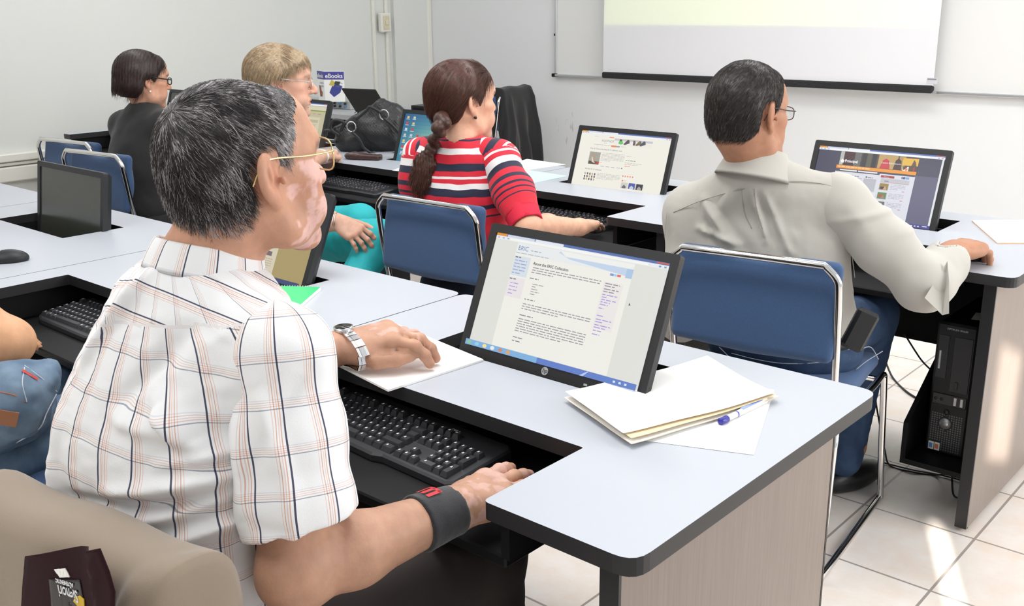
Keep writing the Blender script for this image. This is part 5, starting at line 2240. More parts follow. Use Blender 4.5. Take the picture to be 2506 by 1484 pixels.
pm.paint.append(vitiligo)
lo, hi = bbox([SR, ER, WR + [0, .22, -.03]], .08)
pm.finish([(pm.hc - [.13, .15, .21], pm.hc + [.13, .16, .14], .0026),
           (np.array([lo[0] + .0, lo[1], .60]), np.array([-.27, WR[1] + .23, .93]), .0024),
           (np.array([-.95, .02, .70]), np.array([-.62, .48, .86]), .0022),
           (np.array([-.95, -.45, .05]), np.array([-.28, .32, 1.06]), .0085)])

# shirt
SH = Sdf()
SH.ell((-.575, -.225, .935), (.190, .122, .150), k=.0)
SH.ell((-.595, -.272, .815), (.200, .140, .17), k=.06)
SH.ell((-.578, -.290, .66), (.178, .142, .15), k=.06)
SH.ell((-.570, -.300, .52), (.175, .150, .10), k=.06)
SH.cone((-.572, -.220, 1.030), SR + [-.01, 0, .006], .070, .050, k=.05)
SH.cone((-.572, -.220, 1.030), SL + [.0, 0, .010], .070, .056, k=.05)
SH.ball(SR + [-.012, 0, -.004], .048, k=.04)
SH.ball(SL + [-.002, 0, .0], .066, k=.04)
SH.cone(SL, EL * .75 + SL * .25, .066, .07, k=.04)
SH.plane((0, 0, .455), (0, 0, -1), k=.01)
SH.cone((-.575, -.215, 1.02), (-.568, -.185, 1.16), .054, .064, k=.01, mode='-')


def px2xz(px, py, Y=-.36):
    v_ = at(px, py, Y=Y)
    return (v_[0], v_[2])


fold_list = []
for (a, b, amp, wd) in [((255, 660), (205, 900), .006, .012), ((430, 690), (400, 880), .005, .012), ((440, 720), (540, 960), .009, .014), ((400, 700), (300, 1010), -.005, .016),
                        ((500, 830), (590, 1120), -.010, .014), ((540, 900), (620, 1180), .010, .015), ((610, 900), (560, 1060), .008, .014), ((560, 760), (600, 900), .004, .012),
                        ((370, 990), (430, 1100), .008, .013), ((310, 1010), (480, 1130), .006, .012), ((350, 1040), (560, 1170), -.006, .013), ((330, 1180), (560, 1210), .005, .012),
                        ((250, 1180), (500, 1260), -.005, .011), ((380, 1260), (600, 1240), .005, .010), ((220, 1100), (260, 1240), .006, .012), ((430, 1330), (600, 1300), .006, .011),
                        ((200, 960), (230, 1150), .004, .014), ((520, 1060), (600, 1130), .007, .010), ((400, 1140), (600, 1150), .004, .009), ((500, 1380), (640, 1350), .006, .011)]:
    fold_list.append((px2xz(*a), px2xz(*b), amp, wd))
ff = fold_fn(fold_list, lambda p: p[:, [0, 2]])
SH.disp = lambda p: 3.0 * ff(p) * np.clip((-.27 - p[:, 1]) / .05, 0, 1) + .0042 * noisy(p * np.array([1, 1, .5]), 15, 2) + .0012 * noisy(p * np.array([1, 1, 2.0]), 40, 8, 2)


_ya, _yb = px_on(SH, 290, 668, 1.1), px_on(SH, 575, 800, 1.1)


def uv_torso(P):
    x = P[:, 0] + .585
    y = P[:, 1] + .25
    ang = np.arctan2(x, -y * 1.25)
    u = ang * .165 + 1.2 + .022
    v_ = P[:, 2] + .05 * x
    u = u + .004 * noisy(P, 9, 21, 2)
    v_ = v_ + .004 * noisy(P, 8, 22, 2) + .045 * np.abs(x)
    yoke = (P[:, 2] > _ya[2] + (P[:, 0] - _ya[0]) * (_yb[2] - _ya[2]) / (_yb[0] - _ya[0])) & (P[:, 1] < -.1)
    r = np.hypot(x, y * 1.2)
    u = np.where(yoke, u * 1.0 + .028, u)
    sd_ = (1.075 - P[:, 2]) + np.clip(-.20 - P[:, 1], -.1, .2) * .8
    u, v_ = np.where(yoke, sd_ + .018, u), np.where(yoke, u + .03, v_)
    return np.stack([u, v_, yoke * 1.0], 1)


o_shirt = pm.cloth('shirt', SH, (-.90, -.50, .44), (-.28, .02, 1.09), .0042, plaid, uvf=uv_torso)

# right sleeve
SLV = Sdf()
sa, sb = SR + [-.006, .002, .004], np.array([-.360, -.238, .805])
ax_ = _n(sb - sa)
SLV.ball(sa + [.0, 0, 0], .0645, k=.0)
SLV.chain([sa, sa * .5 + sb * .5, sb], [.062, .067, .075], k=.03)
SLV.cone(sb, sb + ax_ * .08, .077, .079, k=.01)
SLV.plane(sb + ax_ * .030, ax_ + np.array([.10, .12, 0]), k=.002)
SLV.cone(sb + ax_ * .0, sb + ax_ * .2, .060, .064, k=.003, mode='-')
sf_ = fold_fn([((-.02, .03), (.03, .17), .006, .013), ((.04, .02), (-.01, .12), -.005, .013), ((-.05, .06), (-.035, .2), .006, .012), ((.02, .14), (.035, .24), .004, .012), ((-.03, .20), (.05, .22), -.002, .01)],
              lambda p: np.stack([(p - sa) @ np.array([.75, .66, 0]), (p - sa) @ ax_], 1))
SLV.disp = lambda p: 1.7 * sf_(p) + .0028 * noisy(p, 16, 12, 2)


def uv_sleeve(P):
    d = P - sa
    t = d @ ax_
    e1 = _n(np.cross(ax_, (0, 0, 1)) if abs(ax_[2]) < .9 else np.array([.75, .66, 0]))
    e1 = _n(e1 - ax_ * (e1 @ ax_))
    e2 = np.cross(ax_, e1)
    a = np.arctan2(d @ e2, d @ e1)
    return np.stack([a * .074 + 1.2 + .004 * noisy(P, 9, 31, 2), 1.0 - t * 1.0 + .003 * noisy(P, 9, 32, 2), 0 * t], 1)


pm.cloth('sleeve', SLV, bbox([sa, sb], .11)[0], bbox([sa, sb], .11)[1], .0036, plaid, parent=o_shirt, uvf=uv_sleeve)
collar('collar', NB_ + [0.002, -.006, -.004], rot3(R_(-16), R_(0), 0), .066, .085, .042, plaid, o_shirt, gap=50, fall=.040)

# trousers
TR = Sdf()
for x in (-.63, -.42):
    TR.chain([(x, -.27, .555), (x, .17, .535), (x, .22, .12)], [.085, .066, .055], k=.04)
TR.ell((-.585, -.29, .55), (.19, .13, .085), k=.05)
TR.disp = lambda p: .004 * noisy(p, 14, 3)
DKB = mat('dark_brown_trousers', (.03, .022, .02), .85)
pm.cloth('trousers', TR, (-.85, -.48, .04), (-.3, .35, .68), .009, DKB)
for x in (-.63, -.42):
    sh = Sdf().ell((x, .27, .045), (.045, .13, .045), k=.01)
    sh.plane((0, 0, .002), (0, 0, -1), k=.002)
    P, F = sculpt(sh, (x - .07, .1, -.01), (x + .07, .43, .12), .006)
    mesh_np('shoe', P, F, M['leather'], pm.obj)

# hair: thick, wavy, black going grey at the temples
poly_m1 = [(-.125, -.060), (-.09, -.066), (-.045, -.052), (-.030, -.020), (-.036, .015), (-.020, .040), (.004, .040), (.010, .012), (.020, .010), (.026, .030), (.046, .050), (.050, .068), (.066, .080), (.080, .108), (.085, .14), (-.13, .16), (-.15, .0)]


def gm(q):
    return np.clip(.20 + .60 * np.clip((q[:, 1] + .035) / .06, 0, 1) * (q[:, 2] < .06) + .28 * (q[:, 2] < -.045), 0, 1)


def col_m1(P):
    q = pm.hl(P)
    g = gm(q)[:, None] * .55
    return np.array([.022, .018, .019]) * (1 - g) + np.array([.26, .24, .245]) * g


hf = hair_cap(pm, poly_m1, thick=.003, disp=lambda q: .0012 * noisy(q * np.array([1, .6, 1]), 55, 6))
ho, HP, HF = hair_mesh(pm, hf, .0028, cols=col_m1)
Q, N_ = surf_samples(HP, HF, 26000, RNG)
ql = pm.hl(Q)
keep = (np.linalg.norm(ql / np.array([1, 1, 1]), axis=1) > .078) & (N_ @ (pm.hR @ np.array([0, 0, 1])) > -.75)
thin = np.exp(-(((ql[:, 1] + .075) ** 2 + (ql[:, 0] + .02) ** 2 + (ql[:, 2] - .085) ** 2) / .034 ** 2))
keep &= RNG.uniform(size=len(Q)) > thin * .75
Q, N_, ql = Q[keep], N_[keep], ql[keep]
wh = np.array([0, -.06, .11])
fl = ql - wh
fl = fl + np.array([0, .055, -.03])
fl[:, 0] += .04 * noisy(ql, 25, 40, 2)
fl[:, 1] += .05 * noisy(ql, 22, 41, 2)
fl[:, 2] += .04 * noisy(ql, 22, 42, 2)
fw = fl @ pm.hR.T
fw -= N_ * np.sum(fw * N_, 1, keepdims=True)
fw /= np.linalg.norm(fw, axis=1, keepdims=True) + 1e-9


def scol(roots):
    q = pm.hl(roots)
    g = gm(q)
    cl = np.clip(noisy(q, 70, 50, 2) * .45, -.3, .3)
    pick = RNG.uniform(size=len(roots)) < np.clip(g + cl + .05, .03, .92)
    d_ = np.array([.028, .023, .024]) * RNG.uniform(.5, 1.8, (len(roots), 1))
    w_ = np.array([.50, .47, .48]) * RNG.uniform(.5, 1.2, (len(roots), 1))
    return np.where(pick[:, None], w_, d_)


strands('hair_strands', ho, HAIR, Q, fw + N_ * .03, .022, .00042, scol, RNG, segs=6, curl=.16, grav=.0, sink=.001, hug=pm)
gl_ = spectacles(pm, M['gold'], lens=(.027, .022), y=.106, z=.010, half=.034)

# steel watch on the left wrist, black band on the right forearm
dW = _n(WL - EL)
Rw = frame(dW, (0, 0, 1))
wt = empty('wristwatch', (0, 0, 0))
wt.parent = pm.obj
wc = WL + dW * .004
bm_ = MB()
bm2 = MB()
nl = 26


def skin_r(c, d, body=pm.body):
    """how far the skin lies from c along d"""
    rr_ = np.linspace(.015, .075, 121)
    v_ = body(np.array([c + d * t for t in rr_]))
    k_ = np.argmax(v_ > 0)
    return rr_[k_] if v_[k_] > 0 else .04


for i in range(nl):
    for (u0, u1, ex) in ((-.0105, -.005, 0), (-.0045, .0045, .0008), (.005, .0105, 0)):
        q = []
        for yy in (u0, u1):
            for th_ in (.0004, .0036 + ex):
                for a in (2 * math.pi * (i + .06) / nl, 2 * math.pi * (i + .94) / nl):
                    d_ = Rw @ np.array([math.cos(a), 0, math.sin(a)])
                    c_ = wc + Rw[:, 1] * yy
                    q.append(c_ + d_ * (max(skin_r(wc, d_), skin_r(wc + Rw[:, 1] * .01, d_), skin_r(wc - Rw[:, 1] * .01, d_)) + th_))
        (bm2 if ex else bm_).add(q, [(0, 1, 3, 2), (4, 6, 7, 5), (0, 4, 5, 1), (2, 3, 7, 6), (0, 2, 6, 4), (1, 5, 7, 3)])
rt_ = skin_r(wc, Rw[:, 2])
bm_.build('bracelet', M['steel'], wt)
bm2.build('bracelet_centre', M['chrome'], wt)
MB().cyl(wc + Rw @ np.array([0, 0, rt_ - .001]), wc + Rw @ np.array([0, 0, rt_ + .008]), .0185, 28).build('watch_case', M['steel'], wt)
MB().cyl(wc + Rw @ np.array([0, 0, rt_ + .008]), wc + Rw @ np.array([0, 0, rt_ + .0086]), .0155, 28).build('dial', M['gloss'], wt)

dB = _n(WR - ER)
Rb_ = frame(dB, (0, 0, 1))
WBD = Sdf()
b0, b1 = WR - dB * .085, WR - dB * .012
WBD.cone(b0, b1, .0445, .0385, k=0, flat=(Rb_[:, 2], .95))
WBD.plane(b1 - dB * .002, dB, k=.003)
WBD.plane(b0 + dB * .002, -dB, k=.003)
WBD.disp = lambda p: .0008 * noisy(p, 60, 3)
P, F = sculpt(WBD, *bbox([b0, b1], .07), .0026)
wbm = mesh_np('wristband', P, F, mat('black_neoprene', (.016, .016, .020), .85, bump=(600, .4), sheen=.3), pm.obj)
red = mat('red_print', (.65, .02, .03), .6)
mk = MB()
cb = (b0 + b1) / 2
for i, (aa, y0, y1) in enumerate(((66, -.012, .012), (82, -.012, .012), (98, -.012, .012), (66, .008, .013), (74, .008, .013), (90, .008, .013), (82, .008, .013), (98, .008, .013))):
    wd_ = 4.5
    q = []
    for y in (y0, y1):
        for a in (aa - wd_, aa + wd_):
            rr_ = .0432
            q.append(cb + Rb_ @ np.array([rr_ * math.cos(R_(a + 15)), y - .008, rr_ * .99 * math.sin(R_(a + 15))]))
    mk.add([q[0], q[1], q[3], q[2]], [(0, 1, 2, 3)])
mk.build('red_mark', red, wbm)
# ---- shared torso garment -----------------------------------------------------------------
def torso_sdf(hip, neck, SR, SL, w_, d_, sh=.060, hipw=1.0):
    hip, neck, SR, SL = (np.array(v, float) for v in (hip, neck, SR, SL))
    lat = _n((SR - SL) * [1, 1, 0])
    R = np.stack([lat, np.cross([0, 0, 1], lat), [0, 0, 1]], 1).astype(np.float32)
    s = Sdf()
    ch = (SR + SL) / 2 - [0, 0, .055]
    s.ell(ch, (w_ * 1.06, d_ * .92, .145), R=R, k=0)
    s.ell(hip * .35 + ch * .65 - R[:, 1] * .012, (w_, d_, .15), R=R, k=.06)
    s.ell(hip * .7 + ch * .3 - R[:, 1] * .005, (w_ * .95 * hipw, d_, .13), R=R, k=.06)
    s.ell(hip, (w_ * hipw, d_ * 1.05, .10), R=R, k=.06)
    for S in (SR, SL):
        s.cone(neck - [0, 0, .035], S + [0, 0, .004], sh, sh * .9, k=.05)
        s.ball(S, sh * 1.06, k=.04)
    return s, R


def simple_legs(pr, hip, R, knees, feet, col_mat, r=.082, name='trousers', belly=(.18, .13, .09), feetm=None, cell=.0075, shoe=True):
    s = Sdf()
    s.ell(np.array(hip) + [0, 0, -.01], belly, R=R, k=0)
    lo, hi = [], []
    for i, (kn, ft) in enumerate(zip(knees, feet)):
        x = R[:, 0] * (.085 if i == 0 else -.085)
        s.chain([np.array(hip) + x, kn], [r * 1.08, r * .78], k=.04)
        s.chain([kn, ft], [r * .78, r * .58], k=.03)
        lo += [kn, ft, np.array(hip)]
    s.disp = lambda p: .0035 * noisy(p, 16, 3) + .0016 * noisy(p * np.array([1, 1, 2.2]), 45, 7, 2)
    a, b = bbox(lo, .22)
    a[2] = max(a[2], .03)
    o = pr.cloth(name, s, a, b, cell, col_mat)
    if shoe:
        for kn, ft in zip(knees, feet):
            d = _n((np.array(kn) - hip) * [1, 1, 0])
            sh = Sdf().ell((0, 0, .035), (.042, .125, .045), k=.01)
            sh.plane((0, 0, .002), (0, 0, -1), k=.002)
            P, F = sculpt(sh, (-.06, -.15, -.01), (.06, .15, .1), .008)
            Rs = frame(d, (0, 0, 1))
            mesh_np('shoe', P @ Rs.T + np.array([ft[0] + d[0] * .05, ft[1] + d[1] * .05, 0]), F, feetm or M['leather'], pr.obj)
    return o


DENIM = mat('blue_denim', (.020, .045, .105), .85, noise=(25, .6, (.045, .09, .18)), bump=(900, .3))
DENIM2 = mat('faded_denim', (.07, .12, .19), .85, noise=(16, .8, (.19, .27, .36)), bump=(900, .3))
STITCH = mat('pale_stitching', (.45, .48, .55), .8)


def seam(parent, pts, r=.0012, name='stitched_seam', m=None):
    return MB().tube(smooth_path(pts, 8), r, 5).build(name, m or STITCH, parent)


# ---- the man in the grey shirt -------------------------------------------------------------
pg = Person('man in a grey long-sleeved shirt and jeans, his right hand on a mouse', (.44, .215, .13))
pg.brow = (.8, (.03, .02, .02))
pg.head(at(1828, 281, D=2.53), -9, -4, 0, sc=1.025, nose=.9)
nbg = np.array(at(1852, 405, D=2.58))
pg.neck(nbg, r=.060)
gSR, gSL = np.array(at(2050, 500, D=2.56)), np.array(at(1694, 522, D=2.74))
gER, gWR = np.array(at(2258, 690, D=2.52)), np.array(at(2336, 616, Z=.792))
gEL, gWL = np.array(at(1668, 780, D=2.74)), np.array([-.74, 1.80, .70])
ghip = np.array([-.555, 1.52, .56])
pg.body.cone(ghip, (gSR + gSL) / 2 - [0, 0, .08], .085, .085, k=.05)
pg.body.cone(nbg, (gSR + gSL) / 2 - [0, 0, .05], .055, .075, k=.03)
pg.arm(gSR, gER, gWR, r=1.08)
pg.arm(gSL, gEL, gWL, r=1.0)
hd = _n(np.array(at(2400, 605, Z=.785)) - gWR)
pg.hand(gWR, hd + [0, 0, .05], (0, 0, 1), True, sc=1.10, per=[(26, 30, 18), (26, 32, 20), (28, 34, 20), (32, 34, 20)], spread=.7, thumb=(-10, 0), slim=1.08)
pg.hand(gWL, (.1, 1, -.1), (0, 0, 1), False, sc=1.0)
for x in (-.10, .10):
    pg.body.chain([ghip + [x, 0, -.02], ghip + [x, .33, -.02], ghip + [x, .30, -.42]], [.06, .05, .04], k=.03)
pg.finish([(pg.hc - [.14, .15, .20], pg.hc + [.14, .16, .14], .0034),
           (gWR - [.06, .09, .06], gWR + [.16, .24, .06], .0024),
           (np.array([-.98, 1.15, .05]), np.array([-.24, 2.02, 1.02]), .010)])
GREY = mat('grey_shirt_cotton', (.46, .44, .40), .8, bump=(700, .12), sheen=.2)
gs, gR = torso_sdf(ghip, nbg, gSR, gSL, .205, .122, sh=.066)
gs.cone(gSL, gEL, .062, .060, k=.04)
gs.cone(gEL, gWL * .7 + gEL * .3, .058, .048, k=.03)
gs.cone(nbg + [0, -.0, -.03], nbg + [0, .03, .09], .050, .064, k=.01, mode='-')
g2 = lambda p: np.stack([(p - ghip) @ gR[:, 0], p[:, 2]], 1)


def gpx(px, py):
    v_ = at(px, py, D=2.42)
    return tuple(g2(np.array(v_)[None])[0])


gf = fold_fn([(gpx(*a), gpx(*b), am, wd) for a, b, am, wd in [
    ((1810, 500), (1840, 620), .009, .010), ((1840, 495), (1905, 650), .009, .011), ((1825, 500), (1870, 640), -.006, .009), ((1650, 530), (1720, 620), .009, .014),
    ((1700, 560), (1800, 680), -.005, .016), ((1890, 560), (2010, 690), .009, .015), ((1930, 520), (2060, 700), -.006, .015), ((1990, 560), (2090, 720), .008, .013),
    ((2010, 470), (2080, 600), .006, .012), ((2060, 560), (2110, 720), -.008, .012), ((1900, 640), (2000, 700), .008, .012), ((1630, 610), (1760, 640), .007, .010),
    ((1660, 590), (1700, 680), -.007, .012), ((2080, 640), (2110, 800), .007, .013), ((1760, 470), (1700, 560), .004, .016), ((1950, 470), (2020, 520), .004, .012)]], g2)
gs.disp = lambda p: 2.1 * gf(p) * np.clip(((nbg[1] - .02) - p[:, 1]) / .05, 0, 1) + .0028 * noisy(p * np.array([1, 1, .5]), 15, 61, 2) + .001 * noisy(p, 40, 62, 2)
lo, hi = bbox([gSR, gSL, gEL, ghip, nbg, gWL], .16)
lo[2] = .50
gshirt = pg.cloth('shirt', gs, lo, hi, .0048, GREY)
# right sleeve, cuff rolled open
gl = Sdf()
gl.ball(gSR, .072, k=0)
mid = gSR * .45 + gER * .55
gl.chain([gSR, mid, gER + [.0, .0, -.006]], [.070, .066, .062], k=.04)
cf = gER * .30 + gWR * .70
gl.chain([gER + [.005, 0, -.008], cf + [0, 0, -.012]], [.066, .062], k=.03)
ca = _n(gWR - gER)
gl.cone(cf + [0, 0, -.012], cf + ca * .05 + [0, 0, -.02], .060, .060, k=.01, flat=(frame(ca, (0, 0, 1))[:, 0], .72))
gl.plane(cf + ca * .035, ca, k=.002)
gl.cone(cf - ca * .02, cf + ca * .08, .049, .053, k=.004, mode='-', flat=(frame(ca, (0, 0, 1))[:, 0], .72))
gax = _n(gER - gSR)
gfs = fold_fn([((.02, -.03), (.20, .03), .007, .012), ((.05, .03), (.22, .05), -.006, .012), ((.0, .03), (.10, -.05), .006, .012), ((.16, -.05), (.30, -.02), .008, .013), ((.20, .0), (.30, .05), .006, .011)],
              lambda p: np.stack([(p - gSR) @ gax, (p - gSR) @ np.array([0, 0, 1.0])], 1))
gl.disp = lambda p: gfs(p) + .003 * noisy(p, 15, 70, 2)
lo, hi = bbox([gSR, gER, gWR], .10)
pg.cloth('sleeve', gl, lo, hi, .0042, GREY, parent=gshirt)
cfp = px_on(gl, 2300, 700, 2.2)
tri = np.array([at(2262, 730, D=2.44), at(2322, 690, D=2.44), at(2322, 768, D=2.44), at(2306, 772, D=2.45), at(2290, 745, D=2.47), at(2318, 640, D=2.47)])
cu = MB()
cu.add([tri[0], tri[5], tri[1], tri[2], tri[3]], [(0, 1, 2, 3, 4)])
cuo = cu.build('open_cuff', GREY, gshirt)
sd = cuo.modifiers.new('thick', 'SOLIDIFY')
sd.thickness = .003
collar('collar', nbg + [0, -.004, -.012], rot3(R_(-14), 0, R_(-6)), .062, .104, .050, GREY, gshirt, gap=50, fall=.074)
SEAMM = mat('grey_shirt_seam', (.36, .34, .31), .85)
for pts in ([(1648, 520), (1720, 490), (1820, 462), (1930, 445), (2012, 450), (2062, 468)], [(2062, 450), (2075, 520), (2082, 600), (2092, 680)], [(1815, 465), (1822, 520), (1840, 560)], [(1846, 462), (1852, 510), (1866, 560)], [(1632, 520), (1626, 580)]):
    pp = [px_on(gs, x, y, 2.1) for x, y in pts]
    seam(gshirt, pp, .0012, 'shirt_seam', SEAMM)
jo = simple_legs(pg, ghip + np.array([0, 0, -.03]), gR, [np.array([-.45, 1.86, .545]), np.array([-.66, 1.86, .545])], [np.array([-.47, 1.80, .10]), np.array([-.64, 1.84, .10])], DENIM, r=.088, belly=(.205, .145, .10))
jl = Sdf().ell(ghip + [0, 0, -.04], (.205, .145, .10), R=gR, k=0)
for pts in ([(1790, 865), (1850, 880), (1920, 890), (2000, 888), (2060, 878)], [(1760, 850), (1800, 885), (1860, 905), (1930, 912)], [(2080, 880), (2100, 860), (2130, 850), (2150, 880)], [(2095, 905), (2120, 885), (2160, 860)]):
    seam(jo, [px_on(jl, x, y, 2.1) for x, y in pts], .0012)
hs_ = at(2104, 808, D=2.46)
ho_ = MB().box(-.028, .028, -.012, .014, -.052, .052, bev=.008).build('phone_pouch', M['leather'], pg.obj)
ho_.location = hs_
ho_.rotation_euler = (R_(-6), R_(24), R_(35))
belt = Sdf().ell(ghip + [0, 0, .015], (.212, .152, .08), R=gR, k=0)
belt.plane(ghip + [0, 0, .022], (0, 0, 1), k=.002)
belt.plane(ghip + [0, 0, -.012], (0, 0, -1), k=.002)
pg.cloth('belt', belt, ghip - .25, ghip + .25, .006, M['leather'])

poly_g = [(-.13, -.052), (-.095, -.075), (-.055, -.070), (-.036, -.035), (-.038, .010), (-.026, .034), (.002, .036), (.008, .010), (.012, .000), (.020, .020), (.040, .050), (.052, .075), (.082, .09), (.09, .14), (-.13, .16), (-.15, .0)]
hf = hair_cap(pg, poly_g, taper=.45, thick=.009, disp=lambda q: .0012 * noisy(q, 60, 6))
ho, HP, HF = hair_mesh(pg, hf, .0034, cols=(.018, .014, .012))
Q, N_ = surf_samples(HP, HF, 16000, RNG)
ql = pg.hl(Q)
keep = (np.linalg.norm(ql, axis=1) > .080) & (N_ @ (pg.hR @ np.array([0, 0, 1])) > -.8)
Q, N_, ql = Q[keep], N_[keep], ql[keep]
fl = np.stack([ql[:, 0] * .6, ql[:, 1] - .02, ql[:, 2] - .13], 1) + .02 * np.stack([noisy(ql, 30, 80 + i, 2) for i in range(3)], 1)
fw = fl @ pg.hR.T
fw -= N_ * np.sum(fw * N_, 1, keepdims=True)
fw /= np.linalg.norm(fw, axis=1, keepdims=True) + 1e-9


def gcol(P):
    q = pg.hl(P)
    g = np.clip(.10 + .3 * (q[:, 1] > -.02) * (q[:, 2] < .06), 0, 1)
    pk = RNG.uniform(size=len(P)) < g
    return np.where(pk[:, None], np.array([.16, .14, .13]), np.array([.022, .016, .014]) * RNG.uniform(.5, 1.8, (len(P), 1)))


strands('hair_strands', ho, HAIR, Q, fw + N_ * .10, .013, .00042, gcol, RNG, segs=4, curl=.1, hug=pg)
spectacles(pg, mat('dark_bronze_frame', (.06, .045, .04), .3, metal=.7), lens=(.026, .016), y=.108, z=.006, half=.034)

# ---- the woman in the striped top ----------------------------------------------------------
RED, NAVY, WHT = (.66, .012, .035), (.014, .016, .045), (.82, .80, .80)
stripe_b = ramp_mat('striped_jersey', None,
                    ([(0, RED), (.0800, NAVY), (.0960, RED), (.158, WHT), (.212, RED), (.295, NAVY), (.362, RED), (.408, WHT), (.432, RED), (.475, WHT), (.525, NAVY), (.60, RED), (.68, NAVY), (.722, RED), (.775, NAVY), (.79, RED)], .34), bump=(600, .2))
stripe_s = ramp_mat('striped_sleeve_jersey', None,
                    ([(0, RED), (.06, NAVY), (.075, RED), (.14, WHT), (.19, RED), (.26, NAVY), (.335, RED), (.40, WHT), (.425, RED), (.475, WHT), (.545, NAVY), (.615, RED), (.69, NAVY), (.735, RED), (.785, NAVY), (.805, RED), (.84, NAVY), (.856, RED), (.895, NAVY), (.91, RED)], .335), bump=(600, .2))
redm = mat('red_jersey_cuff', (.70, .014, .05), .75, bump=(600, .2))
pw = Person('woman in a red, white and navy striped top with a brown braid', (.74, .42, .29), fem=True)
pw.brow = (.7, (.08, .04, .03))
pw.head(at(1131, 251, D=3.28), -12, 1, 0, sc=1.04, nose=.4)
nbw = np.array(at(1128, 345, D=3.28))
pw.neck(nbw, r=.044)
wSR, wSL = np.array(at(1222, 392, D=3.25)), np.array(at(1032, 385, D=3.40))
wER, wWR = np.array(at(1292, 556, D=3.13)), np.array(at(1428, 556, Z=.70))
wEL, wWL = np.array(at(1020, 500, D=3.42)), np.array([-1.95, 1.82, .70])
whip = np.array([-1.66, 1.44, .55])
pw.body.cone(whip, (wSR + wSL) / 2 - [0, 0, .07], .07, .07, k=.05)
pw.body.cone(nbw, (wSR + wSL) / 2 - [0, 0, .05], .045, .06, k=.03)
pw.arm(wSR, wER, wWR, r=.92)
pw.arm(wSL, wEL, wWL, r=.85)
pw.hand(wWR, np.array(at(1500, 520, Z=.69)) - wWR, (0, 0, 1), True, sc=.92, per=[(16, 20, 14)] * 4, slim=.9)
pw.hand(wWL, (.1, 1, -.1), (0, 0, 1), False, sc=.92)
pw.finish([(pw.hc - [.14, .15, .22], pw.hc + [.14, .16, .14], .0038),
           (np.minimum(wER, wWR) - [.08, .05, .05], np.maximum(wER, wWR) + [.16, .22, .07], .0036),
           (np.array([-2.05, 1.2, .45]), np.array([-1.50, 2.02, 1.02]), .010)])
ws, wR_ = torso_sdf(whip, nbw, wSR, wSL, .165, .115, sh=.050, hipw=1.05)
ws.cone(nbw + [0, 0, -.015], nbw + [0, .02, .06], .050, .060, k=.008, mode='-')
ws.plane((0, 0, .60), (0, 0, -1), k=.006)
ws.disp = lambda p: .003 * noisy(p, 18, 90, 2) + .0018 * np.sin(p[:, 2] * 120 + 3 * noisy(p, 8, 91, 2)) * np.clip((.86 - p[:, 2]) / .1, 0, 1)
wz = at(1100, 322, D=3.2)[2]


def uvw(P):
    return np.stack([P[:, 0], wz - P[:, 2] + .03 * (P - whip) @ wR_[:, 0] + .003 * noisy(P, 20, 92, 2), 0 * P[:, 0]], 1)


lo, hi = bbox([wSR, wSL, whip, nbw], .14)
wshirt = pw.cloth('striped_top', ws, lo, hi, .0052, stripe_b, uvf=uvw)
for nm, S, E, k in (('sleeve', wSR, wER, 1), ('sleeve', wSL, wEL, 1)):
    sl = Sdf()
    top = nbw * .55 + S * .45 + np.array([0, .0, -.005])
    sl.cone(top, S, .050, .056, k=0)
    e2 = S * .12 + E * .88
    sl.chain([S, S * .5 + E * .5, e2], [.060, .062, .054], k=.04)
    ax2 = _n(E - S)
    cut = S * .18 + E * .82
    sl.plane(cut, ax2, k=.002)
    sl.cone(nbw + [0, 0, -.015], nbw + [0, .02, .06], .052, .062, k=.008, mode='-')
    sl.disp = lambda p: .0028 * noisy(p, 20, 95, 2)
    tt = np.array(top) - _n(S - top) * .05

    def uvs_(P, S=S, ax2=ax2, tt=tt):
        t1 = (P - tt) @ _n(S - tt)
        t2 = (P - S) @ ax2 + np.linalg.norm(S - tt)
        return np.stack([0 * t1, np.where((P - S) @ ax2 > 0, np.maximum(t1 * .0 + t2, 0), t1).clip(.001, .325), 0 * t1], 1)
    lo, hi = bbox([top, S, E], .10)
    so_ = pw.cloth(nm, sl, lo, hi, .0048, stripe_s, parent=wshirt, uvf=uvs_)
    cfz = Sdf().cone(cut - ax2 * .025, cut + ax2 * .045, .0565, .052, k=0)
    cfz.plane(cut + ax2 * .040, ax2, k=.003)
    cfz.plane(cut - ax2 * .022, -ax2, k=.003)
    cfz.cone(cut + ax2 * .02, cut + ax2 * .1, .046, .046, k=.003, mode='-')
    lo, hi = bbox([cut], .12)
    pw.cloth('red_cuff', cfz, lo, hi, .0045, redm, parent=wshirt)
simple_legs(pw, whip + np.array([0, 0, -.04]), wR_, [np.array([-1.55, 1.84, .53]), np.array([-1.76, 1.84, .53])], [np.array([-1.56, 1.76, .10]), np.array([-1.74, 1.76, .10])], mat('dark_denim', (.012, .018, .035), .85), r=.078, belly=(.17, .13, .09))
BRN = np.array([.060, .022, .014])
poly_w = [(-.15, -.062), (-.06, -.072), (-.040, -.035), (-.030, .004), (-.004, .022), (.012, .006), (.022, -.016), (.030, .000), (.048, .040), (.068, .060), (.088, .074), (.10, .15), (-.13, .18), (-.16, .0)]
hf = hair_cap(pw, poly_w, thick=.006, disp=lambda q: .0008 * noisy(q * np.array([1, 1, .2]), 90, 6), bulge=[((0, -.030, .045), (.074, .085, .075))])
ho, HP, HF = hair_mesh(pw, hf, .0034, cols=tuple(BRN), low=.14)
Q, N_ = surf_samples(HP, HF, 9000, RNG)
ql = pw.hl(Q)
keep = (np.linalg.norm(ql, axis=1) > .082) & (N_ @ (pw.hR @ np.array([0, 0, 1])) > -.8)
Q, N_, ql = Q[keep], N_[keep], ql[keep]
tgt = np.array([-.01, -.115, -.055])
fw = (tgt - ql) @ pw.hR.T
fw -= N_ * np.sum(fw * N_, 1, keepdims=True)
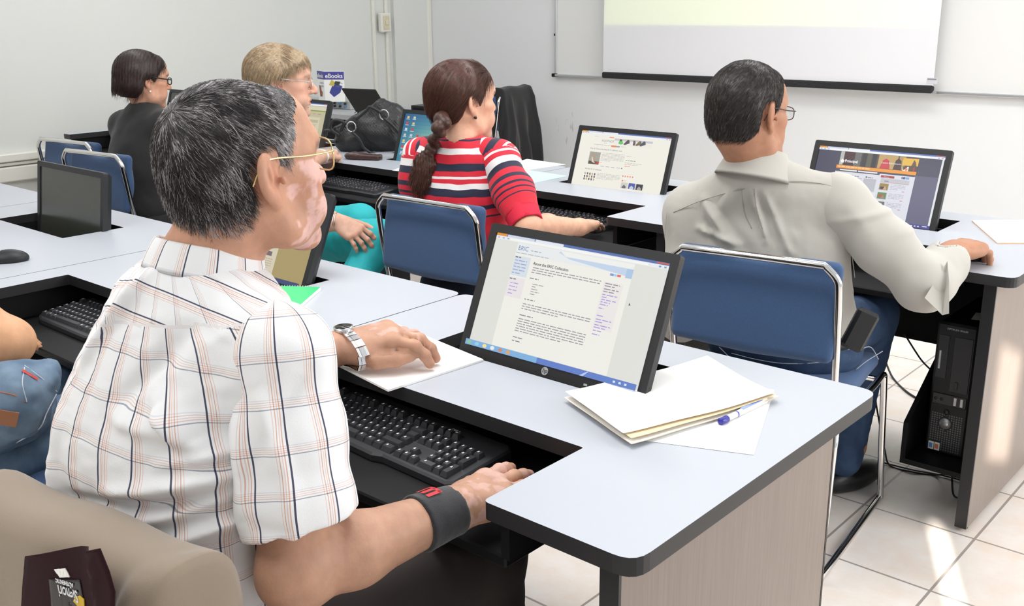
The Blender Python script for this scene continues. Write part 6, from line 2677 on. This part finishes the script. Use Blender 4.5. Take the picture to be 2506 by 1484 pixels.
fw /= np.linalg.norm(fw, axis=1, keepdims=True) + 1e-9
bcol = lambda P: BRN * RNG.uniform(.5, 2.3, (len(P), 1)) + np.array([.02, .006, .003]) * RNG.uniform(0, 1, (len(P), 1))
strands('hair_strands', ho, HAIR, Q, fw + N_ * .04, .045, .00045, bcol, RNG, segs=6, curl=.03, sink=.0, hug=pw)
# braid
_b1 = px_on(ws, 1062, 350, 3.0)
bp_ = smooth_path([np.array(at(1086, 290, D=3.17)), np.array(at(1074, 318, D=3.15)), _b1 - np.array([_F[0], _F[1], 0]) * .035, px_on(ws, 1054, 368, 3.0) - np.array([_F[0], _F[1], 0]) * .028, px_on(ws, 1048, 384, 3.0) - np.array([_F[0], _F[1], 0]) * .022], 5)
bs = Sdf()
for i, c in enumerate(bp_[::1]):
    t = i / (len(bp_) - 1)
    r_ = .024 * (1 - .42 * t)
    sgn = (-1) ** (i // 2 if False else i)
    rt = np.array([_R[0], _R[1], 0])
    if i % 2 == 0:
        k2 = (i // 2) % 2 * 2 - 1
        bs.ell(c + rt * k2 * r_ * .42, (r_ * .92, r_ * .92, r_ * .78), R=(rot3(0, 0, R_(41)) @ rot3(0, R_(k2 * 38))), k=.004)
bs.chain(bp_[1:], list(np.linspace(.015, .010, len(bp_) - 1)), k=.003)
bs.cone(pw.hp(-.0, -.080, -.03), bp_[1], .030, .018, k=.02)
bs.disp = lambda p: .0008 * np.sin(p[:, 2] * 900 + p[:, 0] * 700)
lo, hi = bbox(bp_ + [pw.hp(-.0, -.085, -.03)], .07)
P, F = sculpt(bs, lo, hi, .0032)
mesh_np('braid', P, F, HAIR, ho, cols=np.tile(BRN * .9, (len(P), 1)) * (1 + .25 * noisy(P, 80, 5)[:, None]))
tie = bp_[-1]
MB().tube([tie + [0, 0, .008], tie, tie + [0, 0, -.009]], .013, 14).build('hair_tie', mat('navy_elastic', (.01, .015, .05), .8), ho)
tb_ = [px_on(ws, x, y, 3.0) - np.array([_F[0], _F[1], 0]) * .016 for x, y in ((1047, 388), (1040, 415), (1033, 440), (1028, 460))]
tl_ = Sdf().chain([tie] + tb_, [.012, .026, .030, .026, .012], k=.02, flat=(np.array([_F[0], _F[1], 0]), .6))
tl_.disp = lambda p: .0016 * np.sin(p[:, 0] * 500 + p[:, 1] * 460 + 2 * noisy(p, 20, 7, 1)) + .003 * noisy(p, 40, 8)
lo, hi = bbox([tie] + tb_, .05)
P, F = sculpt(tl_, lo, hi, .0034)
mesh_np('braid_tail', P, F, HAIR, ho, cols=np.tile(BRN * .9, (len(P), 1)) * (1 + .5 * noisy(P, 60, 5)[:, None]))
Q, N_ = surf_samples(P, F, 2200, RNG)
strands('hair_strands', ho, HAIR, Q, np.tile(_n(tb_[-1] - tie), (len(Q), 1)) + N_ * .15 + RNG.normal(size=Q.shape) * .10, .035, .00045, bcol, RNG, segs=5, curl=.15)
e_ = pw.hp(.084 * .94, -.004, -.040)
MB().tube([e_ - [.003, .003, 0], e_ + [.003, -.003, 0]], .0045, 12).build('earring', M['gloss'], pw.obj)

# ---- the blonde woman -----------------------------------------------------------------------
pb = Person('blonde short-haired woman in glasses and turquoise trousers, turned to the right', (.70, .40, .29), fem=True)
pb.brow = (.5, (.30, .20, .12))
pb.head(at(687, 203, D=3.80), -37, -2, 0, sc=1.07, jowl=.4, nose=.9)
nbb = np.array(at(678, 292, D=3.83))
pb.neck(nbb, r=.047)
bhip = np.array([-2.62, 1.40, .55])
lat = np.array([math.cos(R_(-32)), math.sin(R_(-32)), 0])
bSR, bSL = nbb + lat * .15 + [0, 0, -.09], nbb - lat * .15 + [0, 0, -.09]
bWR = np.array(at(828, 543, D=3.48))
bER = np.array(at(735, 560, D=3.50))
bWL = np.array(at(790, 380, Z=.79))
bEL = bSL * .5 + bWL * .5 + np.array([.02, -.06, -.11])
kn = np.array(at(925, 588, D=3.56))
pb.body.cone(bhip, (bSR + bSL) / 2 - [0, 0, .07], .07, .07, k=.05)
pb.arm(bSR, bER, bWR, r=.9)
pb.arm(bSL, bEL, bWL, r=.9)
pb.hand(bWR, np.array(at(872, 572, D=3.46)) - bWR, (.45, -.45, .75), True, sc=.98, per=[(22, 24, 14), (24, 26, 16), (24, 26, 16), (26, 26, 16)], slim=.95, spread=1.2)
pb.hand(bWL, np.array(at(845, 362, Z=.785)) - bWL + [0, 0, .01], (0, 0, 1), False, sc=.98, per=[(40, 50, 30), (42, 50, 32), (44, 50, 30), (46, 48, 30)], slim=.95, thumb=(-12, -5))
pb.finish([(pb.hc - [.16, .16, .22], pb.hc + [.16, .16, .14], .0042),
           (bWR - [.05, .06, .12], bWR + [.14, .16, .06], .0028),
           (bWL - [.07, .07, .05], bWL + [.17, .20, .08], .0030),
           (np.array([-3.1, 1.15, .45]), np.array([-2.0, 2.10, 1.05]), .011)])
FLW = [(.75, .74, .76), (.75, .74, .76), (.62, .05, .25), (.25, .10, .45), (.45, .62, .08), (.05, .45, .55), (.75, .74, .76)]


def bcols(P):
    n1, n2, n3 = noisy(P, 26, 101, 2), noisy(P, 30, 102, 2), noisy(P, 24, 103, 2)
    c = np.tile(np.array(FLW[0]), (len(P), 1))
    for n_, k in ((n1, 2), (n2, 3), (n3, 4), (-n1, 5)):
        c[n_ > .38] = FLW[k]
    return c


PRINT = attr_mat('printed_blouse', rough=.75)
bs_, bR = torso_sdf(bhip, nbb, bSR, bSL, .165, .125, sh=.052)
bs_.cone(bSL, bSL * .35 + bEL * .65, .055, .055, k=.03)
bs_.cone(bSR, bSR * .35 + bER * .65, .055, .055, k=.03)
bs_.cone(nbb + [0, 0, -.015], nbb + [0, .02, .06], .052, .062, k=.008, mode='-')
bs_.disp = lambda p: .003 * noisy(p, 20, 99, 2)
lo, hi = bbox([bSR, bSL, bhip, bEL, nbb], .13)
pb.cloth('floral_blouse', bs_, lo, hi, .006, PRINT, cols=bcols)
TQ = mat('turquoise_cotton', (.012, .42, .46), .7, noise=(12, .5, (.02, .50, .54)), bump=(300, .25))
ls = Sdf()
ft = np.array(at(868, 690, D=3.50))
ls.ell(bhip - [0, 0, .03], (.17, .13, .09), R=bR, k=0)
ls.chain([bhip + lat * .08, kn], [.092, .070], k=.04)
ls.chain([kn, ft], [.070, .056], k=.02)
ls.chain([ft, ft * [1, 1, 0] + [-.03, .02, .12]], [.056, .045], k=.02)
k2_ = kn + np.array([-.28, .16, 0])
ls.chain([bhip - lat * .08, k2_], [.092, .070], k=.04)
ls.chain([k2_, k2_ * [1, 1, 0] + [-.02, .03, .12]], [.070, .045], k=.02)
kax = _n(kn - bhip)
ls.disp = lambda p: .0030 * np.sin(((p - bhip) @ kax) * 150 + 2.5 * ((p - kn) @ np.array([0, 0, 1.])) * 20) * np.exp(-(np.linalg.norm(p - kn - [0, 0, .02], axis=1) / .16) ** 2) + .003 * noisy(p, 18, 98, 2)
lo, hi = bbox([bhip, kn, ft, k2_], .16)
lo[2] = .08
pb.cloth('trousers', ls, lo, hi, .0055, TQ)
for c in (ft * [1, 1, 0] + [-.02, .04, 0], k2_ * [1, 1, 0] + [0, .06, 0]):
    sh = Sdf().ell((0, 0, .035), (.04, .11, .04), k=.01)
    sh.plane((0, 0, .002), (0, 0, -1), k=.002)
    P, F = sculpt(sh, (-.06, -.13, -.01), (.06, .13, .1), .008)
    mesh_np('shoe', P + np.array(c), F, M['leather'], pb.obj)
BL = np.array([.44, .325, .205])
poly_b = [(-.15, -.050), (-.085, -.048), (-.046, -.026), (-.030, .006), (-.012, .010), (.006, .012), (.018, .022), (.034, .034), (.050, .048), (.066, .056), (.094, .070), (.11, .15), (-.13, .19), (-.17, .0)]
hf = hair_cap(pb, poly_b, thick=.009, disp=lambda q: .0009 * noisy(q * np.array([1, 1, .3]), 90, 6), bulge=[((0, -.025, .042), (.078, .088, .078))])
ho, HP, HF = hair_mesh(pb, hf, .0042, cols=tuple(BL * .8), low=.14)
Q, N_ = surf_samples(HP, HF, 7000, RNG)
ql = pb.hl(Q)
keep = (np.linalg.norm(ql, axis=1) > .084) & (N_ @ (pb.hR @ np.array([0, 0, 1])) > -.8)
Q, N_, ql = Q[keep], N_[keep], ql[keep]
fl = np.stack([ql[:, 0] * .3, np.where(ql[:, 1] > 0, .3 - .6 * (ql[:, 2] < .07), -.4), -1 + 0 * ql[:, 0]], 1) * .1
fl[:, 2] = np.where(ql[:, 2] > .08, -.02, -.08)
fw = fl @ pb.hR.T
fw -= N_ * np.sum(fw * N_, 1, keepdims=True)
fw /= np.linalg.norm(fw, axis=1, keepdims=True) + 1e-9
strands('hair_strands', ho, HAIR, Q, fw + N_ * .06, .04, .0006, lambda P: BL * RNG.uniform(.45, 1.5, (len(P), 1)), RNG, segs=6, curl=.05, sink=0, hug=pb)
spectacles(pb, M['steel'], lens=(.021, .016), y=.106, z=.004, half=.032)
dw = _n(bWL - bEL)
Rw = frame(dw, (0, 0, 1))
rg = [tuple(bWL - dw * .012 + Rw @ np.array([.030 * math.cos(a), 0, .025 * math.sin(a)])) for a in np.linspace(0, 2 * math.pi, 24, endpoint=False)]
MB().tube(rg, .006, 8, closed=True).build('white_watch_band', M['paper'], pb.obj)
dw = _n(bWR - bER)
Rw = frame(dw, (0, 0, 1))
for o_ in (0, .006):
    rg = [tuple(bWR - dw * (.004 + o_) + Rw @ np.array([.034 * math.cos(a), .004 * math.sin(a), .031 * math.sin(a)])) for a in np.linspace(0, 2 * math.pi, 24, endpoint=False)]
    MB().tube(rg, .0014, 6, closed=True).build('bracelet', M['steel'], pb.obj)

# ---- the woman in the black jacket ----------------------------------------------------------
pk = Person('woman with a dark bob and black jacket, farthest left in the back row', (.62, .33, .22), fem=True)
pk.brow = (.7, (.05, .03, .03))
pk.head(at(350, 196, D=4.55), -6, -6, 0, sc=1.03)
nbk = np.array(at(352, 262, D=4.58))
pk.neck(nbk, r=.045)
kSR, kSL = np.array(at(405, 312, D=4.50)), np.array(at(306, 310, D=4.66))
khip = np.array([-3.62, 1.36, .55])
kER, kEL = kSR + [.05, .10, -.26], kSL + [-.04, .10, -.26]
kWR, kWL = kER + [0, .26, .02], kEL + [.05, .25, .02]
pk.body.cone(khip, (kSR + kSL) / 2 - [0, 0, .07], .07, .07, k=.05)
pk.arm(kSR, kER, kWR, r=.85)
pk.arm(kSL, kEL, kWL, r=.85)
pk.hand(kWR, (0, 1, -.1), (0, 0, 1), True, sc=.92)
pk.hand(kWL, (0, 1, -.1), (0, 0, 1), False, sc=.92)
pk.finish([(pk.hc - [.16, .16, .22], pk.hc + [.16, .16, .14], .0050),
           (np.array([-4.15, 1.1, .45]), np.array([-3.2, 2.2, 1.02]), .010)])
BJ = mat('black_wool_jacket', (.014, .013, .014), .85, bump=(300, .2), sheen=.15)
ks, kR = torso_sdf(khip, nbk, kSR, kSL, .175, .125, sh=.058)
for S, E, W in ((kSR, kER, kWR), (kSL, kEL, kWL)):
    ks.chain([S, E, E * .15 + W * .85], [.060, .055, .042], k=.04)
ks.cone(nbk + [0, 0, .0], nbk + [0, .03, .09], .052, .058, k=.008, mode='-')
ks.disp = lambda p: .004 * noisy(p, 14, 110, 2)
lo, hi = bbox([kSR, kSL, khip, kWR, kWL, nbk], .14)
pk.cloth('jacket', ks, lo, hi, .007, BJ)
simple_legs(pk, khip + np.array([0, 0, -.04]), kR, [np.array([-3.50, 1.78, .53]), np.array([-3.72, 1.78, .53])], [np.array([-3.5, 1.74, .10]), np.array([-3.70, 1.74, .10])], BJ, r=.078, cell=.011)
DK_ = np.array([.022, .010, .008])
poly_k = [(-.16, -.075), (-.05, -.078), (-.036, -.050), (-.030, -.020), (-.020, .000), (.004, .010), (.022, -.008), (.032, .012), (.048, .040), (.074, .062), (.10, .15), (-.13, .19), (-.17, .0)]
hf = hair_cap(pk, poly_k, thick=.007, disp=lambda q: .0009 * np.sin(q[:, 1] * 420 + q[:, 0] * 300), bulge=[((0, -.030, .030), (.081, .088, .080)), ((0, -.045, -.03), (.078, .075, .055))])
ho, HP, HF = hair_mesh(pk, hf, .0046, cols=tuple(DK_), low=.14)
Q, N_ = surf_samples(HP, HF, 4000, RNG)
ql = pk.hl(Q)
keep = (np.linalg.norm(ql, axis=1) > .084) & (N_ @ (pk.hR @ np.array([0, 0, 1])) > -.8)
Q, N_, ql = Q[keep], N_[keep], ql[keep]
fw = (np.stack([ql[:, 0], ql[:, 1] - .03, ql[:, 2] * 0 - .12], 1)) @ pk.hR.T
fw -= N_ * np.sum(fw * N_, 1, keepdims=True)
fw /= np.linalg.norm(fw, axis=1, keepdims=True) + 1e-9
strands('hair_strands', ho, HAIR, Q, fw + N_ * .03, .04, .0006, lambda P: DK_ * RNG.uniform(.5, 2.2, (len(P), 1)), RNG, segs=6, curl=.03, sink=0, hug=pk)
spectacles(pk, M['gloss'], lens=(.023, .014), y=.106, z=.002, half=.032, rim=.0022)
e_ = pk.hp(.080, -.004, -.044)
MB().tube([e_ + [0, 0, .003], e_ - [0, 0, .003]], .0045, 12).build('pearl_earring', M['paper'], pk.obj)

# ---- the person cut off by the left edge ----------------------------------------------------
pl = Person('person cut off by the left edge, bare elbow above a denim jacket and jeans', (.60, .31, .17))
pl.brow = (.5, (.05, .03, .02))
pl.head(np.array([-1.74, -.17, 1.20]), 5, -5, 0, sc=1.0)
nbl = np.array([-1.74, -.22, 1.03])
pl.neck(nbl, r=.052)
lE = np.array(at(22, 838, D=1.90))
lSR = lE + np.array([-.20, -.15, .20])
lWR = np.array(at(-210, 862, D=2.02))
lSL = lSR - np.array([.36, 0, 0])
lhip = np.array([-1.56, -.235, .56])
lEL, lWL = lSL + [-.05, .06, -.27], lSL + [.06, .27, -.33]
pl.body.cone(lhip, (lSR + lSL) / 2 - [0, 0, .07], .07, .07, k=.05)
pl.arm(lSR, lE, lWR, r=1.0)
pl.arm(lSL, lEL, lWL, r=.95)
pl.hand(lWR, _n(lWR - lE), (0, 0, 1), True)
pl.hand(lWL, (.1, 1, -.1), (0, 0, 1), False)
pl.finish([(np.minimum(lE, lSR) - .10, np.maximum(lE, lSR) + [.08, .10, .10], .005),
           (np.array([-2.2, -.5, .45]), np.array([-1.10, .3, 1.36]), .009)])
ps_, lR = torso_sdf(lhip, nbl, lSR, lSL, .17, .12, sh=.055)
for S, E in ((lSR, lE), (lSL, lEL)):
    ps_.cone(S, S * .5 + E * .5, .058, .056, k=.03)
ps_.cone(nbl + [0, 0, .0], nbl + [0, .03, .09], .054, .058, k=.008, mode='-')
lo, hi = bbox([lSR, lSL, lhip, lEL, nbl], .14)
pl.cloth('t_shirt', ps_, lo, hi, .009, mat('dark_green_grey_shirt', (.05, .06, .06), .85))
jl_ = simple_legs(pl, lhip + np.array([0, 0, -.04]), lR, [np.array([-1.43, .17, .545]), np.array([-1.66, .17, .55])], [np.array([-1.43, .12, .10]), np.array([-1.64, .12, .10])], mat('worn_blue_jeans', (.05, .09, .15), .85, noise=(18, .8, (.14, .22, .32)), bump=(900, .3)), r=.085)
dj = Sdf()
dj.ell(lhip + [.03, .03, .055], (.205, .16, .085), R=lR, k=0)
dj.ell(np.array(at(38, 978, D=1.83)), (.062, .060, .072), k=.04)
dj.box(np.array(at(92, 925, D=1.86)), (.030, .035, .022), R=rot3(0, R_(25), R_(-40)), rr=.012, k=.02)
dj.disp = lambda p: .006 * noisy(p, 18, 120, 2) + .005 * np.abs(noisy(p, 34, 121, 2))
lo, hi = bbox([lhip, np.array(at(60, 960, D=1.83))], .25)
lo[2] = .44
djo = pl.cloth('denim_jacket', dj, lo, hi, .0055, DENIM2)
for pts, m_ in (([(60, 895), (100, 925), (140, 960)], None), ([(138, 965), (115, 1010), (95, 1050), (40, 1085)], None), ([(0, 960), (35, 968), (62, 985)], mat('rust_stitching', (.35, .12, .06), .8)), ([(60, 900), (55, 940), (66, 985)], None)):
    seam(djo, [px_on(dj, x, y, 1.5) for x, y in pts], .0012, m=m_)
pa = [px_on(dj, x, y, 1.5) for x, y in ((0, 1002), (52, 1010), (44, 1045), (0, 1038))]
dd_ = -_F * .007
pt = MB().add([p + dd_ for p in pa], [(0, 1, 2, 3)]).build('leather_patch', mat('tan_leather_patch', (.28, .11, .05), .6), djo)
sdm = pt.modifiers.new('thick', 'SOLIDIFY')
sdm.thickness = .002
sdm.offset = 0
pa = [px_on(dj, x, y, 1.5) for x, y in ((60, 902), (98, 925), (98, 931), (58, 908))]
MB().add([p + dd_ for p in pa], [(0, 1, 2, 3)]).build('red_tab', mat('red_tab_cloth', (.5, .05, .04), .7), djo)


# ------------------------------------------------------------------ jackets hung over chair backs
def draped(name, chair, m, wid, prof, label, seed, amp=.010, lobes=3.2, shift=0.0):
    """a garment folded over a chair back, in the chair's own frame"""
    nu, nv = 90, 70
    P = np.array(smooth_path([(0, a, b) for a, b in prof], 10))[:, 1:]
    d = np.r_[0, np.cumsum(np.linalg.norm(np.diff(P, axis=0), axis=1))]
    tv_ = np.linspace(0, d[-1], nv)
    Y_ = np.interp(tv_, d, P[:, 0])
    Z_ = np.interp(tv_, d, P[:, 1])
    V = []
    for i in range(nu):
        u = -1 + 2 * i / (nu - 1)
        x = u * wid + shift
        for j in range(nv):
            y, z = Y_[j], Z_[j]
            back = np.clip((.80 - z) / .35, 0, 1) * (1 if y < -.24 else .3)
            side = max(0.0, abs(u) - .84) / .16
            z2 = z - .26 * side ** 1.8 * np.clip((z - .45) / .3, 0, 1)
            yc = -.245
            y2 = y * (1 - side * .65) + yc * side * .65
            y2 += -amp * back * (math.sin(u * lobes * 3 + .8 * math.sin(z * 9 + seed)) + .5 * math.sin(u * 11 + z * 6 + seed)) * (1 if y < -.24 else -1)
            if y < -.2:
                y2 -= .022 * np.exp(-((u - .74 - .25 * (.80 - z)) / .06) ** 2) * np.clip((.86 - z) / .06, 0, 1) + .014 * np.exp(-((u + .55 + .2 * (.80 - z)) / .08) ** 2) * np.clip((.84 - z) / .1, 0, 1)
            x2 = x * (1 - .10 * side) + .006 * math.sin(z * 25 + u * 5 + seed)
            z2 += .004 * math.sin(u * 6 + seed) + .006 * (u < 0) * abs(u)
            V.append((x2, y2, z2))
    F = [(i * nv + j, i * nv + j + 1, (i + 1) * nv + j + 1, (i + 1) * nv + j) for i in range(nu - 1) for j in range(nv - 1)]
    o = mesh_np(name, np.array(V), np.array(F), m)
    o.location = chair.location
    o.rotation_euler = chair.rotation_euler
    o.scale = chair.scale
    s_ = o.modifiers.new('thick', 'SOLIDIFY')
    s_.thickness = .006
    s_.offset = 1
    return tag(o, label, 'jacket', 'jackets hung on chairs'), V, nu, nv


KH = mat('khaki_cotton_twill', (.25, .19, .135), .75, bump=(900, .15), sheen=.3)
CHAIR[5].scale = (.88, 1, .98)
jk, V, nu, nv = draped('khaki_jacket', CHAIR[5], KH, .256, [(-.145, .60), (-.160, .72), (-.172, .790), (-.195, .826), (-.235, .838), (-.275, .830), (-.298, .77), (-.312, .66), (-.322, .50), (-.33, .34)],
                       'khaki jacket with a maroon lining patch draped over the nearest chair', 1.3, amp=.013)
MR = mat('maroon_lining', (.022, .005, .008), .7, spec=.15)
Mj = jk.location
rz_ = CHAIR[5].rotation_euler[2]
RJ = rot3(0, 0, rz_)


JV = np.array(V).reshape(nu, nv, 3)[:, nv // 2:].reshape(-1, 3)


def jy(x, z, out):
    """a point lying `out` above the hanging rear side of the jacket"""
    d = (JV[:, 0] - x) ** 2 + (JV[:, 2] - z) ** 2
    i = np.argsort(d)[:6]
    w_ = 1 / (d[i] + 1e-6)
    return np.array([x, (JV[i, 1] * w_).sum() / w_.sum() - .0075 - out, z])


def jpx(px, py, out=.0):
    """pixel -> jacket's own frame on its hanging rear side"""
    a = at(px, py, D=1.0)
    sc_ = np.array(jk.scale)
    o_ = (np.array(CAM) - np.array(Mj)) @ RJ / sc_
    d_ = (np.array(a) - np.array(CAM)) @ RJ / sc_
    p_ = o_ + d_ * ((-.315 - o_[1]) / d_[1])
    for _ in range(4):
        yy = jy(p_[0], p_[2], out)[1]
        p_ = o_ + d_ * ((yy - o_[1]) / d_[1])
    return p_


def patch(name, px, out, m, parent, n=10):
    q = [jpx(x, y, out) for x, y in px]
    ring = []
    for i in range(len(q)):
        for t in np.linspace(0, 1, 8, endpoint=False):
            ring.append(q[i] * (1 - t) + q[(i + 1) % len(q)] * t)
    ring = np.array(ring)
    c = ring.mean(0)
    V2, F2, k = [], [], len(ring)
    for j in range(n + 1):
        for p_ in ring:
            w_ = c + (p_ - c) * (1 - .96 * j / n)
            V2.append(jy(w_[0], w_[2], out))
    for j in range(n):
        for i in range(k):
            F2.append((j * k + i, j * k + (i + 1) % k, (j + 1) * k + (i + 1) % k, (j + 1) * k + i))
    o = MB().add(V2, F2, 0, True).add([V2[n * k + i] for i in range(k)], [tuple(range(k))]).build(name, m, parent)
    s2 = o.modifiers.new('thick', 'SOLIDIFY')
    s2.thickness = .0012
    s2.offset = 0
    return o


def jtext(name, txt, px, py, size, kx, kz, parent):
    v, f = text_polys(txt, size, 'CENTER', bold=.0006)
    o0 = jpx(px, py, .003)
    tm = MB()
    tm.add([jy(o0[0] - a * kx, o0[2] - b_ * kz, .0036) for a, b_ in v], f)
    return tm.build(name, M['legend'], parent)


ln = patch('maroon_lining', [(62, 1362), (245, 1343), (268, 1400), (282, 1450), (276, 1560), (40, 1560), (55, 1440)], .0008, MR, jk)
lb2 = patch('woven_label', [(120, 1418), (196, 1420), (205, 1470), (212, 1540), (132, 1540)], .0018, M['gloss'], ln)
patch('size_tab', [(133, 1394), (160, 1392), (172, 1413), (147, 1414)], .0022, M['paper'], ln)
jtext('label_lettering', 'Signori', 165, 1440, .030, .42, .75, lb2)
jtext('label_small_print', 'AUTHENTIC', 158, 1422, .010, .55, .7, lb2)
patch('yellow_badge', [(184, 1462), (196, 1458), (206, 1468), (207, 1484), (190, 1484), (180, 1472)], .0024, mat('yellow_thread', (.65, .42, .03), .6), lb2)

draped('black_jacket', CHAIR[7], BJ, .225, [(-.160, .74), (-.168, .78), (-.178, .825), (-.205, .862), (-.25, .865), (-.285, .84), (-.31, .70), (-.33, .45), (-.34, .18)],
       'black jacket hung over the back of the chair by the front wall', 2.1, amp=.016)
